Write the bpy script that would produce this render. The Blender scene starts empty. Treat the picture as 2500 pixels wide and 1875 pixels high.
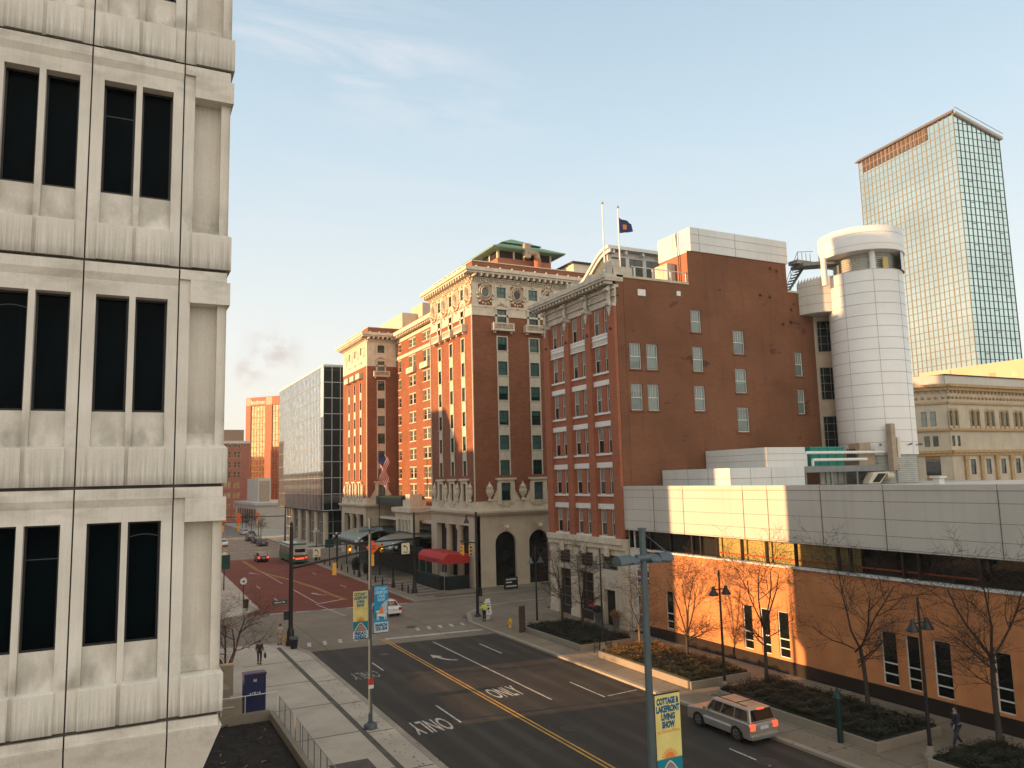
import bpy, bmesh, math, random
from mathutils import Vector, Matrix, noise as mnoise
rnd = random.Random(7)
S = bpy.context.scene
COL = S.collection
R_ = math.radians

# ------------------------------------------------------------ camera
cd = bpy.data.cameras.new("camera"); cam = bpy.data.objects.new("camera", cd); COL.objects.link(cam)
cd.lens = 27.36; cd.sensor_width = 36; cd.clip_end = 3000; cd.clip_start = 0.2
CW = Matrix(((0.8928796, 0.03245725, 0.4491242), (-0.44961576, 0.11904334, 0.88525383), (-0.02473234, -0.99235841, 0.12088467)))
rot = Matrix((( CW[0][0], -CW[0][1], -CW[0][2]), (CW[1][0], -CW[1][1], -CW[1][2]), (CW[2][0], -CW[2][1], -CW[2][2])))
cam.matrix_world = Matrix.Translation((0, 0, 13.3)) @ rot.to_4x4()
S.camera = cam
# ------------------------------------------------------------ light
SUN_EL = 9.5; SUN_AZ = -81.5          # degrees; azimuth from +Y towards +X
w = bpy.data.worlds.new("World"); S.world = w; w.use_nodes = True
nt = w.node_tree; nt.nodes.clear()
def N(t, **k):
    n = nt.nodes.new(t)
    for a, b in k.items(): setattr(n, a, b)
    return n
out = N('ShaderNodeOutputWorld'); bg = N('ShaderNodeBackground'); nt.links.new(bg.outputs[0], out.inputs[0])
sky = N('ShaderNodeTexSky', sky_type='NISHITA', sun_disc=False, sun_elevation=R_(SUN_EL), sun_rotation=R_(SUN_AZ), altitude=200, air_density=1.0, dust_density=1.6, ozone_density=1.6)
tc = N('ShaderNodeTexCoord'); sep = N('ShaderNodeSeparateXYZ'); nt.links.new(tc.outputs['Generated'], sep.inputs[0])
# pale high haze layer, thickest toward the horizon
hz = N('ShaderNodeMapRange'); hz.inputs[1].default_value = 0.0; hz.inputs[2].default_value = 0.75; hz.inputs[3].default_value = 0.95; hz.inputs[4].default_value = 0.7; nt.links.new(sep.outputs[2], hz.inputs[0])
hr = N('ShaderNodeValToRGB'); hr.color_ramp.elements[0].position = 0.0; hr.color_ramp.elements[0].color = (4.7, 4.2, 3.4, 1)
hr.color_ramp.elements[1].position = 1.0; hr.color_ramp.elements[1].color = (2.1, 2.4, 2.6, 1)
for p_, c_ in ((0.17, (4.3, 4.45, 4.3)), (0.4, (3.1, 3.85, 4.3)), (0.6, (2.3, 3.1, 3.75)), (0.78, (2.0, 2.45, 2.85))):
    e = hr.color_ramp.elements.new(p_); e.color = (c_[0], c_[1], c_[2], 1)
nt.links.new(sep.outputs[2], hr.inputs[0])
mx = N('ShaderNodeMix', data_type='RGBA'); nt.links.new(hz.outputs[0], mx.inputs[0]); nt.links.new(sky.outputs[0], mx.inputs[6]); nt.links.new(hr.outputs[0], mx.inputs[7])
# thin cirrus, drawn on a flat layer high above
dv = N('ShaderNodeVectorMath', operation='DIVIDE'); cz = N('ShaderNodeMath', operation='MAXIMUM'); cz.inputs[1].default_value = 0.03
nt.links.new(sep.outputs[2], cz.inputs[0]); cmb = N('ShaderNodeCombineXYZ')
for i in range(3): nt.links.new(cz.outputs[0], cmb.inputs[i])
nt.links.new(tc.outputs['Generated'], dv.inputs[0]); nt.links.new(cmb.outputs[0], dv.inputs[1])
def band(ax, ay, bx, by, wd, ln):
    ang_ = math.atan2(by - ay, bx - ax); m_ = N('ShaderNodeMapping'); m_.vector_type = 'TEXTURE'
    m_.inputs['Location'].default_value = ((ax + bx) / 2, (ay + by) / 2, 0); m_.inputs['Rotation'].default_value = (0, 0, ang_); m_.inputs['Scale'].default_value = (ln, wd, 1e6)
    nt.links.new(dv.outputs[0], m_.inputs[0]); l_ = N('ShaderNodeVectorMath', operation='LENGTH'); nt.links.new(m_.outputs[0], l_.inputs[0])
    q_ = N('ShaderNodeMapRange'); q_.interpolation_type = 'SMOOTHSTEP'; q_.inputs[1].default_value = 1.0; q_.inputs[2].default_value = 0.0; nt.links.new(l_.outputs['Value'], q_.inputs[0]); return q_.outputs[0]
def wisp(scale, det, lo, hi, dist, mask, amt, ang_=0.0, st=(1, 1, 1)):
    m_ = N('ShaderNodeMapping'); m_.inputs['Rotation'].default_value = (0, 0, ang_); m_.inputs['Scale'].default_value = st; nt.links.new(dv.outputs[0], m_.inputs[0])
    n_ = N('ShaderNodeTexNoise'); n_.inputs['Scale'].default_value = scale; n_.inputs['Detail'].default_value = det; n_.inputs['Roughness'].default_value = 0.66; n_.inputs['Distortion'].default_value = dist; nt.links.new(m_.outputs[0], n_.inputs[0])
    a_ = N('ShaderNodeMapRange'); a_.inputs[1].default_value = lo; a_.inputs[2].default_value = hi; a_.inputs[4].default_value = amt; nt.links.new(n_.outputs[0], a_.inputs[0])
    k_ = N('ShaderNodeMath', operation='MULTIPLY'); nt.links.new(a_.outputs[0], k_.inputs[0])
    if mask is None: k_.inputs[1].default_value = 1
    else: nt.links.new(mask, k_.inputs[1])
    return k_.outputs[0]
def addn(a, b):
    k_ = N('ShaderNodeMath', operation='ADD'); k_.use_clamp = True; nt.links.new(a, k_.inputs[0]); nt.links.new(b, k_.inputs[1]); return k_.outputs[0]
w1 = wisp(3.2, 9, .42, .75, .8, band(.0, 1.45, 1.0, 2.0, .42, .85), .75, -.5, (.6, 1.5, 1))
w2 = wisp(1.1, 7, .52, .85, .7, None, .32, -.5, (.5, 1.3, 1))
def puff(dx, dy, dz, rad):
    v_ = Vector((dx, dy, dz)).normalized(); m_ = N('ShaderNodeVectorMath', operation='DISTANCE'); nt.links.new(tc.outputs['Generated'], m_.inputs[0]); m_.inputs[1].default_value = v_
    q_ = N('ShaderNodeMapRange'); q_.interpolation_type = 'SMOOTHSTEP'; q_.inputs[1].default_value = rad; q_.inputs[2].default_value = 0.0; nt.links.new(m_.outputs['Value'], q_.inputs[0]); return q_.outputs[0]
pn = N('ShaderNodeTexNoise'); pn.inputs['Scale'].default_value = 34; pn.inputs['Detail'].default_value = 6; pn.inputs['Roughness'].default_value = 0.6; nt.links.new(tc.outputs['Generated'], pn.inputs[0])
pr = N('ShaderNodeMapRange'); pr.inputs[1].default_value = 0.42; pr.inputs[2].default_value = 0.66; nt.links.new(pn.outputs[0], pr.inputs[0])
pk = N('ShaderNodeMath', operation='MULTIPLY'); nt.links.new(pr.outputs[0], pk.inputs[0]); nt.links.new(addn(puff(.172, 1, .168, .05), puff(.14, 1, .142, .028)), pk.inputs[1]); w3 = pk.outputs[0]
m2 = N('ShaderNodeMath', operation='MULTIPLY'); m2.inputs[1].default_value = 1.0; nt.links.new(addn(w1, w2), m2.inputs[0])
cm = N('ShaderNodeMix', data_type='RGBA'); cm.inputs[7].default_value = (6.6, 6.5, 6.6, 1); nt.links.new(m2.outputs[0], cm.inputs[0]); nt.links.new(mx.outputs[2], cm.inputs[6])
cm.inputs[7].default_value = (4.1, 4.05, 4.15, 1)
pf = N('ShaderNodeMix', data_type='RGBA'); nt.links.new(w3, pf.inputs[0]); nt.links.new(cm.outputs[2], pf.inputs[6]); pf.inputs[7].default_value = (3.2, 2.8, 2.65, 1)
bk = N('ShaderNodeMapRange'); bk.inputs[1].default_value = 0.15; bk.inputs[2].default_value = 1.0; nt.links.new(sep.outputs[1], bk.inputs[0]); bk.inputs[1].default_value = -0.05; bk.inputs[2].default_value = -0.75
bm = N('ShaderNodeMix', data_type='RGBA'); nt.links.new(bk.outputs[0], bm.inputs[0]); nt.links.new(pf.outputs[2], bm.inputs[6]); bm.inputs[7].default_value = (6.0, 5.6, 5.0, 1)
nt.links.new(bm.outputs[2], bg.inputs[0]); bg.inputs[1].default_value = 0.12
sl = bpy.data.lights.new("sun", 'SUN'); sl.energy = 5.0; sl.angle = R_(0.6); sl.color = (1.0, 0.56, 0.26)
so = bpy.data.objects.new("sun", sl); COL.objects.link(so)
az = R_(SUN_AZ); el = R_(SUN_EL)
SD = Vector((math.sin(az) * math.cos(el), math.cos(az) * math.cos(el), math.sin(el)))   # towards the sun
so.rotation_euler = SD.to_track_quat('Z', 'Y').to_euler()
S.view_settings.view_transform = 'Standard'; S.view_settings.look = 'None'; S.view_settings.exposure = 0.92; S.view_settings.gamma = 1
S.render.film_transparent = False
S.cycles.max_bounces = 6; S.cycles.diffuse_bounces = 3; S.cycles.glossy_bounces = 3; S.cycles.transmission_bounces = 4; S.cycles.transparent_max_bounces = 8
S.cycles.use_denoising = True; S.cycles.sample_clamp_indirect = 6

# ------------------------------------------------------------ materials
MAT = {}
def newmat(name):
    m = bpy.data.materials.new(name); m.use_nodes = True; MAT[name] = m
    t = m.node_tree; b = t.nodes['Principled BSDF']
    return m, t, b
def node(t, typ, ins=None, **k):
    n = t.nodes.new(typ)
    for a, v in k.items(): setattr(n, a, v)
    if ins:
        for i, v in ins.items():
            if isinstance(v, bpy.types.NodeSocket): t.links.new(v, n.inputs[i])
            else: n.inputs[i].default_value = v
    return n
def c4(c): return (c[0], c[1], c[2], 1)
def mixc(t, f, a, b, mode='MIX'):
    n = node(t, 'ShaderNodeMix', data_type='RGBA', blend_type=mode)
    for i, v in ((0, f), (6, a), (7, b)):
        if isinstance(v, bpy.types.NodeSocket): t.links.new(v, n.inputs[i])
        else: n.inputs[i].default_value = v if i == 0 else c4(v)
    return n.outputs[2]
def noise(t, scale, detail=4, stretch=None, rough=0.55, obj=True):
    g = node(t, 'ShaderNodeTexCoord').outputs['Object'] if obj else node(t, 'ShaderNodeNewGeometry').outputs['Position']
    mpn = node(t, 'ShaderNodeMapping', {0: g, 'Scale': stretch or (1, 1, 1)})
    return node(t, 'ShaderNodeTexNoise', {'Vector': mpn.outputs[0], 'Scale': scale, 'Detail': detail, 'Roughness': rough}).outputs[0]
def rng(t, v, a, b, c=0.0, d=1.0):
    return node(t, 'ShaderNodeMapRange', {0: v, 1: a, 2: b, 3: c, 4: d}).outputs[0]
def simple(name, col, rough=0.7, metal=0.0, var=0.12, scale=1.5, bump=0.0, spec=0.4, streak=0.0, fine=0.0, ior=None):
    m, t, b = newmat(name)
    f = noise(t, scale, 5)
    dark = tuple(c * (1 - var) for c in col); lite = tuple(min(1, c * (1 + var)) for c in col)
    o = mixc(t, rng(t, f, .3, .7), dark, lite)
    if streak:
        s = noise(t, 1.0, 4, (2.5, 2.5, .12))
        o = mixc(t, rng(t, s, .5, .75, 0, streak), o, tuple(c * .55 for c in col))
    if fine:
        s = noise(t, 28, 3)
        o = mixc(t, rng(t, s, .35, .7, 0, fine), o, tuple(c * .5 for c in col))
    t.links.new(o, b.inputs['Base Color'])
    b.inputs['Roughness'].default_value = rough; b.inputs['Metallic'].default_value = metal; b.inputs['Specular IOR Level'].default_value = spec
    if ior: b.inputs['IOR'].default_value = ior
    if bump:
        bn = node(t, 'ShaderNodeBump', {'Height': noise(t, scale * 8, 4), 'Strength': bump, 'Distance': .05}); t.links.new(bn.outputs[0], b.inputs['Normal'])
    return m
def brickmat(name, c1, c2, mortar, bw=.22, bh=.075, var=.25, patch=None, stain=0.0):
    m, t, b = newmat(name)
    g = node(t, 'ShaderNodeTexCoord').outputs['Object']; sp = node(t, 'ShaderNodeSeparateXYZ', {0: g})
    ad = node(t, 'ShaderNodeMath', {0: sp.outputs[0], 1: sp.outputs[1]}, operation='ADD')
    cb = node(t, 'ShaderNodeCombineXYZ', {0: ad.outputs[0], 1: sp.outputs[2]})
    br = node(t, 'ShaderNodeTexBrick', {'Vector': cb.outputs[0], 'Color1': c4(c1), 'Color2': c4(c2), 'Mortar': c4(mortar), 'Scale': 1.0, 'Mortar Size': .008, 'Brick Width': bw, 'Row Height': bh})
    o = mixc(t, rng(t, noise(t, .35, 5), .3, .7, 0, var), br.outputs[0], tuple(c * .45 for c in c1))
    o = mixc(t, rng(t, noise(t, 1.3, 6, (1, 1, 2.2)), .45, .75, 0, .3), o, tuple(min(1, c * 1.5) for c in c2))
    if stain: o = mixc(t, rng(t, noise(t, 1.0, 4, (2.2, 2.2, .15)), .5, .72, 0, stain), o, tuple(c * .4 for c in c1))
    t.links.new(o, b.inputs['Base Color']); b.inputs['Roughness'].default_value = .88; b.inputs['Specular IOR Level'].default_value = .25
    bn = node(t, 'ShaderNodeBump', {'Height': br.outputs[1], 'Strength': .3, 'Distance': .01}, invert=True); t.links.new(bn.outputs[0], b.inputs['Normal'])
    return m
def glassmat(name, base, rough=.06, metal=0.0, spec=1.0, ior=1.9, wav=.0, rvar=None, curtain=None, wscale=.7, wdist=.3, nsc=.8, nv=.25):
    m, t, b = newmat(name)
    o = mixc(t, rng(t, noise(t, nsc, 3), .35, .65), tuple(c * (1 - nv) for c in base), tuple(min(1, c * (1 + nv)) for c in base))
    ri = node(t, 'ShaderNodeObjectInfo').outputs['Random']
    if curtain:
        wv = node(t, 'ShaderNodeTexWave', {'Vector': node(t, 'ShaderNodeTexCoord').outputs['Object'], 'Scale': 3.2, 'Distortion': 2.5, 'Detail': 1}, bands_direction='X').outputs[1]
        cc = mixc(t, rng(t, wv, .2, .9), tuple(c * .6 for c in curtain), curtain)
        th = node(t, 'ShaderNodeMath', {0: ri, 1: .55}, operation='GREATER_THAN').outputs[0]
        z = node(t, 'ShaderNodeSeparateXYZ', {0: node(t, 'ShaderNodeTexCoord').outputs['Generated']}).outputs[2]
        r2 = node(t, 'ShaderNodeMath', {0: node(t, 'ShaderNodeMath', {0: ri, 1: 7.31}, operation='MULTIPLY').outputs[0], 1: 1.0}, operation='MODULO').outputs[0]
        up = node(t, 'ShaderNodeMath', {0: z, 1: r2}, operation='GREATER_THAN').outputs[0]
        fc = node(t, 'ShaderNodeMath', {0: node(t, 'ShaderNodeMath', {0: th, 1: up}, operation='MAXIMUM').outputs[0], 1: .62}, operation='MULTIPLY').outputs[0]
        o = mixc(t, fc, o, cc)
    t.links.new(o, b.inputs['Base Color'])
    b.inputs['Roughness'].default_value = rough; b.inputs['Metallic'].default_value = metal; b.inputs['Specular IOR Level'].default_value = spec; b.inputs['IOR'].default_value = ior
    if wav:
        bn = node(t, 'ShaderNodeBump', {'Height': noise(t, wscale, 2), 'Strength': wav, 'Distance': wdist}); t.links.new(bn.outputs[0], b.inputs['Normal'])
    return m
def emis(name, col, s):
    m, t, b = newmat(name); b.inputs['Base Color'].default_value = c4(col); b.inputs['Emission Color'].default_value = c4(col); b.inputs['Emission Strength'].default_value = s
    return m
# precast concrete with rain streaks and grime bands under each lip
def precast():
    m, t, b = newmat('precast')
    g = node(t, 'ShaderNodeTexCoord').outputs['Object']; z = node(t, 'ShaderNodeSeparateXYZ', {0: g}).outputs[2]
    base = mixc(t, rng(t, noise(t, .9, 6), .3, .7), (.66, .62, .54), (.79, .755, .67))
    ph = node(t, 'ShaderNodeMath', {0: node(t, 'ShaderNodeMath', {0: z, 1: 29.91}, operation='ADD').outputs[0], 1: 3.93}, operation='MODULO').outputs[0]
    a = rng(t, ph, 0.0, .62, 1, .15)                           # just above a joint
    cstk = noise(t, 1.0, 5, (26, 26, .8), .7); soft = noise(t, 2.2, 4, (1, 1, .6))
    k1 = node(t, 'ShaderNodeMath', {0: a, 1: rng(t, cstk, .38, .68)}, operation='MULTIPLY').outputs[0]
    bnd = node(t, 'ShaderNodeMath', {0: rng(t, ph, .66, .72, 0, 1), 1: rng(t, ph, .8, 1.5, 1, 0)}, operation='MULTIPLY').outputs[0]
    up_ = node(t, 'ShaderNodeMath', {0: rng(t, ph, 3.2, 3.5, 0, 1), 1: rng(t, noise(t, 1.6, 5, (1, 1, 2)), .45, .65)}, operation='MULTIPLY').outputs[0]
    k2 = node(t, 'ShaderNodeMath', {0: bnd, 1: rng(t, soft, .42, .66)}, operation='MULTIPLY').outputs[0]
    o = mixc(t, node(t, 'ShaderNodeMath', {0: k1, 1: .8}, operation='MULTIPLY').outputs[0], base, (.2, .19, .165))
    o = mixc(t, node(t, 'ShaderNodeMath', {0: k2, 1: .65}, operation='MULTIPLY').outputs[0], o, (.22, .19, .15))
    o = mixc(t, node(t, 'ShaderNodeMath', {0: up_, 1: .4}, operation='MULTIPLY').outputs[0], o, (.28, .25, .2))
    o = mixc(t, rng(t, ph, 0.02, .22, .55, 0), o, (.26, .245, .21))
    o = mixc(t, rng(t, noise(t, 1.0, 6, (5, 5, .35), .65), .55, .8, 0, .3), o, (.32, .3, .26))
    o = mixc(t, rng(t, noise(t, 45, 3), .45, .75, 0, .16), o, (.22, .2, .17))
    t.links.new(o, b.inputs['Base Color']); b.inputs['Roughness'].default_value = .9; b.inputs['Specular IOR Level'].default_value = .2
    bn = node(t, 'ShaderNodeBump', {'Height': noise(t, 30, 5), 'Strength': .25, 'Distance': .01}); t.links.new(bn.outputs[0], b.inputs['Normal'])
    return m
M_pre = precast()
M_refl = simple('painted_reflection', (.07, .085, .09), .6)  # pale lines painting ceiling light reflections on the concrete building's panes
M_joint = simple('joint', (.07, .06, .05), .95)
M_gdark = glassmat('dark_glass', (.0015, .005, .007), .03, spec=.03, ior=1.45, wav=.05, wscale=1.2, wdist=.05)
def stucco():
    m, t, b = newmat('brown_stucco')
    o = mixc(t, rng(t, noise(t, .18, 6), .3, .7), (.15, .066, .034), (.235, .105, .052))
    o = mixc(t, rng(t, noise(t, 1.2, 5, (1, 1, 6)), .4, .75, 0, .4), o, (.115, .048, .031))
    st = noise(t, .34, 6, (1, 1, 1.9), .66)
    o = mixc(t, rng(t, st, .635, .66, 0, .8), o, (.075, .027, .019))
    o = mixc(t, rng(t, noise(t, .9, 4, (1.6, 1.6, .12)), .56, .74, 0, .4), o, (.1, .043, .03))
    o = mixc(t, rng(t, noise(t, .12, 2, (1, 1, 2)), .55, .58, 0, .28), o, (.22, .1, .06))
    t.links.new(o, b.inputs['Base Color']); b.inputs['Roughness'].default_value = .88; b.inputs['Specular IOR Level'].default_value = .25
    sp = node(t, 'ShaderNodeTexBrick', {'Vector': node(t, 'ShaderNodeMapping', {0: node(t, 'ShaderNodeTexCoord').outputs['Object'], 'Rotation': (R_(90), 0, 0)}).outputs[0], 'Scale': 1.0, 'Mortar Size': .008, 'Brick Width': .22, 'Row Height': .08})
    bn = node(t, 'ShaderNodeBump', {'Height': sp.outputs[1], 'Strength': .35, 'Distance': .012}, invert=True); t.links.new(bn.outputs[0], b.inputs['Normal'])
    return m
M_stucco = stucco()
M_brick_h = brickmat('hotel_brick', (.24, .085, .042), (.3, .112, .055), (.2, .11, .07), var=.35)
M_brick_b = brickmat('loft_brick', (.42, .135, .06), (.32, .095, .045), (.3, .17, .12), var=.3)
M_brick_o = brickmat('penthouse_brick', (.4, .15, .08), (.34, .12, .065), (.34, .18, .11), var=.2)
M_brick_r = brickmat('warehouse_brick', (.38, .12, .075), (.3, .09, .06), (.3, .18, .14), var=.3)
M_tan = brickmat('tower_tan', (.42, .19, .11), (.4, .17, .1), (.38, .2, .13), 1.2, .6, .15)
M_terra = simple('terracotta', (.64, .56, .43), .75, var=.12, scale=1.2, streak=.35, bump=.25)
M_terra2 = simple('grey_terracotta', (.52, .47, .38), .75, var=.16, scale=1.6, streak=.5, bump=.3)
M_lime = simple('limestone', (.54, .46, .34), .85, var=.12, scale=.5, streak=.3, bump=.2)
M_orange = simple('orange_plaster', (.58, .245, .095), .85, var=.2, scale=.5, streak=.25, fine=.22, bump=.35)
M_base = simple('dark_stone', (.022, .016, .013), .35, var=.3, scale=.8, spec=.6)
M_fascia = simple('fascia_panel', (.54, .51, .45), .5, var=.07, scale=.22, streak=.2, bump=.05)
M_wpan = simple('white_panel', (.62, .63, .60), .4, var=.07, scale=.2, streak=.16)
M_cyl = simple('pearl_panel', (.74, .72, .68), .35, var=.05, scale=.25, streak=.05)
M_seam = simple('seam', (.16, .14, .12), .9)
M_cseam = simple('pale_seam', (.4, .37, .33), .9)
M_white = simple('white_paint', (.7, .69, .64), .5, var=.06, scale=3)
M_cream = simple('cream_trim', (.58, .52, .4), .7, var=.1, scale=2, streak=.2)
M_dkgreen = simple('dark_green_frame', (.02, .045, .04), .5)
M_black = simple('black_metal', (.012, .013, .014), .42, spec=.5)
M_dark = simple('dark_interior', (.02, .018, .016), .9)
M_teal = simple('teal_metal', (.06, .09, .1), .42, var=.08, scale=4, spec=.6)
M_green = simple('green_paint', (.006, .06, .05), .45)
M_roofgreen = simple('copper_roof', (.15, .27, .17), .7, var=.12, scale=1.2)
M_yellow = simple('signal_yellow', (.85, .43, .045), .45, var=.05)
M_hyd = simple('hydrant_yellow', (.72, .43, .03), .45, var=.12, scale=8)
M_red = simple('red_canvas', (.46, .028, .022), .7, var=.1)
M_steel = simple('galvanised', (.34, .34, .32), .45, metal=.6, var=.1, scale=6)
M_grey = simple('grey_metal', (.2, .21, .2), .5, metal=.3)
M_tint = simple('tan_duct', (.36, .28, .2), .6)
M_asph = None
def asphalt():
    m, t, b = newmat('asphalt')
    o = mixc(t, rng(t, noise(t, .25, 5), .3, .7), (.023, .019, .0145), (.040, .034, .026))
    o = mixc(t, rng(t, noise(t, 1.0, 4, (.9, .05, 1)), .42, .7, 0, .5), o, (.035, .034, .032))
    o = mixc(t, rng(t, noise(t, 60, 3), .4, .7, 0, .4), o, (.07, .062, .048))
    ms = noise(t, 1.1, 7, (1, .6, 1), .75)
    vo = node(t, 'ShaderNodeTexVoronoi', {'Vector': node(t, 'ShaderNodeTexCoord').outputs['Object'], 'Scale': .11, 'Randomness': 1}, feature='DISTANCE_TO_EDGE').outputs['Distance']
    o = mixc(t, rng(t, vo, .0, .0035, .7, 0), o, (.018, .017, .016))
    o = mixc(t, rng(t, ms, .58, .68, 0, .55), o, (.024, .022, .019))
    gx = node(t, 'ShaderNodeSeparateXYZ', {0: node(t, 'ShaderNodeTexCoord').outputs['Object']}).outputs[0]
    wt = node(t, 'ShaderNodeMath', {0: node(t, 'ShaderNodeMath', {0: node(t, 'ShaderNodeMath', {0: gx, 1: -14.1}, operation='ADD').outputs[0], 1: 3.9}, operation='MULTIPLY').outputs[0]}, operation='SINE').outputs[0]
    wm = node(t, 'ShaderNodeMath', {0: rng(t, wt, -.2, 1), 1: rng(t, noise(t, .5, 4, (1, .2, 1)), .35, .6)}, operation='MULTIPLY').outputs[0]
    o = mixc(t, node(t, 'ShaderNodeMath', {0: wm, 1: .45}, operation='MULTIPLY').outputs[0], o, (.088, .076, .058))
    o = mixc(t, rng(t, noise(t, .16, 2, (1, .5, 1)), .56, .565, 0, .35), o, (.03, .027, .023))
    t.links.new(o, b.inputs['Base Color']); b.inputs['Roughness'].default_value = .82; b.inputs['Specular IOR Level'].default_value = .35
    bn = node(t, 'ShaderNodeBump', {'Height': noise(t, 40, 4), 'Strength': .3, 'Distance': .02}); t.links.new(bn.outputs[0], b.inputs['Normal'])
    return m
def paving(name, col, gx=0, gy=0, spots=.3, bri=False):
    m, t, b = newmat(name)
    lo = tuple(c * .78 for c in col); hi = tuple(c * 1.12 for c in col)
    o = mixc(t, rng(t, noise(t, .22, 6), .3, .7), lo, hi)
    o = mixc(t, rng(t, noise(t, .9, 6, None, .7), .52, .72, 0, spots), o, tuple(c * .6 for c in col))
    o = mixc(t, rng(t, noise(t, 30, 3), .45, .75, 0, .2), o, tuple(c * .55 for c in col))
    if gx:
        br = node(t, 'ShaderNodeTexBrick', {'Vector': node(t, 'ShaderNodeTexCoord').outputs['Object'], 'Color1': (1, 1, 1, 1), 'Color2': (.9, .9, .9, 1), 'Mortar': (.45, .42, .38, 1), 'Scale': 1.0, 'Mortar Size': .03 if not bri else .012, 'Brick Width': gx, 'Row Height': gy}, offset=0.0 if not bri else .5)
        o = mixc(t, 1.0, o, br.outputs[0], 'MULTIPLY')
    t.links.new(o, b.inputs['Base Color']); b.inputs['Roughness'].default_value = .88; b.inputs['Specular IOR Level'].default_value = .3
    return m
M_asph = asphalt()
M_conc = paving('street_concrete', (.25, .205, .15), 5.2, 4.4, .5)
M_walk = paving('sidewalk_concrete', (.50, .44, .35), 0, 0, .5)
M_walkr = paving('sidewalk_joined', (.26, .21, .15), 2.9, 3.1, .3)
M_brickrd = paving('brick_street', (.22, .058, .032), .22, .11, .35, True)
M_farroad = paving('far_asphalt', (.22, .185, .145), 0, 0, .5)
M_kerb = paving('kerb_stone', (.34, .3, .235), 0, 0, .5)
M_city = paving('city_ground', (.2, .18, .15), 6, 6, .4)
M_strip = simple('dark_strip', (.1, .085, .07), .9, var=.25)
M_soil = simple('dark_soil', (.02, .017, .013), .95, var=.5, scale=2, bump=.6)
def worn(name, col, cut):
    m, t, b = newmat(name)
    o = mixc(t, rng(t, noise(t, 3, 4), .3, .7), tuple(c * .8 for c in col), col)
    w_ = rng(t, noise(t, 7, 6, None, .7), cut, cut + .05); o = mixc(t, w_, o, (.07, .062, .05)); o = mixc(t, rng(t, noise(t, .8, 3), .45, .7, 0, .45), o, (.12, .105, .085))
    t.links.new(o, b.inputs['Base Color']); b.inputs['Roughness'].default_value = .75; return m
M_mark = worn('white_marking', (.58, .55, .48), .56)
M_ymark = worn('yellow_marking', (.62, .34, .05), .6)
M_planter = paving('planter_concrete', (.3, .26, .2), 0, 0, .3)
M_bark = simple('bark', (.055, .042, .034), .9, var=.3, scale=6)
M_barkl = simple('pale_bark', (.2, .13, .08), .9, var=.3, scale=6)
M_twig = simple('twigs', (.042, .027, .02), .9, var=.3, scale=3)
M_evg = simple('ground_cover_leaf', (.022, .027, .013), .7, var=.5, scale=3)
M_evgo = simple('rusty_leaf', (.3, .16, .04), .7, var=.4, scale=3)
M_pane = glassmat('window_pane', (.012, .017, .017), .05, spec=.5, ior=1.5, curtain=(.17, .19, .15))
M_paneg = glassmat('greenish_pane', (.01, .03, .028), .04, spec=.5, ior=1.5, curtain=(.12, .25, .23))
M_panes = glassmat('stucco_pane', (.07, .11, .095), .04, spec=.7, ior=1.6, curtain=(.20, .28, .24))
M_curt = glassmat('curtain_wall', (.84, .88, .84), .03, metal=1, spec=1, wav=.03, wscale=.4, wdist=.12)
M_curd = glassmat('curtain_wall_dark', (.02, .03, .03), .05, metal=.0, spec=1, ior=2.0, wav=.05, wscale=.5, wdist=.12)
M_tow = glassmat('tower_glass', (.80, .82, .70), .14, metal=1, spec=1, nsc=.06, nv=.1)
M_gold = glassmat('gold_glass', (.85, .58, .3), .06, metal=.9, wav=.08, wscale=.3, wdist=.2)
M_museumg = glassmat('museum_glass', (.008, .011, .01), .04, spec=.4, ior=1.5)
M_skin = simple('skin', (.42, .25, .18), .6); M_hair = simple('dark_hair', (.03, .02, .015), .7)
M_navy = simple('navy_cloth', (.018, .024, .035), .9); M_tan_c = simple('beige_cloth', (.48, .4, .3), .9); M_hivis = simple('hi_vis_cloth', (.6, .75, .05), .8); M_shoe = simple('dark_shoe', (.02, .018, .018), .6)
M_tyre = simple('tyre', (.012, .012, .012), .85); M_rim = simple('rim', (.35, .35, .34), .3, metal=.8)
M_silver = simple('champagne_paint', (.46, .43, .37), .3, metal=.55, var=.03, spec=.8)
M_wcar = simple('white_car_paint', (.72, .72, .72), .25, spec=.6, var=.02); M_bcar = simple('black_car_paint', (.014, .015, .018), .2, spec=.7); M_gcar = simple('dark_grey_car_paint', (.05, .055, .06), .25, spec=.6)
M_cab = simple('yellow_car_paint', (.65, .36, .03), .3); M_busg = simple('bus_green', (.04, .16, .07), .35); M_busw = simple('bus_white', (.55, .55, .52), .35); M_busd = simple('bus_dark', (.06, .08, .07), .3)
M_carg = glassmat('car_glass', (.008, .009, .01), .04, spec=1, ior=1.7)
M_tail = emis('tail_light_lit', (.9, .04, .015), 2.2); M_tailo = simple('tail_light_off', (.25, .01, .01), .3); M_amber = emis('amber_lamp_lit', (1, .36, .02), 2.5); M_plate = simple('plate', (.6, .6, .65), .5)
M_purple = simple('kiosk_blue', (.012, .018, .075), .4); M_sign_o = simple('orange_sign', (.85, .13, .015), .55); M_sign_w = simple('sign_cream', (.72, .66, .45), .5); M_text = simple('ink', (.02, .03, .05), .7)
M_ban_y = simple('banner_yellow', (.68, .58, .2), .75); M_ban_t = simple('banner_teal', (.0, .2, .26), .75); M_ban_b = simple('banner_blue', (.015, .27, .46), .75); M_ban_w = simple('banner_pale', (.55, .62, .66), .75); M_ban_o = simple('banner_orange', (.7, .22, .04), .75); M_ban_g = simple('banner_grey', (.22, .2, .18), .8); M_ban_n = simple('banner_navy', (.015, .1, .2), .75); M_ban_lb = simple('banner_light_blue', (.35, .62, .8), .75)
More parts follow.
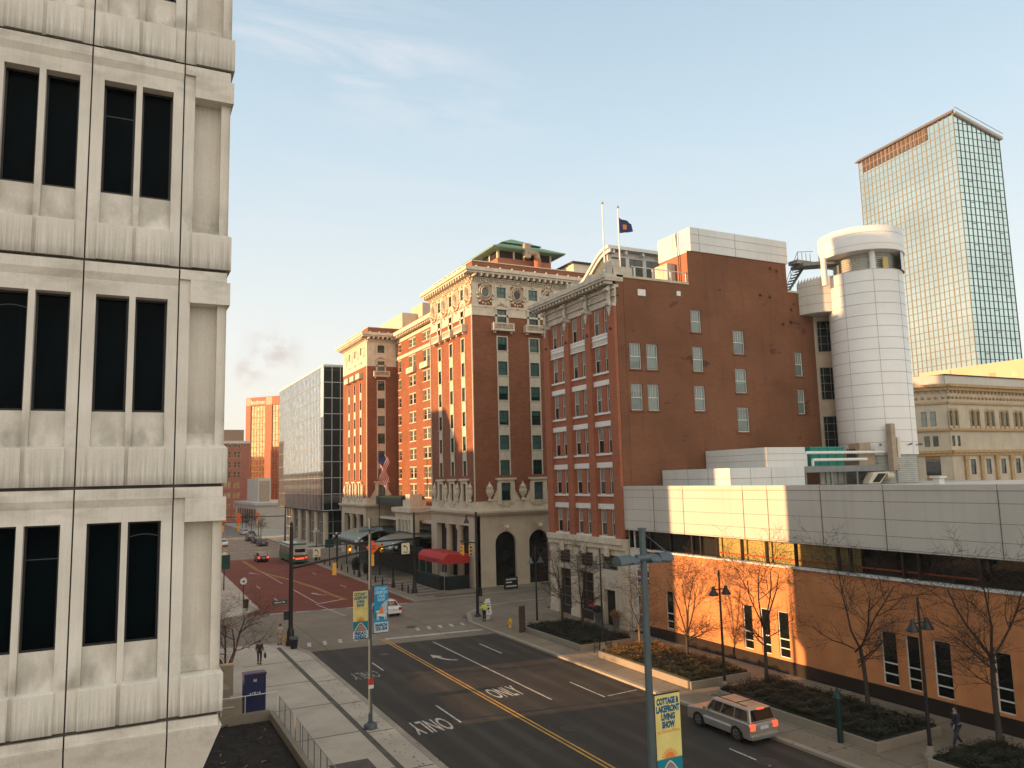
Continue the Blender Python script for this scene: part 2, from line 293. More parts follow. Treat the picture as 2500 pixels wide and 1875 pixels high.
M_chiller = simple('chiller_green', (.01, .25, .19), .5); M_awn = simple('grey_green_canopy', (.2, .23, .19), .5, var=.2, scale=2, metal=.3); M_hedge = simple('hedge', (.012, .02, .016), .9, var=.4, scale=6, bump=1)
M_curto = simple('lit_curtain', (.55, .42, .16), .8, var=.08)
M_rail = simple('rail_metal', (.1, .1, .1), .5, metal=.5)
M_flagb = simple('flag_blue', (.03, .04, .12), .8); M_flagr = simple('flag_red', (.5, .04, .04), .8); M_flagw = simple('flag_white', (.7, .65, .6), .8)
M_louv = simple('louvre', (.38, .38, .35), .5, metal=.3); M_corr = simple('corrugated', (.45, .46, .42), .4, metal=.4)

# ------------------------------------------------------------ mesh builder
class MB:
    def __init__(s): s.v = []; s.f = []; s.mi = []; s.sm = []; s.cur = 0; s.smooth = False; s.pc = []; s.piece = 0
    def add(s, vs, fs, smooth=None):
        o = len(s.v); s.v.extend([tuple(p) for p in vs])
        for f in fs: s.f.append([i + o for i in f]); s.pc.append(s.piece); s.mi.append(s.cur); s.sm.append(s.smooth if smooth is None else smooth)
        return s
    def quad(s, a, b, c, d): return s.add([a, b, c, d], [(0, 1, 2, 3)])
    def box(s, x0, x1, y0, y1, z0, z1):
        vs = [(x, y, z) for z in (z0, z1) for y in (y0, y1) for x in (x0, x1)]
        return s.add(vs, [(0, 2, 3, 1), (4, 5, 7, 6), (0, 1, 5, 4), (2, 6, 7, 3), (0, 4, 6, 2), (1, 3, 7, 5)])
    def hexa(s, bot, top):   # two quads of 4 points
        return s.add(list(bot) + list(top), [(3, 2, 1, 0), (4, 5, 6, 7), (0, 1, 5, 4), (1, 2, 6, 5), (2, 3, 7, 6), (3, 0, 4, 7)])
    def poly_prism(s, pts, z0, z1):
        n = len(pts); vs = [(p[0], p[1], z0) for p in pts] + [(p[0], p[1], z1) for p in pts]
        fs = [list(range(n))[::-1], list(range(n, 2 * n))] + [(i, (i + 1) % n, n + (i + 1) % n, n + i) for i in range(n)]
        return s.add(vs, fs)
    def tube(s, a, b, r0, r1=None, n=8, cap=True):
        r1 = r0 if r1 is None else r1; a = Vector(a); b = Vector(b); d = (b - a)
        if d.length < 1e-6: return s
        q = d.to_track_quat('Z', 'Y'); vs = []
        for p, r in ((a, r0), (b, r1)):
            for i in range(n):
                t = 2 * math.pi * i / n; vs.append(p + q @ Vector((r * math.cos(t), r * math.sin(t), 0)))
        s.add(vs, [(i, (i + 1) % n, n + (i + 1) % n, n + i) for i in range(n)], n > 5)
        if cap: s.add(vs, [list(range(n))[::-1], list(range(n, 2 * n))], False)
        return s
    def lathe(s, prof, c=(0, 0, 0), n=12, a0=0, a1=2 * math.pi):
        full = abs(a1 - a0 - 2 * math.pi) < 1e-6; m = n if full else n + 1; vs = []
        for r, z in prof:
            for i in range(m):
                t = a0 + (a1 - a0) * i / n; vs.append((c[0] + r * math.cos(t), c[1] + r * math.sin(t), c[2] + z))
        fs = []
        for j in range(len(prof) - 1):
            for i in range(n): k = (i + 1) % m; fs.append((j * m + i, j * m + k, (j + 1) * m + k, (j + 1) * m + i))
        return s.add(vs, fs, True)
    def ball(s, c, r, n=10, sz=1): return s.lathe([(max(.001, r * math.sin(math.pi * i / 6)), -r * sz * math.cos(math.pi * i / 6)) for i in range(7)], c, n)
    def cut(s): s.piece += 1; return s
    def split(s, name, mats, parent=None, label=None):
        """each piece as an object of its own"""
        by = {}
        for i, p in enumerate(s.pc): by.setdefault(p, []).append(i)
        for p, idx in by.items():
            m = MB(); mp_ = {}
            for i in idx:
                f = []
                for v in s.f[i]:
                    if v not in mp_: mp_[v] = len(m.v); m.v.append(s.v[v])
                    f.append(mp_[v])
                m.f.append(f); m.mi.append(s.mi[i]); m.sm.append(s.sm[i]); m.pc.append(0)
            m.build(name, mats, parent)
    def build(s, name, mats, parent=None, xf=None):
        me = bpy.data.meshes.new(name); vs = s.v
        if xf is not None: vs = [xf @ Vector(p) for p in vs]
        if parent is not None and not getattr(s, 'local', False):
            L = parent.get('_o', (0, 0, 0)); vs = [(p[0] - L[0], p[1] - L[1], p[2] - L[2]) for p in vs]
        me.from_pydata([tuple(p) for p in vs], [], s.f)
        for m in (mats if isinstance(mats, (list, tuple)) else [mats]): me.materials.append(m)
        me.polygons.foreach_set('material_index', s.mi); me.polygons.foreach_set('use_smooth', s.sm); me.update()
        o = bpy.data.objects.new(name, me); COL.objects.link(o)
        if parent is not None: o.parent = parent
        return o
def LMB():
    m = MB(); m.local = True; return m
def tag(o, label=None, cat=None, group=None, kind=None):
    if label: o['label'] = label
    if cat: o['category'] = cat
    if group: o['group'] = group
    if kind: o['kind'] = kind
    return o
def thing(name, loc, label, cat, group=None, rz=0.0):
    o = bpy.data.objects.new(name, None); o.empty_display_size = .3; COL.objects.link(o); o.location = loc; o.rotation_euler = (0, 0, rz)
    o['_o'] = tuple(loc); return tag(o, label, cat, group)
def kids(o): return [c for c in bpy.data.objects if c.parent == o]
def copy_tree(o, parent=None):
    c = o.copy(); COL.objects.link(c)
    if parent is not None: c.parent = parent
    for k in kids(o):
        d = k.copy(); COL.objects.link(d); d.parent = c
        for g in kids(k):
            e2 = g.copy(); COL.objects.link(e2); e2.parent = d
    return c
def struct(name, mb, m): return tag(mb.build(name, m), kind='structure')
def bevel(o, wd, seg=2):
    b = o.modifiers.new('bevel', 'BEVEL'); b.width = wd; b.segments = seg; b.limit_method = 'ANGLE'; b.angle_limit = R_(35); return o
FONT = None
def text_mesh(txt, size, fit=None, bold=0.0, spacing=1.0, align='CENTER', line=1.0):
    cu = bpy.data.curves.new('text', 'FONT'); cu.body = txt; cu.size = size; cu.align_x = align; cu.align_y = 'TOP'; cu.offset = bold; cu.space_character = spacing; cu.space_line = line; cu.resolution_u = 3
    o = bpy.data.objects.new('text', cu); COL.objects.link(o); bpy.context.view_layer.update()
    me = bpy.data.meshes.new_from_object(o.evaluated_get(bpy.context.evaluated_depsgraph_get()))
    vs = [v.co.copy() for v in me.vertices]; fs = [list(p.vertices) for p in me.polygons]
    COL.objects.unlink(o); bpy.data.objects.remove(o)
    if fit and vs:
        w_ = max(v.x for v in vs) - min(v.x for v in vs); k = fit / max(w_, 1e-6)
        for v in vs: v.x *= k
    return vs, fs
def add_text(mb, txt, size, to3, fit=None, bold=0.0, spacing=1.0, align='CENTER', line=1.0):
    vs, fs = text_mesh(txt, size, fit, bold, spacing, align, line); mb.add([to3(v.x, v.y) for v in vs], fs)

# a facade frame: u runs along the wall, z up, d goes into the wall
class Fr:
    def __init__(s, kind, c, ang=None, o=None):
        s.kind = kind; s.c = c
        if kind == 'X': s.P = lambda u, z, d=0: (c + d, u, z); s.rz = -math.pi / 2
        elif kind == 'Y': s.P = lambda u, z, d=0: (u, c + d, z); s.rz = 0.0
        else:                                              # 'A': origin o, direction at angle ang of +x, inward = 90 deg left of it
            ca, sa = math.cos(ang), math.sin(ang); s.P = lambda u, z, d=0: (o[0] + u * ca - d * sa, o[1] + u * sa + d * ca, z); s.rz = ang
    def box(s, mb, u0, u1, z0, z1, d0, d1):
        if s.kind == 'X': u0, u1 = u1, u0
        P = s.P; return mb.hexa([P(u0, z0, d0), P(u1, z0, d0), P(u1, z0, d1), P(u0, z0, d1)], [P(u0, z1, d0), P(u1, z1, d0), P(u1, z1, d1), P(u0, z1, d1)])
    def quad(s, mb, u0, u1, z0, z1, d=0):
        if s.kind == 'X': u0, u1 = u1, u0
        P = s.P; return mb.quad(P(u0, z0, d), P(u1, z0, d), P(u1, z1, d), P(u0, z1, d))
    def wall(s, mb, u0, u1, z0, z1, holes, depth=.2):
        us = sorted(set([u0, u1] + [h[0] for h in holes] + [h[1] for h in holes])); zs = sorted(set([z0, z1] + [h[2] for h in holes] + [h[3] for h in holes]))
        us = [u for u in us if u0 <= u <= u1]; zs = [z for z in zs if z0 <= z <= z1]
        for i in range(len(us) - 1):
            for j in range(len(zs) - 1):
                a = (us[i] + us[i + 1]) / 2; b = (zs[j] + zs[j + 1]) / 2
                if any(h[0] < a < h[1] and h[2] < b < h[3] for h in holes): continue
                s.quad(mb, us[i], us[i + 1], zs[j], zs[j + 1])
        P = s.P
        for h in holes:
            a, b, c, d = h[:4]
            mb.quad(P(a, c), P(b, c), P(b, c, depth), P(a, c, depth)); mb.quad(P(a, d), P(b, d), P(b, d, depth), P(a, d, depth))
            mb.quad(P(a, c), P(a, d), P(a, d, depth), P(a, c, depth)); mb.quad(P(b, c), P(b, d), P(b, d, depth), P(b, c, depth))
WC = {}
def window(parent, fr, u0, u1, z0, z1, style, d=.12, pane=None, fmat=None, label=None):
    """sash window as a part, its pane a sub-part; copies share meshes"""
    wd, h = round(u1 - u0, 2), round(z1 - z0, 2); key = (wd, h, style, pane.name if pane else '', fmat.name if fmat else '')
    if key not in WC:
        m = LMB(); t = .06 if style[:5] != 'plain' else .035; D0, D1 = 0, .08
        def bx(a, b, c, e, dd=0, de=.07): m.box(a, b, dd, de, c, e)
        bx(0, t, 0, h); bx(wd - t, wd, 0, h); bx(t, wd - t, 0, t); bx(t, wd - t, h - t, h)
        if style in ('sash', 'sash3', 'sash2', 'pair'):
            bx(t, wd - t, h * .48, h * .48 + .055, .0, .06)
        if style == 'sash3':
            for k in (1, 2, 3):
                x = t + (wd - 2 * t) * k / 4; bx(x - .013, x + .013, h * .48 + .055, h - t, .01, .05)
        if style == 'sash2': bx(wd / 2 - .02, wd / 2 + .02, h * .48 + .055, h - t, .01, .05)
        if style == 'pair':
            bx(wd / 2 - .22, wd / 2 + .22, 0, h, -.03, .09)
        if style == 'bars':
            for k in (.19, .39): bx(t, wd - t, h * k, h * k + .07, -.01, .06)
        if style == 'grid':
            for k in (.25, .5, .75): bx(t, wd - t, h * k, h * k + .04, .01, .06)
            for k in (.25, .75): bx(wd * k - .02, wd * k + .02, t, h - t, .012, .058)
        fo = m.build('window', fmat or M_white); p = LMB(); p.quad((t * .5, .045, t * .5), (wd - t * .5, .045, t * .5), (wd - t * .5, .045, h - t * .5), (t * .5, .045, h - t * .5))
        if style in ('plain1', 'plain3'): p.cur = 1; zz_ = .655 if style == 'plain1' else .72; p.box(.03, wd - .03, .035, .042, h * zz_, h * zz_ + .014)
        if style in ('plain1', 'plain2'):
            p.cur = 1  # curved reflection drawn as a thin strip before the pane
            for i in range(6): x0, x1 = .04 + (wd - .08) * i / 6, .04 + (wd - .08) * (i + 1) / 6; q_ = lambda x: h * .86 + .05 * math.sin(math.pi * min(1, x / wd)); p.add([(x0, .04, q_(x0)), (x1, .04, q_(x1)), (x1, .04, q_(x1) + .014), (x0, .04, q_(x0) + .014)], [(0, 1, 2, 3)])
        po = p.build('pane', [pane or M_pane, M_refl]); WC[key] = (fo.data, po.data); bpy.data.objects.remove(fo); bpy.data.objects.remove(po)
    fo = bpy.data.objects.new('window', WC[key][0]); po = bpy.data.objects.new('pane', WC[key][1]); COL.objects.link(fo); COL.objects.link(po)
    ou = u1 if fr.kind == 'X' else u0; p = fr.P(ou, z0, d); L = parent.get('_o', (0, 0, 0))
    fo.parent = parent; fo.location = (p[0] - L[0], p[1] - L[1], p[2] - L[2]); fo.rotation_euler = (0, 0, fr.rz); po.parent = fo
    if label: fo['label'] = label
    return fo

# ============================================================ THE SETTING
def sheet(name, pts, z, m, hole=None):
    b = MB(); b.add([(p[0], p[1], z) for p in pts], [list(range(len(pts)))]); return struct(name, b, m)
g = MB(); PIT = (1.2, 8.35, 20.0, 48.55)
xs = [-900, PIT[0], PIT[1], 900]; ys = [-300, PIT[2], PIT[3], 1500]
for i in range(3):
    for j in range(3):
        if i == 1 and j == 1: continue
        g.quad((xs[i], ys[j], -.03), (xs[i + 1], ys[j], -.03), (xs[i + 1], ys[j + 1], -.03), (xs[i], ys[j + 1], -.03))
struct('ground', g, M_city)
p = MB(); p.box(PIT[0] - .3, PIT[1] + .3, PIT[2] - .3, PIT[3] + .3, -2.6, -.25); struct('sunken_court_floor', p, M_soil)
p = MB(); p.box(PIT[0], PIT[1], PIT[3], PIT[3] + .3, -2.2, .3); p.box(PIT[1], PIT[1] + .3, PIT[2], PIT[3] + .3, -2.2, .22); p.box(PIT[0] - .3, PIT[0], PIT[2], PIT[3] + .3, -2.2, .1); struct('sunken_court_kerb', p, M_planter)
sheet('road', [(14.1, -60), (29.8, -60), (29.8, 63.1), (14.1, 64.7)], 0, M_asph)
sheet('intersection', [(-80, 69.5), (12, 69.5), (14.1, 66.5), (14.1, 64.7), (29.8, 63.1), (29.8, 68.9), (31.5, 73.5), (34.5, 76.6), (39, 77.6), (140, 77.6), (140, 84.4), (39.5, 84.0), (29.8, 84.0), (12.5, 86.2), (9, 83.8), (-80, 83.8)], 0, M_conc)
sheet('brick_street', [(12.5, 86.2), (29.8, 84.0), (29.8, 150), (15.5, 150)], 0, M_brickrd)
sheet('far_road', [(15.5, 150), (29.8, 150), (33.5, 172), (33.5, 420), (14, 520), (14.2, 172)], 0, M_farroad)
# raised pavements with kerbs
def walk(name, pts, m=M_walk, h=.13):
    b = MB(); b.poly_prism(pts, -.02, h); return struct(name, b, m)
walk('pavement', [(8.65, 14), (13.75, 14), (13.75, 63.5), (12.9, 67.6), (11.0, 69.4), (-60, 69.4), (-60, 48.85), (8.65, 48.85)])
walk('kerb', [(13.75, 14), (14.1, 14), (14.1, 64.5), (13.2, 68.4), (11.2, 69.75), (-60, 69.75), (-60, 69.4), (11.0, 69.4), (12.9, 67.6), (13.75, 63.5)], M_kerb, .14)
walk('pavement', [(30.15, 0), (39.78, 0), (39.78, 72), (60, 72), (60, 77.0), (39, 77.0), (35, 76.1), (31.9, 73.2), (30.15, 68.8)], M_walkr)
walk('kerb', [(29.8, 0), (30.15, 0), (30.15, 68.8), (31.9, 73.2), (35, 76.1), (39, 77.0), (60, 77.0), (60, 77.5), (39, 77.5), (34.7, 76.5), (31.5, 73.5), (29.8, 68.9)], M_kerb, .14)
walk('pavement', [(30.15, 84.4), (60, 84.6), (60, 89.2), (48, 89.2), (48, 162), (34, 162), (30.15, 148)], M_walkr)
walk('kerb', [(29.8, 84.05), (60, 84.25), (60, 84.6), (30.15, 84.4), (30.15, 148), (34, 162), (34, 420), (33.6, 420), (33.6, 162), (29.8, 148)], M_kerb, .14)
walk('pavement', [(34, 162), (60, 162), (60, 420), (34, 420)], M_walk)
walk('pavement', [(-60, 84.2), (9, 84.2), (12.4, 86.6), (14.1, 89), (15.2, 150), (13.8, 172), (13.6, 500), (-60, 500)], M_walk)
b = MB()
for (x0, x1, y0, y1) in [(12.0, 12.32, 14, 67.2)]: b.box(x0, x1, y0, y1, .12, .134)
for yy in (24, 30.5, 36.5, 42.6, 48.7, 54.8, 61.5): b.box(8.7, 12.0, yy, yy + .1, .12, .1335); b.box(12.32, 13.7, yy - .5, yy - .4, .12, .1335)
for yy in (36.0,): b.box(9.3, 11.2, yy - .5, yy + 2.4, .12, .1345)
for yy in (87.0, 89.4, 91.8, 94.2, 96.6, 99.0, 103, 107, 111): b.box(31.3, 34.9, yy, yy + 1.1, .12, .134)
for yy in (85.2,): b.box(33, 39, yy, yy + 1.2, .12, .134)
struct('pavement_inlay', b, M_strip)
# painted markings
def mark(pts, z=.005):
    MK.add([(q[0], q[1], z) for q in pts], [list(range(len(pts)))])
def line(x0, y0, x1, y1, wd=.12):
    d = Vector((x1 - x0, y1 - y0)); n = Vector((-d.y, d.x)).normalized() * wd / 2
    mark([(x0 - n.x, y0 - n.y), (x1 - n.x, y1 - n.y), (x1 + n.x, y1 + n.y), (x0 + n.x, y0 + n.y)])
MK = MB()
line(23.9, 62.8, 23.87, 42.8); line(26.9, 45.7, 26.9, 41.6); line(26.85, 60, 26.85, 55.8); line(27.05, 30.9, 27.05, 28.2); line(27.05, 20, 27.05, 16); line(17.42, 45.4, 17.42, 41.6); line(17.35, 58.4, 17.35, 55.5); line(17.45, 32, 17.45, 28)
line(27.17, 41.7, 29.5, 41.9, .1)
mark([(20.9, 65.9), (29.6, 65.1), (29.6, 65.7), (20.9, 66.5)])
for k in range(5): line(24.6 + k * 1.1, 68.2, 24.9 + k * 1.1, 69.6, .3); line(14.6 + k * 1.3, 66.8, 14.9 + k * 1.3, 68.4, .3)
line(21.0, 79.6, 20.2, 89.2, .13)
for k in range(6): mark([(14.6 + k * 2.6, 85.2 - k * .25), (16.0 + k * 2.6, 85.0 - k * .25), (16.0 + k * 2.6, 85.35 - k * .25), (14.6 + k * 2.6, 85.55 - k * .25)], .006)
line(20.5, 89.5, 23.7, 91.2, .35); line(20.5, 89.5, 20.45, 104, .14); line(20.4, 110, 20.4, 131, .14)
for (xx, y0) in ((17.0, 94), (17.0, 107), (17.0, 119), (26.7, 101), (26.7, 118)): line(xx, y0, xx, y0 + 3, .13)
for yy in range(160, 330, 12): line(23.8, yy, 23.8, yy + 3, .14); line(27.2, yy, 27.2, yy + 3, .14)
for k in range(7): line(16 + k * 2.3, 152.5, 17.2 + k * 2.3, 152.5, .4); line(16 + k * 2.3, 166.5, 17.2 + k * 2.3, 166.5, .5)
# turn arrows
def arrow(cx, cy, s=1.0, fl=1):
    pts = []
    for i in range(7):
        t = i / 6 * 1.25; pts.append((cx + fl * (1.5 - 1.9 * math.sin(t) * .85) * .62 * s, cy + (-1.5 + 2.6 * (1 - math.cos(t)) * .9) * s))
    for i in range(6):
        a, b_ = Vector(pts[i]), Vector(pts[i + 1]); n = Vector((-(b_ - a).y, (b_ - a).x)).normalized() * .13 * s; mark([tuple(a - n), tuple(b_ - n), tuple(b_ + n), tuple(a + n)])
    e_ = Vector(pts[-1]); d = (e_ - Vector(pts[-2])).normalized(); n = Vector((-d.y, d.x)) * .42 * s; t_ = e_ + d * 1.1 * s; mark([tuple(e_ - n), tuple(t_), tuple(e_ + n)])
arrow(22.2, 57.2, 1.0); arrow(22.0, 97.5, 1.05); arrow(18.8, 126, 1.0)
# lettering stretched along the lane, read by oncoming traffic
def road_text(txt, cx, cy, wd, ln, flip):
    vs, fs = text_mesh(txt, 1.0, None, .012)
    x0 = min(v.x for v in vs); x1 = max(v.x for v in vs); y0 = min(v.y for v in vs); y1 = max(v.y for v in vs); s = -1 if flip else 1
    MK.add([(cx + s * ((v.x - x0) / (x1 - x0) - .5) * wd, cy + s * ((v.y - y0) / (y1 - y0) - .5) * ln, .0055) for v in vs], fs)
road_text('ONLY', 15.75, 41.9, 2.2, 2.3, True); road_text('ONLY', 22.2, 45.9, 2.0, 2.3, False); struct('white_road_markings', MK, M_mark); MK = MB(); road_text('ONLY', 15.85, 54.9, 1.9, 2.0, True); struct('worn_road_lettering', MK, worn('worn_white_marking', (.58, .55, .48), .46))
MK = MB(); line(20.55, -40, 20.55, 66.4, .11); line(20.83, -40, 20.83, 66.4, .11)
yl = [(23.9, 90.6), (23.5, 96), (23.3, 103), (22.6, 110), (21.9, 116), (20.8, 122), (20.2, 128), (20.3, 138), (20.4, 147)]
for i in range(len(yl) - 1): line(yl[i][0] - .16, yl[i][1], yl[i + 1][0] - .16, yl[i + 1][1], .12); line(yl[i][0] + .16, yl[i][1], yl[i + 1][0] + .16, yl[i + 1][1], .12)
line(20.6, 172, 20.9, 330, .12); line(20.9, 172, 21.2, 330, .12)
struct('yellow_road_markings', MK, M_ymark)
b = MB()
for (x, y, r) in [(25.2, 51.5, .42), (27.35, 28.7, .5), (22.1, 37.6, .55), (21.85, 44.5, .3), (24.6, 70.2, .5), (30.9, 71.8, .5), (35.8, 79.5, .45), (38.5, 86, .5), (17, 92, .4), (19, 60.5, .35)]: b.lathe([(.001, .009), (r, .009), (r + .03, .004)], (x, y, 0), 20)
struct('manhole_covers', b, simple('iron_cover', (.045, .038, .03), .6, var=.4, scale=8))
b = MB()
for pts in ([(22.1, 62), (22.15, 50), (22.1, 38.6)], [(22.4, 37.2), (23.2, 34), (22.9, 31), (24.6, 28.4)], [(21.3, 37.0), (17.8, 35.6), (14.3, 35.9)], [(23.1, 38.2), (26, 38.6), (29.7, 38.5)], [(21.2, 38.5), (23.1, 38.6), (23.0, 36.7), (21.1, 36.6), (21.2, 38.5)], [(14.4, 40.5), (19.2, 41.1), (26, 40.8)]):
    q = []
    for i in range(len(pts) - 1):
        for k in range(6):
            f = k / 6; q.append((pts[i][0] * (1 - f) + pts[i + 1][0] * f + rnd.uniform(-.05, .05), pts[i][1] * (1 - f) + pts[i + 1][1] * f + rnd.uniform(-.05, .05)))
    q.append(pts[-1])
    for i in range(len(q) - 1):
        a_, c_ = Vector(q[i]), Vector(q[i + 1]); n = Vector((-(c_ - a_).y, (c_ - a_).x)).normalized() * rnd.uniform(.02, .04)
        b.add([(a_.x - n.x, a_.y - n.y, .003), (c_.x - n.x, c_.y - n.y, .003), (c_.x + n.x, c_.y + n.y, .003), (a_.x + n.x, a_.y + n.y, .003)], [(0, 1, 2, 3)])
struct('tar_seams', b, M_joint)
b = MB(); rr = random.Random(5)
for k in range(900):
    side = rr.random() < .5; x = (rr.gauss(14.45, .22) if side else rr.gauss(29.45, .2)) if rr.random() < .55 else (rr.gauss(13.2, .35) if side else rr.gauss(31.2, .6)); y = rr.uniform(22, 66)
    onroad = 14.12 < x < 29.78; z = .006 if onroad else (.1455 if (13.7 < x < 14.12 or 29.78 < x < 30.2) else .136); a = rr.uniform(0, 3.14); l = rr.uniform(.03, .09); d = Vector((math.cos(a), math.sin(a))) * l; n_ = Vector((-d.y, d.x)) * .6
    b.add([(x - d.x, y - d.y, z), (x + n_.x, y + n_.y, z + .012), (x + d.x, y + d.y, z), (x - n_.x, y - n_.y, z + .008)], [(0, 1, 2, 3)])
tag(b.build('fallen_leaves', simple('litter_leaf', (.1, .07, .04), .9, var=.4, scale=9)), 'scattered brown leaves and grit along both kerbs', 'litter', kind='stuff')

# ============================================================ BUILDINGS
# ---- pale precast concrete building, left foreground
LB = thing('concrete_building', (1.0, 16, 0), 'pale precast concrete office building with tall dark paired windows filling the left edge', 'building')
F = Fr('Y', 15.0); pan = MB(); lip = MB(); led = MB(); apr = MB()
for k in range(0, 5):
    j = 9.39 + 3.93 * k
    for m_ in range(-3, 1):
        J = -.63 + 1.52 * m_; a0, a1, b0, b1 = J + .20, J + .72, J + .82, J + 1.34
        F.wall(pan, J + .012, J + 1.508, j + .03, j + 3.905, [(a0, a1, j + .69, j + 3.34), (b0, b1, j + .69, j + 3.34)], .3)
        for (p0, p1) in ((a0, a1), (b0, b1)):
            P = F.P; lip.cut(); apr.cut(); lip.hexa([P(p0 - .03, j + .03, -.05), P(p1 + .01, j + .03, -.05), P(p1 + .01, j + .03, .05), P(p0 - .03, j + .03, .05)], [P(p0 - .03, j + .66, -.05), P(p1 + .01, j + .66, -.05), P(p1 + .01, j + .71, .05), P(p0 - .03, j + .71, .05)])
            apr.hexa([P(p0 + .002, j + .68, .05), P(p1 - .002, j + .68, .05), P(p1 - .002, j + .68, .29), P(p0 + .002, j + .68, .29)], [P(p0 + .002, j + 1.31, .2), P(p1 - .002, j + 1.31, .2), P(p1 - .002, j + 1.31, .29), P(p0 + .002, j + 1.31, .29)])
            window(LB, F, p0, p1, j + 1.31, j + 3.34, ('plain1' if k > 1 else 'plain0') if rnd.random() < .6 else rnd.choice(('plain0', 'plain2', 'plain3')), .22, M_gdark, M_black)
        led.cut(); pan.cut(); led.hexa([P(J + .012, j + 3.6, -.002), P(J + 1.508, j + 3.6, -.002), P(J + 1.508, j + 3.6, .02), P(J + .012, j + 3.6, .02)], [P(J + .012, j + 3.72, -.05), P(J + 1.508, j + 3.72, -.05), P(J + 1.508, j + 3.72, .02), P(J + .012, j + 3.72, .02)])
        F.box(led, J + .012, J + 1.508, j + 3.722, j + 3.9, -.05, .02)
    # corner module
    pan.cut(); led.cut()
    F.wall(pan, .902, 1.71, j + .03, j + 3.905, [(1.08, 1.709, j + .6, j + 3.4)], .34)
    P = F.P
    pan.quad(P(1.075, j + .6, .3), P(1.6, j + .6, .3), P(1.6, j + 3.4, .3), P(1.075, j + 3.4, .3))
    F.box(led, 1.56, 1.712, j + .6, j + 3.4, .08, .5)
    led.hexa([P(1.08, j + .6, .1), P(1.56, j + .6, .1), P(1.56, j + .6, .298), P(1.08, j + .6, .298)], [P(1.08, j + .95, .28), P(1.56, j + .95, .28), P(1.56, j + .95, .298), P(1.08, j + .95, .298)])
    F.box(led, 1.08, 1.77, j + .03, j + .66, -.06, .5); F.box(led, 1.08, 1.765, j + 3.3, j + 3.72, -.055, .5); F.box(led, .905, 1.70, j + 3.722, j + 3.9, -.055, .5)
    led.hexa([P(1.08, j + .66, -.06), P(1.77, j + .66, -.06), P(1.77, j + .66, .5), P(1.08, j + .66, .5)], [P(1.08, j + .72, .05), P(1.72, j + .72, .05), P(1.72, j + .72, .5), P(1.08, j + .72, .5)])
j = 9.39; lo = MB(); P = F.P
for m_ in range(-3, 1):
    J = -.63 + 1.52 * m_; lo.hexa([P(J + .012, j - 2.6, .75), P(J + 1.508, j - 2.6, .75), P(J + 1.508, j - 2.6, 1.2), P(J + .012, j - 2.6, 1.2)], [P(J + .012, j - .2, -.08), P(J + 1.508, j - .2, -.08), P(J + 1.508, j - .2, 1.2), P(J + .012, j - .2, 1.2)]); F.box(lo, J + .012, J + 1.508, j - .197, j - .03, -.03, .5)
lo.hexa([P(.902, j - 2.6, .75), P(.9, j - 2.6, .75), P(.9, j - 2.6, 1.2), P(.902, j - 2.6, 1.2)], [P(.902, j - .2, -.08), P(1.76, j - .2, -.08), P(1.76, j - .2, 1.2), P(.902, j - .2, 1.2)])
F.box(lo, .902, 1.70, j - .197, j - .03, -.03, .5)
pan.build('wall_panels', M_pre, LB); lip.split('spandrel', M_pre, LB); apr.split('window_apron', M_pre, LB); led.split('ledge', M_pre, LB); lo.build('tapered_base', M_pre, LB)
b = MB(); F.box(b, -30, .93, j - .1, 30, .36, .5); 
for k in range(6): F.box(b, -9.7, 1.69, 9.39 + 3.93 * k - .029, 9.39 + 3.93 * k + .029, .01, .3)
b2 = MB(); b2.box(-40, 1.69, 15.5, 44.2, 9.0, 30); b2.box(-40, -5.2, 15.0, 15.49, 0, 30); b2.box(-40, .2, 17.5, 43.8, -2.2, 8.99)
b = MB()
for k in range(6): F.box(b, -5.19, 1.69, 9.39 + 3.93 * k - .028, 9.39 + 3.93 * k + .028, .025, .4)
for m_ in range(-3, 2):
    for k in range(5): J = -.63 + 1.52 * m_; F.box(b, J - .011, J + .011, 9.39 + 3.93 * k + .03, 9.39 + 3.93 * k + 3.9, .025, .4)
b.build('joint_seals', M_joint, LB); b2.build('body', M_pre, LB)

# ---- museum with white fascia and orange wall
MU = thing('museum_building', (45, 40, 0), 'low modern building with pale panel fascia above a sunlit orange wall along the right pavement', 'building')
F = Fr('X', 39.8); P = F.P
wins = [(51.08, 52.02), (42.38, 43.3), (40.74, 41.6), (39.06, 40.03), (31.06, 32.08), (29.64, 30.48), (27.8, 28.82), (24.62, 25.5), (22.9, 23.8), (21.2, 22.1), (13, 14), (11.3, 12.3)]
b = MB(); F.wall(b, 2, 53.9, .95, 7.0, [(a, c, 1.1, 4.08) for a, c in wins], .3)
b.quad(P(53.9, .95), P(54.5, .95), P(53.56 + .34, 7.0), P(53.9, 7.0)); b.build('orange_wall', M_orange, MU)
for a, c in wins: window(MU, F, a, c, 1.1, 4.08, 'bars', .08, M_museumg, M_white)
b = MB(); F.box(b, 2, 54.5, 0, .95, -.06, .3); b.build('stone_base', M_base, MU)
b = MB(); F.box(b, 2, 54.0, 7.0, 7.12, -.14, .5); b.build('wall_cap', M_white, MU)
fb = MB(); F.box(fb, 2, 57.2, 8.66, 12.1, -.1, .4); F.box(fb, 2, 57.2, 12.103, 12.42, -.13, .6); fb.build('fascia', M_fascia, MU)
b = MB()
for u in (52.9, 49.1, 42.5, 40.15, 35.6, 31.04, 24.4, 17.5, 11, 5): F.box(b, u - .018, u + .018, 8.66, 12.42, -.134, -.09)
for z in (12.09, 11.45, 10.43, 9.49, 8.75): F.box(b, 2, 57.2, z - .012, z + .012, -.104, -.09)
b.build('panel_joints', M_seam, MU)
cg, t_, bs = newmat('clear_glass'); t_.nodes.remove(bs); o_ = [n for n in t_.nodes if n.type == 'OUTPUT_MATERIAL'][0]
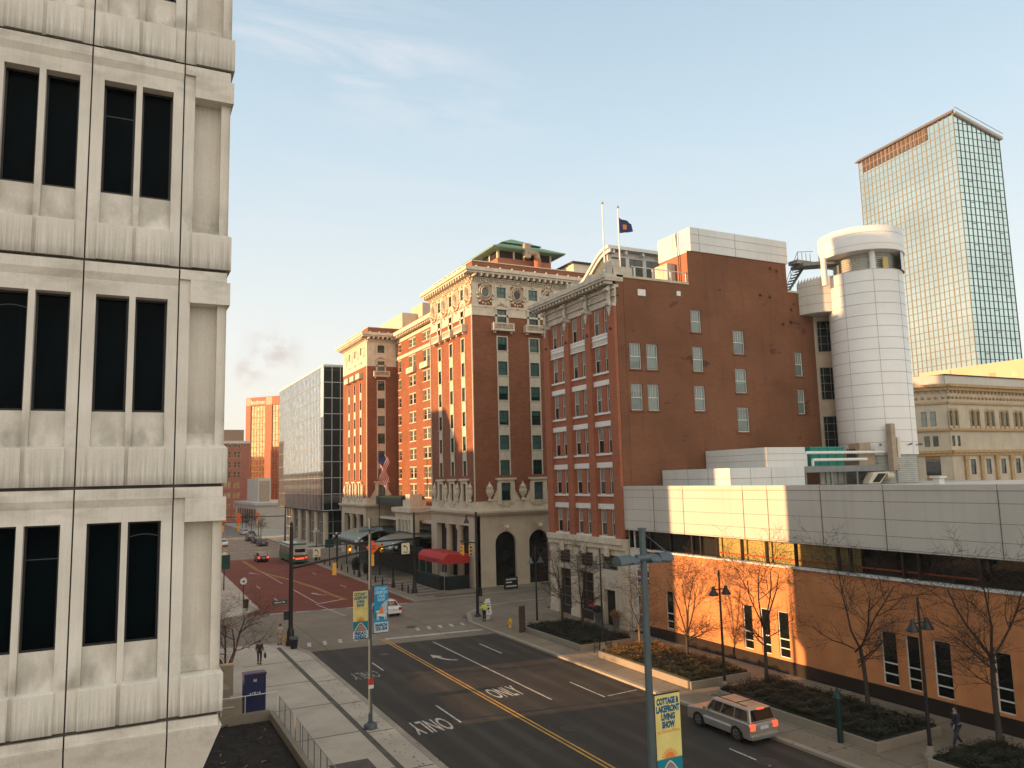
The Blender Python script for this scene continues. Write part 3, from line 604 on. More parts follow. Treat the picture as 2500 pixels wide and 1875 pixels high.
ly = node(t_, 'ShaderNodeFresnel', {'IOR': 1.45}).outputs[0]; ms = node(t_, 'ShaderNodeMixShader', {0: ly, 1: node(t_, 'ShaderNodeBsdfTransparent', {0: (.82, .86, .84, 1)}).outputs[0], 2: node(t_, 'ShaderNodeBsdfGlossy', {0: (1, 1, 1, 1), 'Roughness': .02}).outputs[0]}); t_.links.new(ms.outputs[0], o_.inputs[0])
b = MB(); F.quad(b, 2, 57.1, 7.12, 8.66, .35); b.quad(P(54.45, .15, .3), P(57.1, .15, .3), P(57.1, 7.12, .3), P(53.95, 7.12, .3)); b.build('clerestory_glass', cg, MU)
b = MB()
for u in (56.9, 54.0, 51.4, 48.7, 47.7, 45.9, 43.3, 40.9, 38.3, 34.9, 34.0, 30.4, 29.4, 25.9, 22.6, 19, 15, 11): b.cut(); F.box(b, u - .07, u + .07, 7.12, 8.66, .2, .42)
b.split('mullion', M_base, MU)
b = MB()
for z in (1.6, 3.2, 4.7, 6.1, 7.1): F.box(b, 54.3, 57.1, z - .035, z + .035, .22, .32)
for u in (57.0, 56.3): F.box(b, u - .04, u + .04, .1, 8.66, .2, .34)
b.build('corner_mullions', M_wpan, MU)
b = MB(); F.quad(b, 33.6, 46.2, 7.12, 8.66, .75); b.build('blinds', M_curto, MU)
b = MB(); F.box(b, 26, 46.2, 7.42, 7.5, .6, .7); b.build('handrail', M_sign_o, MU)
b = MB(); b.box(40.25, 78, 2, 57.1, 0, 6.9); b.box(42.5, 78, 2, 57.0, 6.9, 8.6); b.build('interior', M_dark, MU)
b = MB(); b.box(40.2, 78, 2, 57.15, 8.67, 12.0); b.build('roof_deck', M_louv, MU)
b = MB(); b.box(44.0, 52.4, 48.5, 57.15, 12.0, 13.72); b.box(49.1, 53.6, 49.4, 57.1, 13.723, 15.42); b.box(44.0, 44.02, 48.4, 48.5, 12, 13.7); b.build('roof_boxes', M_wpan, MU)
b = MB()
for x in (46.3, 48.6): b.box(x - .012, x + .012, 48.49, 48.51, 12, 13.72)
b.box(43.99, 52.41, 48.488, 48.51, 12.86, 12.885)
for y in (51, 53.6): b.box(43.988, 44.01, y - .012, y + .012, 12, 13.72)
b.box(43.988, 44.01, 48.5, 57.1, 12.86, 12.885)
for z in (14.3, 14.85): b.box(49.08, 53.61, 49.388, 49.41, z, z + .02); b.box(49.088, 49.11, 49.4, 57, z, z + .02)
b.build('roof_box_joints', M_seam, MU)

# ---- rooftop plant on the museum
def top(name, mb, m, label, cat, group=None): return tag(mb.build(name, m), label, cat, group)
PF = thing('service_platform', (57, 50, 12), 'grey steel service platform on legs beside the white cylindrical tower', 'platform')
b = MB(); b.box(53.9, 66.4, 50.0, 52.6, 13.45, 13.72); b.box(53.9, 66.4, 49.9, 50.0, 13.2, 13.75); b.build('deck', M_grey, PF)
for x in (54.2, 57.4, 60.7, 66.2): b = MB(); b.box(x - .08, x + .08, 50.0, 50.16, 12.0, 13.3); b.build('leg', M_grey, PF)
b = MB(); b.box(57.6, 61, 51.5, 51.7, 12.1, 13.2)
for x in (58.3, 59.1, 59.9, 60.7): b.box(x - .04, x + .04, 51.4, 51.5, 12.1, 13.2)
b.build('louvred_doors', M_louv, PF)
CH = thing('chiller', (58, 51.2, 13.72), 'teal green rooftop chiller cabinet on the service platform', 'rooftop unit')
b = MB(); b.box(55.9, 60.2, 50.9, 52.3, 13.74, 15.35); bevel(b.build('cabinet', M_chiller, CH), .04); b = MB(); b.box(55.85, 60.25, 50.85, 52.35, 15.352, 15.5); b.build('lid', M_chiller, CH)
b = MB()
for x in (57.0, 58.1, 59.2): b.box(x - .015, x + .015, 50.87, 50.9, 13.74, 15.35)
b.build('door_seams', M_dkgreen, CH)
AH = thing('air_handler', (62, 51, 13.72), 'tan air handling unit with ribbed vents right of the green chiller', 'rooftop unit')
b = MB(); b.box(61.9, 64.2, 50.7, 52.4, 13.74, 15.2); b.box(62.4, 63.9, 50.9, 52.2, 15.203, 15.85); bevel(b.build('cabinet', M_tint, AH), .04)
b = MB()
for i in range(5): b.tube((60.7 + i * .24, 50.9, 14.4), (60.7 + i * .24, 50.9, 15.3), .07, n=8)
b.build('vent_pipes', M_bark, AH)
PP = thing('insulated_pipes', (57, 50, 13.7), 'two white insulated pipes bent down at their left ends before the chiller', 'pipes')
b = MB(); b.tube((54.6, 50.3, 14.95), (65.3, 50.3, 14.95), .14, n=10); b.tube((54.6, 50.3, 14.95), (54.6, 50.3, 13.74), .13, n=10); b.build('pipe', M_white, PP)
b = MB(); b.tube((55.2, 50.1, 14.3), (62.2, 50.1, 14.3), .14, n=10); b.tube((55.2, 50.1, 14.3), (55.2, 50.1, 13.76), .13, n=10); b.build('pipe', M_white, PP)
FT = thing('metal_flue', (66.4, 50.2, 13.7), 'tan square flue stack standing against the base of the white cylinder tower', 'flue')
b = MB(); b.box(64.9, 65.5, 49.35, 49.9, 13.2, 17.6); b.build('stack', M_tint, FT); b = MB(); b.box(65.62, 65.95, 49.3, 49.8, 14.4, 16.3); b.build('vent_pipe', M_cream, FT)
DU = thing('exhaust_duct', (64.2, 49.9, 12), 'slanted silver exhaust duct with dark opening under the service platform', 'duct')
b = MB(); b.hexa([(61.6, 49.6, 12.05), (63.2, 49.6, 12.05), (63.2, 50.3, 12.05), (61.6, 50.3, 12.05)], [(62.4, 49.6, 13.1), (64.4, 49.6, 13.1), (64.4, 50.3, 13.1), (62.4, 50.3, 13.1)]); b.tube((64.3, 49.95, 12.75), (65.2, 49.95, 12.75), .38, n=14); b.build('duct', M_cream, DU)
b = MB(); b.add([(62.1, 49.59, 12.15), (63.1, 49.59, 12.15), (64.1, 49.59, 12.95), (63.0, 49.59, 12.95)], [(0, 1, 2, 3)]); b.build('opening', M_dark, DU)

# ---- cylinder stair tower
CY = thing('cylinder_tower', (67.67, 53.1, 0), 'white panelled cylindrical stair tower with open gallery under its cap, right of the brown building', 'tower')
cx, cy, r = 67.67, 53.1, 3.6
b = MB(); b.lathe([(r, 14.7), (r, 32.9), (r - .35, 32.9), (r - .35, 31.9), (.01, 31.9)], (cx, cy, 0), 64); b.build('drum', M_cyl, CY)
b = MB()
for z in [15.9 + 1.13 * i for i in range(16)]: b.lathe([(r + .012, z - .02), (r + .012, z + .02)], (cx, cy, 0), 64)
for k in range(8):
    t = 2 * math.pi * k / 8 + .12; ca, sa = math.cos(t), math.sin(t); b.tube((cx + ca * (r + .005), cy + sa * (r + .005), 14.7), (cx + ca * (r + .005), cy + sa * (r + .005), 32.9), .02, n=4)
b.build('panel_seams', M_cseam, CY)
b = MB(); b.lathe([(r - .25, 11.9), (r - .25, 14.69)], (cx, cy, 0), 48)
for i in range(14): b.lathe([(r - .25, 12.0 + .19 * i), (r - .12, 12.05 + .19 * i), (r - .25, 12.12 + .19 * i)], (cx, cy, 0), 48)
b.build('corrugated_base', M_corr, CY)
rc = 4.05; b = MB(); b.lathe([(rc, 34.75), (rc, 37.15), (rc - .2, 37.15), (rc - .2, 35.05), (.01, 35.04)], (cx - .1, cy + .1, 0), 64); b.lathe([(rc, 34.75), (.01, 34.75)], (cx - .1, cy + .1, 0), 64)
b.lathe([(rc - .15, 32.9), (rc - .15, 34.75)], (cx - .1, cy + .1, 0), 14, R_(-75), R_(30)); b.build('cap', M_cyl, CY)
b = MB()
for z in (35.35, 36.5): b.lathe([(rc + .012, z - .015), (rc + .012, z + .015)], (cx - .1, cy + .1, 0), 64)
b.build('cap_seams', M_cseam, CY)
b = MB(); b.lathe([(3.0, 31.9), (3.0, 34.74)], (cx + .4, cy + .1, 0), 8)
for i in range(13): b.lathe([(3.01, 32.0 + .2 * i), (3.12, 32.06 + .2 * i), (3.01, 32.12 + .2 * i)], (cx + .4, cy + .1, 0), 8)
b.build('louvred_core', M_corr, CY)
for k, (dx, dy) in enumerate(((-1.9, -2.6), (-4.3, 1.2))):
    b = MB(); b.tube((cx + dx, cy + dy, 31.9), (cx + dx, cy + dy, 34.76), .3, n=16); b.build('column', M_wpan, CY)
b = MB(); b.box(cx - .9, cx - .2, cy - 3.06, cy - 2.98, 32.4, 34.2); b.build('door', M_curto, CY)
# curved balcony to the brown building
n = 14; bo = MB(); pts = []
A0 = Vector((62.68, 57.35)); A1 = Vector((65.3, 50.6 + 3.4)); ctr = Vector((66.6, 57.6))
for i in range(n + 1):
    t = i / n; q = A0.lerp(A1, t); bul = math.sin(math.pi * t) * .75; q = q + Vector((-.76, -.62)).normalized() * bul; pts.append(q)
for i in range(n):
    a_, c_ = pts[i], pts[i + 1]; bo.quad((a_.x, a_.y, 29.4), (c_.x, c_.y, 29.4), (c_.x, c_.y, 33.15), (a_.x, a_.y, 32.6 + .55 * i / n))
bo.add([(q.x, q.y, 29.4) for q in pts] + [(66.5, 57.3, 29.4)], [list(range(n + 2))]); bo.build('curved_balcony', M_fascia, CY)
b = MB()
for z in (30.3, 31.25, 32.2):
    for i in range(n):
        a_, c_ = pts[i], pts[i + 1]; d = Vector((-.012, -.01)); b.quad((a_.x + d.x, a_.y + d.y, z), (c_.x + d.x, c_.y + d.y, z), (c_.x + d.x, c_.y + d.y, z + .03), (a_.x + d.x, a_.y + d.y, z + .03))
b.build('balcony_seams', M_seam, CY)
LF = Fr('A', 0, math.atan2(-.8, 1.6), (64.5, 57.15)); b = MB(); LF.quad(b, 0, 2.6, 12, 29.4, 0); b.build('link_wall', M_tint, CY)
for (z0, z1) in ((25.6, 28.9), (20.6, 24.0), (15.7, 18.9)): window(CY, LF, .3, 1.75, z0, z1, 'grid', -.05, M_museumg, M_grey)
b = MB(); LF.quad(b, .25, 1.3, 12.3, 14.2, -.06); b.build('roof_door', M_cream, CY)
b = MB(); b.hexa([(62.6, 56.2, 34.4), (68, 52, 34.4), (68.3, 54, 34.4), (62.9, 58.2, 34.4)], [(62.6, 56.2, 34.75), (68, 52, 34.75), (68.3, 54, 34.75), (62.9, 58.2, 34.75)]); b.box(62.2, 65.2, 56.6, 57.8, 34.76, 35.15); b.build('deck_beam', M_grey, CY)
b = MB()
for i in range(9):
    t = i / 8; x = 61.6 + (64.0 - 61.6) * t; z = 32.1 + 2.9 * t; b.box(x, x + .34, 57.3, 58.3, z, z + .05)
b.hexa([(61.2, 57.25, 31.8), (61.5, 57.25, 31.8), (61.5, 57.3, 31.8), (61.2, 57.3, 31.8)], [(63.9, 57.25, 35.0), (64.3, 57.25, 35.0), (64.3, 57.3, 35.0), (63.9, 57.3, 35.0)]); b.build('steps', M_teal, CY)
b = MB()
for (a_, c_) in (((61.2, 57.2, 33.0), (63.0, 57.2, 36.2)), ((63.0, 57.2, 36.2), (65.0, 57.0, 36.4)), ((61.2, 57.2, 32.4), (63.0, 57.2, 35.6))): b.tube(a_, c_, .03, n=5)
for i in range(7): x = 61.2 + i * .6; z = 33 + min(1.8, i * .6) * 1.78; b.tube((x, 57.2, z - 1.05), (x, 57.2, z), .03, n=5)
b.build('stair_rail', M_rail, CY)
b = MB()
for k in range(6):
    t = R_(-160 + 22 * k); b.tube((cx + math.cos(t) * r, cy + math.sin(t) * r, 15.6), (cx + math.cos(t) * (r + .3), cy + math.sin(t) * (r + .3), 15.6), .05); b.lathe([(.06, 0), (.16, .14)], (cx + math.cos(t) * (r + .33), cy + math.sin(t) * (r + .33), 15.6), 8)
b.build('floodlights', M_grey, CY)

# ---- brown brick loft building
BL = thing('brick_loft_building', (50, 64, 0), 'seven storey red brick building with ornate cream cornice and blank brown painted side wall', 'building')
F = Fr('X', 39.8); P = F.P
rows = [(26.42, 28.82), (22.87, 25.28), (19.15, 21.6), (15.42, 17.84), (11.7, 14.08), (7.98, 10.34)]
bays = [(58.38, 61.3), (62.25, 65.27), (66.2, 69.22)]
wc = [(58.45, 59.37), (60.13, 61.08), (62.45, 63.37), (64.15, 65.05), (66.38, 67.36), (68.04, 68.98)]
holes = [(a, c, z0, z1) for (z0, z1) in rows for (a, c) in wc]
b = MB(); F.wall(b, 57.3, 70.35, 7.3, 28.9, holes, .25)
for (a, c) in ((57.22, 58.38), (61.3, 62.25), (65.27, 66.2), (69.22, 70.35)): F.box(b, a, c, 7.8, 28.6, -.32, -.002)
b.box(39.82, 52, 70.3, 70.36, 7, 31); b.build('front_wall', M_brick_b, BL)
for (z0, z1) in rows:
    for (a, c) in wc: window(BL, F, a, c, z0, z1, 'sash3', .1, M_pane, M_white)
b = MB()
for i, (z0, z1) in enumerate(rows):
    for (a, c) in bays:
        b.cut(); F.box(b, a, c, z0 - .2, z0 - .01, -.12, .02); b.cut()
        if i > 1: F.box(b, a, c, z1 + .02, z1 + .5, -.1, -.003)
        if i == 1: F.box(b, a, c, 25.34, 26.21, -.08, -.003); F.box(b, a, c, 25.9, 26.0, -.14, -.08); F.box(b, a, c, 25.34, 25.45, -.14, -.08)
b.split('stone_band', M_white, BL)
b = MB()
for (a, c) in bays:
    u = a + .1; g = MB()
    while u < c - .1: F.box(g, u, u + .05, 25.47, 25.88, -.105, -.08); u += .16
    g.build('dentil_band', M_terra2, BL)
for (a, c) in ((57.3, 58.3), (61.3, 62.25), (65.27, 66.2), (69.22, 70.2)):
    m_ = (a + c) / 2
    b.cut(); b.tube(P(m_, 26.6, -.33), P(m_, 26.6, -.42), .13, n=10)
b.split('rosette', M_bark, BL)
b = MB(); F.box(b, 57.21, 70.4, 28.9, 29.5, -.12, .3); F.box(b, 57.2, 70.42, 29.5, 29.62, -.3, .3); F.box(b, 57.21, 70.4, 29.62, 30.2, -.16, .3); F.box(b, 57.2, 70.45, 30.2, 30.32, -.34, .3)
F.box(b, 57.19, 70.5, 30.32, 30.6, -.2, .3)
for (a, c) in ((57.22, 58.38), (61.3, 62.25), (65.27, 66.2), (69.22, 70.35)): F.box(b, a + .02, c - .02, 28.605, 28.898, -.36, -.004)
u = 57.3
while u < 70.3: F.box(b, u, u + .07, 29.7, 30.1, -.2, -.16); u += .16
for (a, c) in ((57.3, 58.3), (61.3, 62.25), (65.27, 66.2), (69.22, 70.2)):
    m_ = (a + c) / 2; F.box(b, m_ - .2, m_ + .2, 28.2, 30.55, -.5, -.36); b.tube(P(m_ - .26, 28.9, -.55), P(m_ + .26, 28.9, -.55), .24, n=12); b.tube(P(m_ - .24, 30.2, -.6), P(m_ + .24, 30.2, -.6), .2, n=12); b.lathe([(.02, -.5), (.14, -.25), (.1, 0)], P(m_, 28.2, -.42), 8)
b.build('frieze', M_terra2, BL)
b = MB(); b.box(38.62, 40.6, 57.15, 71.6, 30.9, 31.12); b.box(38.5, 40.6, 57.12, 71.75, 31.122, 31.5)
u = 57.35
while u < 71.4: b.box(38.75, 39.6, u, u + .28, 30.62, 30.898); u += .62
b.box(39.6, 39.95, 57.2, 70.6, 31.5, 32.05)
for u in (57.3, 60.6, 64.2, 67.7, 70): b.box(39.45, 40.1, u, u + 1.0, 31.5, 32.35)
b.box(39.5, 40.4, 57.25, 58.6, 32.35, 32.95); b.box(39.6, 41.7, 57.16, 57.5, 31.5, 32.3); b.build('cornice', M_terra2, BL)
# storefront
b = MB(); F.box(b, 57.2, 70.5, 7.3, 7.82, -.5, .3); F.box(b, 57.2, 70.5, 6.85, 7.3, -.34, .3); F.box(b, 57.2, 70.5, 6.3, 6.85, -.12, .3)
for (a, c) in ((57.2, 58.4), (61.1, 62.4), (64.95, 66.45), (68.9, 70.5)): F.box(b, a, c, .1, 6.3, -.2, .3); F.box(b, a + .12, a + .2, .9, 5.9, -.26, -.2); F.box(b, c - .2, c - .12, .9, 5.9, -.26, -.2); F.box(b, a - .05, c + .05, .1, .8, -.28, -.2)
for (a, c) in ((58.4, 61.1), (62.4, 64.95), (66.45, 68.9)): F.box(b, a, c, 4.45, 4.95, -.05, .3); m_ = (a + c) / 2; F.box(b, m_ - .3, m_ + .3, 6.2, 7.0, -.5, -.3)
F.box(b, 58.4, 59.1, .1, 4.45, -.1, .3); F.box(b, 60.9, 61.1, .1, 4.45, -.1, .3); F.box(b, 59.1, 60.9, 3.2, 4.45, -.04, .3)
b.build('storefront', M_terra, BL)
for (a, c) in ((58.4, 61.1), (62.4, 64.95), (66.45, 68.9)): window(BL, F, a + .05, c - .05, 4.97, 6.28, 'grid', .12, M_museumg, M_grey)
for (a, c) in ((62.4, 64.95), (66.45, 68.9)): window(BL, F, a + .05, c - .05, .9, 4.42, 'grid', .14, M_museumg, M_grey)
b = MB(); F.quad(b, 59.1, 60.9, .15, 3.2, .28); b.build('door', M_dark, BL)
b = MB(); F.box(b, 62.6, 63.9, 1.25, 1.7, .1, .13); b.build('shop_sign', M_flagr, BL)
b = MB()
for z in (.1,): F.box(b, 62.4, 64.95, .1, .88, .0, .3); b.cut(); F.box(b, 66.45, 68.9, .1, .88, 0, .3)
b.split('stall_riser', M_base, BL)
# side wall
F = Fr('Y', 57.2); P = F.P
sw = [(48.26, 49.52, 26.72, 28.88), (41.02, 42.3, 22.9, 25.28), (42.9, 44.18, 22.9, 25.28), (48.27, 49.55, 22.95, 25.32), (40.98, 42.28, 19.15, 21.54), (42.86, 44.13, 19.15, 21.54), (48.24, 49.54, 19.2, 21.56), (53.4, 54.85, 24.88, 27.23), (53.4, 54.88, 21.06, 23.43), (53.4, 54.9, 17.25, 19.62), (61.54, 62.6, 23.0, 25.45), (61.56, 62.6, 19.12, 21.6)]
b = MB(); b1 = [h for h in sw if h[0] < 48.2]; b2_ = [h for h in sw if 48.2 < h[0] < 61]; b3 = [h for h in sw if h[0] > 61]
F.wall(b, 39.81, 48.2, 8, 31.3, b1, .2); F.wall(b, 48.2, 61.15, 8, 34.7, b2_, .2); F.wall(b, 61.15, 62.66, 8, 31.7, b3, .2); F.wall(b, 62.66, 64.9, 8, 29.4, [], .2); b.build('side_wall', M_stucco, BL)
for h in sw: window(BL, F, *h, 'sash3', .13, M_panes, M_white)
b = MB()
for h in sw: b.cut(); F.box(b, h[0] - .12, h[1] + .12, h[2] - .14, h[2] - .005, -.1, .1)
b.cut(); b.split('window_sill', M_stucco, BL); b = MB(); F.box(b, 40.62, 40.66, 12.5, 30.9, -.03, 0); b.build('downpipe', M_stucco, BL)
b = MB(); F.box(b, 39.9, 48.2, 31.3, 31.52, -.08, .4); b.cut(); F.box(b, 61.15, 62.7, 31.7, 31.9, -.08, .4); b.split('coping', M_lime, BL)
for (a, c, z0, z1, n_) in ((42.2, 43.05, 29.75, 30.35, 2), (46.7, 47.15, 30.1, 30.55, 1)):
    b = MB(); F.box(b, a, c, z0, z1, -.08, 0); v = b.build('vent', M_white, BL); b = MB()
    for i in range(n_): q = z0 + (z1 - z0) * (i + .5) / n_; F.box(b, a + .08, c - .08, q - .07, q + .07, -.085, -.07)
    b.build('slot', M_dark, v)
b = MB()
for (u, z) in ((57.3, 31.1), (58.6, 31.0), (61.5, 29.9), (61.4, 28.6), (60.2, 28.3), (58.9, 34.0), (59.8, 33.8)): b.cut(); b.tube(P(u, z, 0), P(u, z, -.3), .14, n=10)
b.split('exhaust_cap', M_stucco, BL)
b = MB(); b.box(40.4, 64.8, 57.75, 70.28, 8, 31.2); b.box(48.75, 61.1, 57.75, 62.0, 31.2, 34.68); b.box(40.3, 64, 57.5, 70, 0, 8); b.build('core', M_dark, BL)
b = MB(); b.quad((48.7, 57.21, 31.2), (48.7, 62.0, 31.2), (48.7, 62.0, 34.7), (48.7, 57.21, 34.7)); b.build('penthouse_brick', M_brick_o, BL)
b = MB(); b.box(48.62, 61.35, 57.1, 62.1, 34.7, 37.05); b.build('penthouse_panels', M_wpan, BL)
b = MB(); b.box(48.6, 61.36, 57.085, 57.11, 36.35, 36.37); b.box(48.6, 61.36, 57.085, 57.11, 35.5, 35.52)
for x in (49.7, 54.3): b.box(x - .012, x + .012, 57.085, 57.11, 34.7, 37.05)
b.box(48.6, 48.63, 59.7, 59.73, 34.7, 37.05); b.build('penthouse_joints', M_seam, BL)
# roof pavilion with curved gable
b = MB(); zc = lambda y: 37.3 if y < 66 else (37.3 - 2.9 * (1 - math.cos(min(1, (y - 66) / 6.5) * math.pi)) / 2)
ys_ = [65.6 + i * .5 for i in range(17)]
for i in range(len(ys_) - 1): y0, y1 = ys_[i], ys_[i + 1]; b.hexa([(44.9, y0, zc(y0) - .35), (44.9, y1, zc(y1) - .35), (58, y1, zc(y1) - .35), (58, y0, zc(y0) - .35)], [(44.9, y0, zc(y0)), (44.9, y1, zc(y1)), (58, y1, zc(y1)), (58, y0, zc(y0))])
for i in range(len(ys_) - 1): y0, y1 = ys_[i], ys_[i + 1]; b.hexa([(45.1, y0, zc(y0) - .75), (45.1, y1, zc(y1) - .75), (45.3, y1, zc(y1) - .75), (45.3, y0, zc(y0) - .75)], [(45.1, y0, zc(y0) - .352), (45.1, y1, zc(y1) - .352), (45.3, y1, zc(y1) - .352), (45.3, y0, zc(y0) - .352)])
for x in (45.6, 47.2, 49.4, 51.6, 53.8): b.box(x, x + .25, 65.75, 66.5, 36.55, 36.94)
b.box(45.3, 56, 66.35, 66.5, 36.3, 36.9); b.box(45.3, 56, 66.3, 66.5, 31.3, 34.3)
for x in (45.3, 47.6, 49.8, 52, 54.2): b.box(x, x + .45, 66.34, 66.5, 34.3, 36.3)
b.build('pavilion_roof', M_wpan, BL)
b = MB(); b.box(45.5, 56, 66.42, 66.46, 34.3, 36.3)
for i in range(len(ys_) - 1): y0, y1 = max(66.45, ys_[i]), ys_[i + 1]; b.quad((45.32, y0, 34.3), (45.32, y1, 34.3), (45.32, y1, max(34.3, zc(y1) - .7)), (45.32, y0, max(34.3, zc(y0) - .7)))
b.build('pavilion_glass', M_pane, BL)
b = MB()
for x in (46.55, 48.8, 51.0): b.box(x, x + .05, 66.38, 66.42, 34.3, 36.3)
b.box(45.5, 56, 66.38, 66.42, 35.2, 35.26)
for z in (31.9, 32.5, 33.1, 33.7): b.box(45.5, 56, 66.28, 66.3, z, z + .04)
b.build('pavilion_mullions', M_seam, BL)
b = MB(); b.box(47.6, 48.6, 59.5, 61.5, 31.3, 34.0); b.build('stair_hood', M_terra2, BL)
b = MB()
for x in (42.2, 44.3, 46.4, 48.3): b.box(x, x + .16, 57.6, 57.7, 31.4, 32.6)
b.box(41.9, 48.7, 57.6, 57.68, 32.55, 32.62); b.build('roof_railing', M_wpan, BL)

# ---- flagpoles on the roof
def flagpole(x, y, z0, z1, label, r=.07, grp='flagpoles on the brick building roof'):
    t = thing('flagpole', (x, y, z0), label, 'flagpole', grp); b = MB(); b.tube((x, y, z0), (x, y, z1), r * 1.25, r * .8, 10); b.build('pole', M_white, t)
    b = MB(); b.ball((x, y, z1 + .08), .13); b.build('finial', M_steel, t); return t
flagpole(40.6, 60, 31.3, 39.2, 'bare white flagpole at the roof edge, left of the flag flying pole')
flagpole(42.38, 60, 31.3, 39.05, 'white roof flagpole flying a dark blue flag')
def flag(o, u, wd, ht, m, sag, name, label, n=12):
    b = MB(); vs = []
    for i in range(n + 1):
        for j in range(9):
            s = i / n; t = j / 8; x = o[0] + u[0] * wd * s; y = o[1] + u[1] * wd * s + .18 * math.sin(s * 9 + t * 1.5) * s; vs.append((x, y + .1 * math.sin(s * 6), o[2] - t * ht * (1 - .35 * s) - sag * s * (1 - .4 * t)))
    b.smooth = True
    for i in range(n):
        for j in range(8):
            a = i * 9 + j; b.cur = m[1](i / n, j / 8); b.add([vs[a], vs[a + 9], vs[a + 10], vs[a + 1]], [(0, 1, 2, 3)])
    return tag(b.build(name, m[0]), label, 'flag')
flag((42.42, 60, 38.15), (1, .0), 1.5, 1.6, ([M_flagb, M_ban_o, M_flagw], lambda s, t: 1 if (.3 < s < .55 and .3 < t < .72) else 0), .5, 'state_flag', 'dark blue flag with orange and white crest blowing from the roof pole')

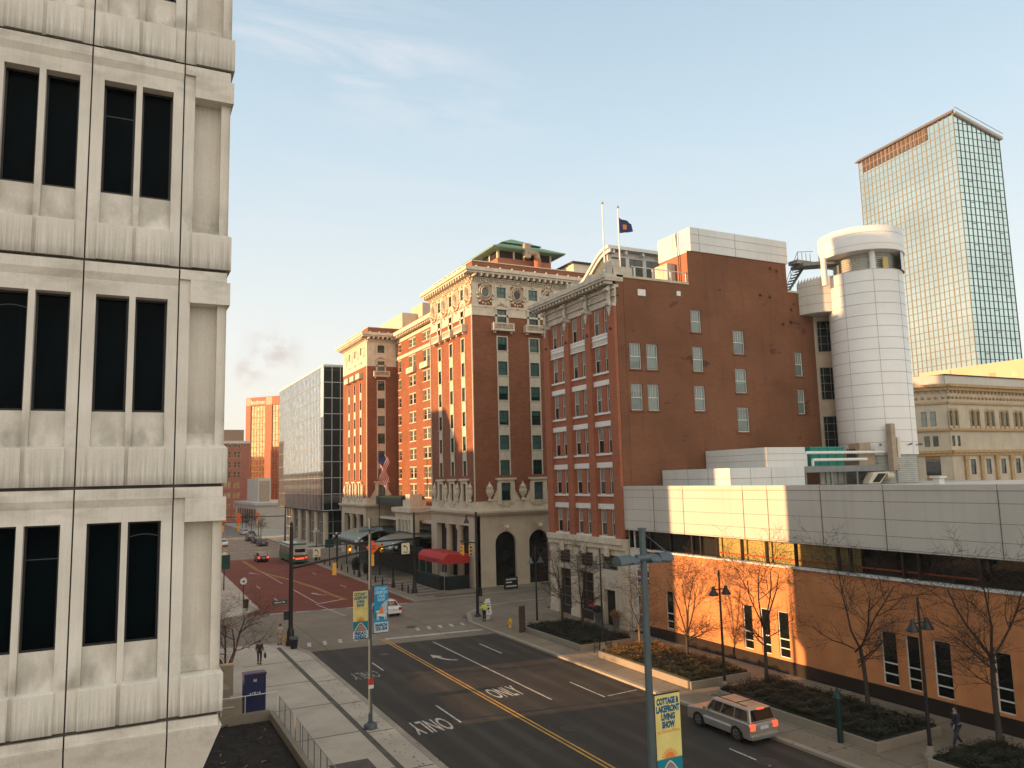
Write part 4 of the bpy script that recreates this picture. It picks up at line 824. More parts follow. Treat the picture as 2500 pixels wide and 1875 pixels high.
# ---- grand hotel
HO = thing('grand_hotel', (48, 110, 0), 'grand brown brick hotel with cream terracotta frieze, balconies, urns and green roofed penthouse', 'hotel')
hw = [(33.3, 35.1), (29.75, 31.5), (26.55, 28.3), (23.35, 25.1), (20.15, 21.95), (17.0, 18.8), (13.8, 15.65), (10.65, 12.8)]
brick = MB(); ter = MB(); trim = MB(); stone = MB(); rings = MB(); bal = MB(); urns = MB(); quo = MB()
def block_face(F, u0, u1, cols, wd, zt=34.3, glass=M_paneg, win=True, ring=None, fr_z=(36.7, 38.1)):
    H = []
    for c_ in cols:
        for (z0, z1) in hw: H.append((c_ - wd / 2, c_ + wd / 2, z0, z1))
    HF = [(c_ - wd / 2, c_ + wd / 2, fr_z[0], fr_z[1]) for c_ in cols]
    F.wall(brick, u0, u1, 10.6, zt, H, .25); F.wall(ter, u0, u1, zt, 38.7, [h for h in H if h[3] > zt] + HF, .25)
    # the topmost window row crosses brick/frieze line
    for c_ in cols:
        a, e_ = c_ - wd / 2, c_ + wd / 2; k = .16; bal.cut(); trim.cut()
        for (z0, z1) in hw: window(HO, F, a, e_, z0, z1, 'sash2' if wd > 1.1 else 'sash', .1, glass, M_dkgreen)
        window(HO, F, a, e_, fr_z[0], fr_z[1], 'sash2' if wd > 1.1 else 'sash', .1, glass, M_dkgreen)
        # vertical cream strip between the windows
        for i in range(1, 6): F.box(trim, a - k, e_ + k, hw[i + 1][1] + .04, hw[i][0] - .02, -.05, .06); F.box(trim, a - .2, e_ + .2, hw[i][0] - .1, hw[i][0], -.13, .08)
        F.box(trim, a - k, a - .001, 13.8, 31.6, -.06, .05); F.box(trim, e_ + .001, e_ + k, 13.8, 31.6, -.06, .05); F.box(trim, a - k, e_ + k, 31.5, 31.66, -.07, .05)
        F.box(trim, a - .3, a, 33.0, 35.4, -.1, .05); F.box(trim, e_, e_ + .3, 33.0, 35.4, -.1, .05); F.box(trim, a - .35, e_ + .35, 35.12, 35.45, -.18, .05)
        F.box(trim, a - .32, a - .001, 36.5, 38.3, -.08, .05); F.box(trim, e_ + .001, e_ + .32, 36.5, 38.3, -.08, .05)
        # balcony
        F.box(bal, a - .85, e_ + .85, 32.25, 32.5, -.75, -.001); F.box(bal, a - .85, e_ + .85, 33.12, 33.28, -.75, -.62)
        F.box(bal, a - .85, a - .62, 32.5, 33.12, -.73, -.6); F.box(bal, e_ + .62, e_ + .85, 32.5, 33.12, -.73, -.6)
        F.box(bal, a - .85, a - .75, 32.5, 33.2, -.62, -.001); F.box(bal, e_ + .75, e_ + .85, 32.5, 33.2, -.62, -.001)
        u = a - .5
        while u < e_ + .5: q = F.P(u, 32.5, -.68); bal.lathe([(.035, 0), (.07, .2), (.035, .45), (.06, .62)], q, 6); u += .19
        for s in (a - .6, e_ + .4): F.box(bal, s, s + .22, 31.98, 32.248, -.5, -.001)
        # aedicule round the lowest window
        F.box(ter, a - .55, a - .001, 10.2, 13.2, -.22, .05); F.box(ter, e_ + .001, e_ + .55, 10.2, 13.2, -.22, .05); F.box(ter, a - .55, e_ + .55, 12.82, 13.2, -.221, .05); F.box(ter, a - .75, e_ + .75, 13.2, 13.45, -.42, .05)
        for sx in (-1, 1):
            base = a - .55 if sx < 0 else e_ + .55
            for q in range(4): F.box(ter, min(base, base + sx * (.75 - q * .2)), max(base, base + sx * (.75 - q * .2)), 10.6 + q * .32, 10.92 + q * .32, -.16, .0)
    # ornament rings between frieze windows
    cc = sorted(cols); gap = (cc[1] - cc[0]) if len(cc) > 1 else 4.5; mids = [cc[0] - gap / 2 + .05] + [(cc[i] + cc[i + 1]) / 2 for i in range(len(cc) - 1)] + [cc[-1] + gap / 2 - .05]
    for m_ in mids:
        if m_ < u0 + .9 or m_ > u1 - .9: continue
        zc_ = 37.25; Pp = F.P; rings.cut()
        F.box(brick, m_ - .95, m_ + .95, 35.6, 38.3, -.03, -.002)
        for (ra, rb, dp) in ((1.0, .78, -.2), (.72, .5, -.3)):
            vs = []; n = 24
            for i in range(n):
                t = 2 * math.pi * i / n; ex = 1.0; ez = 1.12
                vs += [Pp(m_ + ra * ex * math.cos(t), zc_ + ra * ez * math.sin(t), -.03), Pp(m_ + (ra + rb) / 2 * math.cos(t), zc_ + (ra + rb) / 2 * ez * math.sin(t), dp), Pp(m_ + rb * math.cos(t), zc_ + rb * ez * math.sin(t), -.03)]
            rings.add(vs, [(3 * i, 3 * ((i + 1) % n), 3 * ((i + 1) % n) + 1, 3 * i + 1) for i in range(n)] + [(3 * i + 1, 3 * ((i + 1) % n) + 1, 3 * ((i + 1) % n) + 2, 3 * i + 2) for i in range(n)])
        gq = MB(); gq.add([Pp(m_ + .42 * math.cos(6.2832 * i / 20), zc_ + .46 * math.sin(6.2832 * i / 20), -.06) for i in range(20)], [list(range(20))]); gq.build('round_window', M_paneg, HO)
        for i in range(9):
            t = math.pi * (1.05 + .9 * i / 8); q = Pp(m_ + 1.15 * math.cos(t), zc_ + 1.5 * math.sin(t), -.1); rings.ball(q, .16 + .04 * math.sin(i), 7)
        for (dx, dz, rr) in ((-.5, 1.3, .16), (0, 1.42, .24), (.5, 1.3, .16), (0, -1.85, .16)): rings.ball(Pp(m_ + dx, zc_ + dz, -.12), rr, 7)
    for c_ in cols:
        rings.cut()
        for (dx, dz, rr) in ((0, 35.95, .26), (-.4, 35.75, .17), (.4, 35.75, .17), (-.8, 35.6, .12), (.8, 35.6, .12), (0, 38.42, .17)): rings.ball(F.P(c_ + dx, dz, -.1), rr, 7)
        # arched opening over each column of windows
    F.box(ter, u0, u1, zt - .12, zt + .12, -.1, .05); F.box(ter, u0, u1, 35.3, 35.5, -.06, -.003)
    # dentils and brackets
    u = u0
    while u < u1: F.box(ter, u, u + .14, 38.72, 38.95, -.3, -.1); u += .28
    F.box(ter, u0, u1, 38.6, 39.0, -.1, .2)
    u = u0
    while u < u1: F.box(ter, u, u + .3, 39.12, 39.5, -1.0, -.1); u += .85
    u = u0 + .3
    while u < u1: rings.ball(F.P(u, 40.32, -1.05), .13, 6); u += 1.7
def block_body(x0, x1, y0, y1, name='x'):
    ter.box(x0 - .35, x1, y0 - .35, y1 + .2, 39.0, 39.12); ter.box(x0 - 1.05, x1, y0 - 1.05, y1 + .8, 39.5, 39.75); ter.box(x0 - 1.25, x1, y0 - 1.25, y1 + 1.0, 39.752, 40.22)
    brick.box(x0 + .3, x1, y0 + .3, y1 - .3, 40.222, 41.35); ter.box(x0 + .22, x1, y0 + .22, y1 - .22, 41.352, 41.46)
    core.box(x0 + .5, x1 - .1, y0 + .5, y1 - .1, .2, 40)
core = MB()
F1 = Fr('X', 39.65); F2 = Fr('Y', 89.0); F3 = Fr('X', 39.65); F4 = Fr('Y', 135.85)
def setp(k):
    for q in (brick, ter, stone, core): q.piece = k
setp(1); block_face(F1, 89.02, 103.6, [100.1, 96.0, 91.95], 1.0); block_face(F2, 39.66, 58, [43.87, 48.55, 53.2], 1.32)
block_body(39.65, 58, 89, 103.6)
setp(2); block_face(F4, 39.66, 45.2, [42.25], 1.3)
# far tower street side: its windows as one set
hs = MB(); hp = MB(); H = []
for c_ in (139.9, 143.9, 147.9):
    for (z0, z1) in hw + [(36.7, 38.1)]: H.append((c_ - .5, c_ + .5, z0, z1))
F3.wall(brick, 135.87, 152.6, 10.6, 34.3, [h for h in H if h[3] < 34.3], .25); F3.wall(ter, 135.87, 152.6, 34.3, 38.7, [h for h in H if h[2] > 34.3], .25)
for (a, c_, z0, z1) in H: F3.quad(hp, a, c_, z0, z1, .2); F3.box(hs, a, c_, (z0 + z1) / 2 - .03, (z0 + z1) / 2 + .03, .12, .18); F3.box(hs, a, a + .06, z0, z1, .12, .19)
for c_ in (139.9, 143.9, 147.9):
    a, e_ = c_ - .5, c_ + .5; trim.cut(); bal.cut()
    for i in range(1, 6): F3.box(trim, a - .16, e_ + .16, hw[i + 1][1] + .04, hw[i][0] - .02, -.05, .06)
    F3.box(trim, a - .16, a, 13.8, 31.6, -.06, .05); F3.box(trim, e_, e_ + .16, 13.8, 31.6, -.06, .05); F3.box(bal, a - .8, e_ + .8, 32.25, 33.25, -.7, 0); F3.box(trim, a - .3, e_ + .3, 35.12, 35.4, -.18, .05)
    F3.box(ter, a - .55, a, 10.2, 13.2, -.22, .05); F3.box(ter, e_, e_ + .55, 10.2, 13.2, -.22, .05); F3.box(ter, a - .75, e_ + .75, 13.2, 13.45, -.42, .05)
for m_ in (137.9, 141.9, 145.9, 149.9):
    n = 16; vs = []; rings.cut()
    for i in range(n):
        t = 2 * math.pi * i / n; vs += [F3.P(m_ + 1.05 * math.cos(t), 37.2 + 1.2 * math.sin(t), -.03), F3.P(m_ + .8 * math.cos(t), 37.2 + .95 * math.sin(t), -.26), F3.P(m_ + .5 * math.cos(t), 37.2 + .6 * math.sin(t), -.03)]
    rings.add(vs, [(3 * i, 3 * ((i + 1) % n), 3 * ((i + 1) % n) + 1, 3 * i + 1) for i in range(n)] + [(3 * i + 1, 3 * ((i + 1) % n) + 1, 3 * ((i + 1) % n) + 2, 3 * i + 2) for i in range(n)])
u = 136
while u < 152.6: F3.box(ter, u, u + .3, 39.12, 39.5, -1.0, -.1); u += .85
F3.box(ter, 135.9, 152.6, 38.6, 39.0, -.1, .2)
block_body(39.65, 60, 135.85, 152.6)
tag(hs.build('window', M_dkgreen, HO), kind='stuff'); hp.build('distant_panes', M_paneg, HO)
# middle wing
setp(3); F5 = Fr('X', 45.2); mw = [(z0, z1) for (z0, z1) in [(32.95, 35.0)] + hw[1:]]; H = []
for (c_, wd) in ((133.9, 1.3), (127.1, 3.1), (120.2, 3.1), (113.3, 3.1)):
    for (z0, z1) in mw + [(36.6, 38.0)]: H.append((c_ - wd / 2, c_ + wd / 2, z0, z1))
F5.wall(brick, 104, 135.9, 9, 38.6, H, .22)
for h in H:
    if h[1] - h[0] > 2:
        for (a, e_) in ((h[0], h[0] + 1.2), (h[1] - 1.2, h[1])): pass
    window(HO, F5, *h, 'pair' if h[1] - h[0] > 2 else 'sash', .08, M_pane, M_cream)
    trim.cut(); bal.cut(); F5.box(trim, h[0] - .15, h[1] + .15, h[2] - .14, h[2] - .001, -.1, .05); F5.box(trim, h[0] - .15, h[1] + .15, h[3] + .001, h[3] + .15, -.06, .05)
    if h[2] > 32 and h[2] < 34 and h[1] - h[0] > 2: F5.box(bal, h[0] - .3, h[1] + .3, h[2] - 1.0, h[2] - .05, -.6, -.001)
F5.box(ter, 104, 135.9, 35.3, 35.85, -.12, -.002); F5.box(ter, 104, 135.9, 38.4, 39.0, -.1, .2)
u = 104
while u < 135.8: F5.box(ter, u, u + .3, 39.1, 39.5, -.9, -.1); u += .85
ter.box(44.1, 60, 104.7, 134.7, 39.5, 40.2); brick.box(45.5, 60, 104.7, 134.6, 40.2, 41.2); core.box(45.8, 60, 103, 136.5, .2, 40)
stone.box(44.0, 46, 104, 135.8, .1, 9.2)
# stone base of the towers with tall arches
def base_side(F, u0, u1, arches, wd, z0, zs):
    H = [(a - wd / 2, a + wd / 2, z0, zs + wd / 2) for a in arches]; F.wall(stone, u0, u1, .05, 8.9, H, .5)
    for a in arches:
        n = 16; r0 = wd / 2; pts = [(a + r0 * math.cos(math.pi * i / n), zs + r0 * math.sin(math.pi * i / n)) for i in range(n + 1)]
        for i in range(n):
            p0, p1 = pts[i], pts[i + 1]; zt = zs + r0
            stone.quad(F.P(p0[0], p0[1]), F.P(p1[0], p1[1]), F.P(p1[0], zt), F.P(p0[0], zt)); stone.quad(F.P(p0[0], p0[1]), F.P(p1[0], p1[1]), F.P(p1[0], p1[1], .5), F.P(p0[0], p0[1], .5))
        F.box(stone, a - .45, a + .45, zs + r0 + .15, zs + r0 + 1.0, -.4, -.001); rings.ball(F.P(a, zs + r0 + .55, -.42), .3, 8)
        g = MB(); F.quad(g, a - r0, a + r0, z0, zs + r0, .42); w_ = g.build('arched_window', M_museumg, HO); g = MB()
        for k in (-.32, .32): F.box(g, a + k * wd - .05, a + k * wd + .05, z0, zs + r0 * .8, .3, .42)
        F.box(g, a - r0, a + r0, zs - .1, zs + .08, .28, .42); F.box(g, a - r0, a + r0, z0 + 1.3, z0 + 1.4, .3, .42); g.build('arch_frame', M_dkgreen, w_)
        g = MB(); F.quad(g, a - .28 * wd, a + .28 * wd, zs + .1, zs + r0 * .8, .4); g.build('blind', M_panes, w_)
setp(1); base_side(F2, 39.66, 58, [43.75, 48.5, 53.3], 2.9, .15, 5.3)
def base_front(F, u0, u1):
    n = 3; w_ = (u1 - u0); F.box(stone, u0, u1, 7.6, 8.9, -.25, .6); F.box(stone, u0, u0 + 1.6, .1, 7.6, -.25, .6); F.box(stone, u1 - 2.0, u1, .1, 7.6, -.25, .6)
    F.box(stone, u0 + 1.6, u1 - 2.0, .1, .9, .1, .9); inner = (u0 + 1.6, u1 - 2.0); L_ = inner[1] - inner[0]
    arches = [inner[0] + L_ * (i + .5) / 3 for i in range(3)]; wd = L_ / 3 - 1.5
    H = [(a - wd / 2, a + wd / 2, .9, 5.4 + wd / 2) for a in arches]; G = Fr('X', F.c + 1.0); G.wall(stone, inner[0], inner[1], .1, 7.6, H, .4)
    for a in arches:
        r0 = wd / 2; m = 12; pts = [(a + r0 * math.cos(math.pi * i / m), 5.4 + r0 * math.sin(math.pi * i / m)) for i in range(m + 1)]
        for i in range(m): p0, p1 = pts[i], pts[i + 1]; stone.quad(G.P(*p0), G.P(*p1), G.P(p1[0], 5.4 + r0), G.P(p0[0], 5.4 + r0))
        g = MB(); G.quad(g, a - r0, a + r0, .9, 5.4 + r0, .35); g.build('arched_window', M_museumg, HO)
    for i in range(4):
        u = inner[0] + L_ * i / 3; q = F.P(u, 0, .2)
        if 0 < i < 3: stone.lathe([(.62, .1), (.62, .7), (.5, .85), (.5, 4), (.43, 6.9), (.6, 7.2), (.6, 7.6)], q, 16)
base_front(F1, 89.0, 103.6); setp(2); base_front(F3, 135.87, 152.6)
F4.wall(stone, 39.66, 45.2, .05, 8.9, [], .2)
for (x0, y0, x1, y1) in ((39.65, 89.0, 58, 103.6), (39.65, 135.85, 46, 152.6)):
    setp(1 if y0 < 100 else 2)
    stone.box(x0 - .5, x1, y0 - .5, y1 + .5, 8.9, 9.15); stone.box(x0 - .75, x1, y0 - .75, y1 + .75, 9.152, 9.4); ter.box(x0 - .2, x1, y0 - .2, y1 + .2, 9.4, 9.75); ter.box(x0 - .1, x1, y0 - .1, y1 + .1, 9.752, 10.58)
for (F, cols, wd) in ((F1, [100.1, 96.0, 91.95], 1.0), (F2, [43.87, 48.55, 53.2], 1.32), (F3, [139.9, 143.9, 147.9], 1.0), (F4, [42.25], 1.3)):
    for c_ in cols:
        u = c_ - wd / 2; bal.cut()
        while u < c_ + wd / 2: q = F.P(u, 9.78, -.18); bal.lathe([(.05, 0), (.08, .25), (.05, .5), (.07, .75)], q, 6); u += .22
    gap = abs(cols[1] - cols[0]) if len(cols) > 1 else 5; cs = sorted(cols)
    for m_ in [cs[0] - gap / 2] + [c_ + gap / 2 for c_ in cs]:
        if F is F4 and not (40 < m_ < 44.5): continue
        if F is F2 and m_ < 40: continue
        urns.cut(); q = F.P(m_, 10.58, -.25); s = .95 if F in (F2, F4) else .72
        urns.lathe([(.001, 0), (.3 * s, 0), (.3 * s, .15), (.12 * s, .35), (.2 * s, .5), (.52 * s, 1.0), (.56 * s, 1.35), (.42 * s, 1.65), (.5 * s, 1.7), (.3 * s, 1.95), (.1 * s, 2.2), (.04 * s, 2.4), (.001, 2.45)], q, 12)
for (xq, yq) in ((39.6, 88.95), (39.6, 103.62), (39.6, 135.8)):
    quo.cut()
    z = 10.6
    while z < 34: quo.ball((xq, yq, z), .13, 6); z += .3
    quo.tube((xq, yq, 10.6), (xq, yq, 34.2), .09, n=8)
brick.split('brick_wall', M_brick_h, HO); ter.split('terracotta_frieze', M_terra, HO); trim.split('window_surround', M_cream, HO); stone.split('stone_base', M_lime, HO); rings.split('ornament', M_terra, HO); bal.split('balcony', M_terra, HO); urns.split('urn', M_terra, HO); quo.split('corner_bead', M_cream, HO); core.split('core', M_dark, HO)
b = MB(); b.box(40, 58, 89.5, 103, 40.1, 40.6); b.box(46.2, 54.7, 94.5, 103, 40.4, 43.9); b.build('penthouse', M_brick_o, HO)
b = MB(); b.box(46.25, 54.65, 94.55, 103, 43.9, 44.9); b.build('penthouse_windows', M_dark, HO)
b = MB()
for x in (46.2, 48.6, 50.2, 52, 54.5): b.box(x, x + .25, 94.45, 94.6, 43.85, 44.95)
for y in (94.5, 97, 99.5, 102): b.box(46.15, 46.3, y, y + .3, 43.85, 44.95)
b.build('penthouse_piers', M_cream, HO)
b = MB()
def pyr(x0, x1, y0, y1, z0, z1, ins): b.hexa([(x0, y0, z0), (x1, y0, z0), (x1, y1, z0), (x0, y1, z0)], [(x0 + ins, y0 + ins, z1), (x1 - ins, y0 + ins, z1), (x1 - ins, y1 - ins, z1), (x0 + ins, y1 - ins, z1)])
pyr(44.9, 56.2, 93.0, 104, 45.1, 46.5, 3.0); pyr(47.3, 53.8, 95.4, 101.6, 46.5, 48.1, 3.05); b.box(44.85, 56.25, 92.95, 104.05, 44.92, 45.12); b.build('green_roof', M_roofgreen, HO)
b = MB(); b.tube((52.0, 93.6, 41), (52.0, 93.6, 44.0), .55, n=8); b.build('chimney', M_brick_o, HO)
b = MB(); b.tube((52.0, 93.6, 44.0), (51.7, 93.4, 44.9), .45, n=12); b.tube((51.7, 93.4, 44.9), (50.2, 93.2, 44.6), .42, n=12); b.box(49.7, 50.6, 92.9, 93.6, 43.9, 45.9); b.build('roof_duct', M_tint, HO)
b = MB(); b.box(56, 64, 90.5, 100, 40.5, 43.0); b.build('roof_block', M_cream, HO)
b = MB(); b.box(55.8, 64.2, 90.3, 100.2, 43.0, 43.3); b.build('roof_block_cap', M_bark, HO)
b = MB(); b.box(46.5, 62, 136.2, 152, 38, 44.6); b.box(49.5, 62, 133.5, 140, 40, 46.2); b.build('pale_annex', M_lime, HO)
# entrance pavilion and porch between the towers
b = MB(); b.box(39.4, 46, 112.5, 121.5, 8.6, 9.3); b.box(39.9, 46, 113, 121, 7.4, 8.6); b.box(41.5, 45.2, 104, 135.7, 7.0, 7.4)
for y in (113.4, 120.2): b.box(39.9, 41.0, y - .5, y + .5, .1, 7.4)
for y in (115.3, 117.0, 118.6): b.lathe([(.45, .1), (.42, 6.8), (.55, 7.4)], (40.4, y, 0), 12)
b.box(40.4, 43, 115.2, 118.8, 9.3, 10.4); b.box(40.6, 42.6, 116, 118, 10.4, 11.3); b.build('entrance_porch', M_terra, HO)
b = MB(); b.box(38.2, 44.8, 103.8, 135.8, 5.3, 5.6); b.box(36.6, 38.2, 103.8, 135, 3.6, 4.2); b.box(38.0, 44, 104, 135, .1, 3.6); b.box(41.2, 44.9, 122, 135.7, 9.5, 10.9); b.build('porch_cover', M_dkgreen, HO)
def canopy(y0, y1):
    b = MB(); n = 7
    for i in range(n):
        t0, t1 = i / n * math.pi / 2, (i + 1) / n * math.pi / 2; f = lambda t: (38.3 - 4.4 * math.sin(t), 3.9 + 1.75 * math.cos(t)); a_, c_ = f(t0), f(t1); b.quad((a_[0], y0, a_[1]), (a_[0], y1, a_[1]), (c_[0], y1, c_[1]), (c_[0], y0, c_[1]))
    b.build('curved_canopy', M_awn, HO)
canopy(104.5, 113.5); canopy(121, 134)
b = MB(); b.box(33.6, 39, 103.9, 134.4, 3.55, 3.8)
for k in range(30): b.lathe([(.05, 0), (.07, .15), (.01, .5)], (33.7, 104 + k, 3.8), 6)
for y in (104, 110, 116, 122, 128, 134): b.tube((33.9, y, .1), (33.9, y, 3.6), .09, n=8)
b.build('porch_ironwork', M_black, HO)
# red awning and clipped hedge enclosure by the corner
AW = thing('red_awning', (36.8, 95, 0), 'red barrel awning over the terrace beside the hotel corner', 'awning')
b = MB(); y0, y1 = 89.6, 98.6; prof = [(35.6, 3.2), (35.6, 3.75), (35.85, 4.15), (36.3, 4.4), (36.9, 4.4), (38.9, 4.3)]
for i in range(len(prof) - 1): a_, c_ = prof[i], prof[i + 1]; b.quad((a_[0], y0, a_[1]), (a_[0], y1, a_[1]), (c_[0], y1, c_[1]), (c_[0], y0, c_[1]))
for y in (y0, y1): b.add([(q[0], y, q[1]) for q in prof] + [(38.9, y, 3.2)], [list(range(7))])
b.build('canvas', M_red, AW)
for y in (y0 + .1, 93, 96, y1 - .1): b = MB(); b.tube((35.7, y, .1), (35.7, y, 3.3), .04, n=6); b.build('post', M_steel, AW)
b = MB()
for k in range(16): q = rnd.uniform(91.5, 96); b.box(35.585, 35.6, 92 + k * .24, 92.16 + k * .24, 3.42, 3.42 + rnd.choice((.1, .16)))
b.build('valance_lettering', M_text, AW)
HG = thing('terrace_hedge', (35.6, 94, 0), 'dark clipped hedge and screen enclosing the terrace under the red awning', 'hedge')
b = MB(); b.box(35.2, 35.9, 90.2, 99.2, .12, 1.75); b.box(35.9, 39.0, 89.6, 90.3, .12, 1.7); bevel(b.build('foliage', M_hedge, HG), .12, 2)

# ---- green glass tower
GT = thing('glass_tower', (215, 140, 0), 'very tall glass tower with sloping roof edge, mirrored grid facade and teal side', 'skyscraper')
al = math.atan2(.99, .144); C_ = (210.0, 131.2); LT = 36.6; RT = 16.9; ZT = 114.0
dL = Vector((.1439, .9896)); dR = Vector((.9896, -.1439))
def zroof(s): return 114.0 - 5.75 * s / RT
cA, cB = Vector(C_), Vector(C_) + dL * LT; cD = Vector(C_) + dR * RT; cE = cB + dR * RT
b = MB(); b.quad((cA.x, cA.y, 0), (cB.x, cB.y, 0), (cB.x, cB.y, ZT), (cA.x, cA.y, ZT)); b.build('street_glazing', M_tow, GT)
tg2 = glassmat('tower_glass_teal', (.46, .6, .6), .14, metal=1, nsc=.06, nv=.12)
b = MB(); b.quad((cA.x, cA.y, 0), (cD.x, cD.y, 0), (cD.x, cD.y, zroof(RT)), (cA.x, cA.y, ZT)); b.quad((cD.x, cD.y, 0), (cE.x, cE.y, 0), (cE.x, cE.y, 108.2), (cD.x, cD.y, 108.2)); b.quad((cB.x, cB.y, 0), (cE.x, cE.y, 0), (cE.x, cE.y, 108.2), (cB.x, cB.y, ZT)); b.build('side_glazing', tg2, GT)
m1 = MB(); m2_ = MB(); nl = Vector((-.9896, .1439)) * .06
for i in range(23):
    q = cA + dL * LT * i / 22; w_ = .085 if i % 3 else .15; m1.box(q.x - .1, q.x + .04, q.y - w_, q.y + w_, 20, ZT)
z = 20.0
while z < ZT - 1:
    a_, c_ = cA + nl, cB + nl; m1.hexa([(a_.x, a_.y, z), (c_.x, c_.y, z), (c_.x + .1, c_.y, z), (a_.x + .1, a_.y, z)], [(a_.x, a_.y, z + .19), (c_.x, c_.y, z + .19), (c_.x + .1, c_.y, z + .19), (a_.x + .1, a_.y, z + .19)])
    s1 = RT; a_, c_ = cA - dL * .06, cD - dL * .06
    if z > zroof(RT): c_ = cA - dL * .06 + dR * RT * (114.0 - z) / 5.75
    m2_.hexa([(a_.x, a_.y, z), (c_.x, c_.y, z), (c_.x, c_.y + .1, z), (a_.x, a_.y + .1, z)], [(a_.x, a_.y, z + .17), (c_.x, c_.y, z + .17), (c_.x, c_.y + .1, z + .17), (a_.x, a_.y + .1, z + .17)]); z += 2.07
for i in range(11):
    q = cA + dR * RT * i / 10 - dL * .08; m2_.box(q.x - .1, q.x + .1, q.y - .04, q.y + .1, 20, zroof(RT * i / 10))
for (i, j_) in [(2, k) for k in range(2, 44, 3)] + [(5, k) for k in range(5, 44, 3)] + [(8, k) for k in range(3, 44, 3)]:
    z = 97 - j_ * 2.07 + 1.2; q = cA + dR * RT * (i + .1) / 10 - dL * .08; q2 = cA + dR * RT * (i + .9) / 10 - dL * .08; m2_.hexa([(q.x, q.y, z), (q2.x, q2.y, z), (q2.x, q2.y + .1, z), (q.x, q.y + .1, z)], [(q.x, q.y, z + .16), (q2.x, q2.y, z + .16), (q2.x, q2.y + .1, z + .16), (q.x, q.y + .1, z + .16)])
m1.build('street_mullions', simple('bronze_mullion', (.2, .18, .11), .6), GT); m2_.build('side_mullions', simple('dark_mullion', (.03, .055, .055), .5), GT)
b = MB(); a_ = cA + nl * 1.6 + dL * 9.0; c_ = cA + nl * 1.6 + dL * (LT - 1.7); b.hexa([(a_.x, a_.y, ZT - 4.1), (c_.x, c_.y, ZT - 4.1), (c_.x + .1, c_.y, ZT - 4.1), (a_.x + .1, a_.y, ZT - 4.1)], [(a_.x, a_.y, ZT - .2), (c_.x, c_.y, ZT - .2), (c_.x + .1, c_.y, ZT - .2), (a_.x + .1, a_.y, ZT - .2)]); b.build('top_floor_windows', simple('bronze_pane', (.07, .045, .03), .3, spec=.4), GT)
b = MB()
for i in range(1, 17): q = cA + dL * (9.0 + (LT - 10.7) * i / 16) + nl * 2.2; b.box(q.x - .06, q.x + .03, q.y - .1, q.y + .1, ZT - 4.1, ZT - .2)
a_ = cA + nl * 2.2 + dL * 9.0; c_ = cA + nl * 2.2 + dL * (LT - 1.7); b.hexa([(a_.x, a_.y, ZT - 2.2), (c_.x, c_.y, ZT - 2.2), (c_.x + .1, c_.y, ZT - 2.2), (a_.x + .1, a_.y, ZT - 2.2)], [(a_.x, a_.y, ZT - 2.0), (c_.x, c_.y, ZT - 2.0), (c_.x + .1, c_.y, ZT - 2.0), (a_.x + .1, a_.y, ZT - 2.0)]); b.build('top_floor_mullions', simple('top_mullion', (.26, .19, .13), .6), GT)
b = MB(); a_, c_ = cA - dR * .8 - dL * .5, cB - dR * .8 + dL * .8; e_, g_ = cB + dR * .6, cA + dR * .6; b.hexa([(a_.x, a_.y, ZT), (c_.x, c_.y, ZT), (e_.x, e_.y, ZT), (g_.x, g_.y, ZT)], [(a_.x, a_.y, ZT + .35), (c_.x, c_.y, ZT + .35), (e_.x, e_.y, ZT + 1.4), (g_.x, g_.y, ZT + 1.4)])
b.build('roof_edge', simple('roof_edge_metal', (.15, .11, .085), .6), GT)
b = MB(); a_ = cA - dL * .7; c_ = cD - dL * .7 + dR * .8; b.hexa([(a_.x, a_.y, ZT - .2), (c_.x, c_.y, ZT - 6.1), (c_.x, c_.y + 1, ZT - 6.1), (a_.x, a_.y + 1, ZT - .2)], [(a_.x, a_.y, ZT + .5), (c_.x, c_.y, ZT - 5.3), (c_.x, c_.y + 1, ZT - 5.3), (a_.x, a_.y + 1, ZT + .5)])
b.tube((a_.x, a_.y, ZT + 1.6), (c_.x, c_.y, ZT - 4.3), .1, n=5); b.build('side_roof_edge', M_louv, GT)

# ---- stone arcade building and blocks at the right
SB = thing('stone_arcade_building', (145, 98, 0), 'ornate tan stone building with paired round arched windows behind the museum roof', 'building')
F = Fr('Y', 90.0); P = F.P; b = MB(); tr = MB(); xs0 = 134.2
H = []; cols = [xs0 + 5.9 + i * 4.55 for i in range(5)]
for c_ in cols:
    for (z0, z1) in ((7.3, 9.9), (12.0, 14.8)): H.append((c_ - .75, c_ + .75, z0, z1))
pr = [xs0 + 1.6] + [c_ - 1.15 + .4 for c_ in cols]
arch = []
for c_ in [xs0 + 1.3] + [xs0 + 7.6 + i * 4.45 for i in range(5)]:
    for s in (-.78, .78): arch.append((c_ + s - .5, c_ + s + .5, 20.9, 23.6))
for c_ in (xs0 + 1.6,):
    for s in (-.78, .78): H.append((c_ + s - .42, c_ + s + .42, 17.2, 19.1))
F.wall(b, xs0, 165, 0, 28.6, H + arch, .3)
for h in H: window(SB, F, *h, 'sash2', .12, M_pane, M_black)
for h in arch: window(SB, F, *h, 'sash', .14, M_panes, M_black)
G = Fr('A', 0, math.atan2(-4.2, 3.7), (130.6, 94.2)); wl = 5.55; H2 = [(1.2, 3.6, 7.3, 10.2), (1.2, 3.6, 12.0, 14.9)]; A2 = [(1.1, 2.0, 20.9, 23.6), (2.6, 3.5, 20.9, 23.6)]; H3 = [(1.3, 2.2, 17.2, 19.1), (2.7, 3.6, 17.2, 19.1)]
G.wall(b, 0, wl, 0, 28.6, H2 + A2 + H3, .3)
for h in H2 + H3: window(SB, G, *h, 'sash2', .12, M_pane, M_black)
for h in A2: window(SB, G, *h, 'sash', .14, M_panes, M_black)
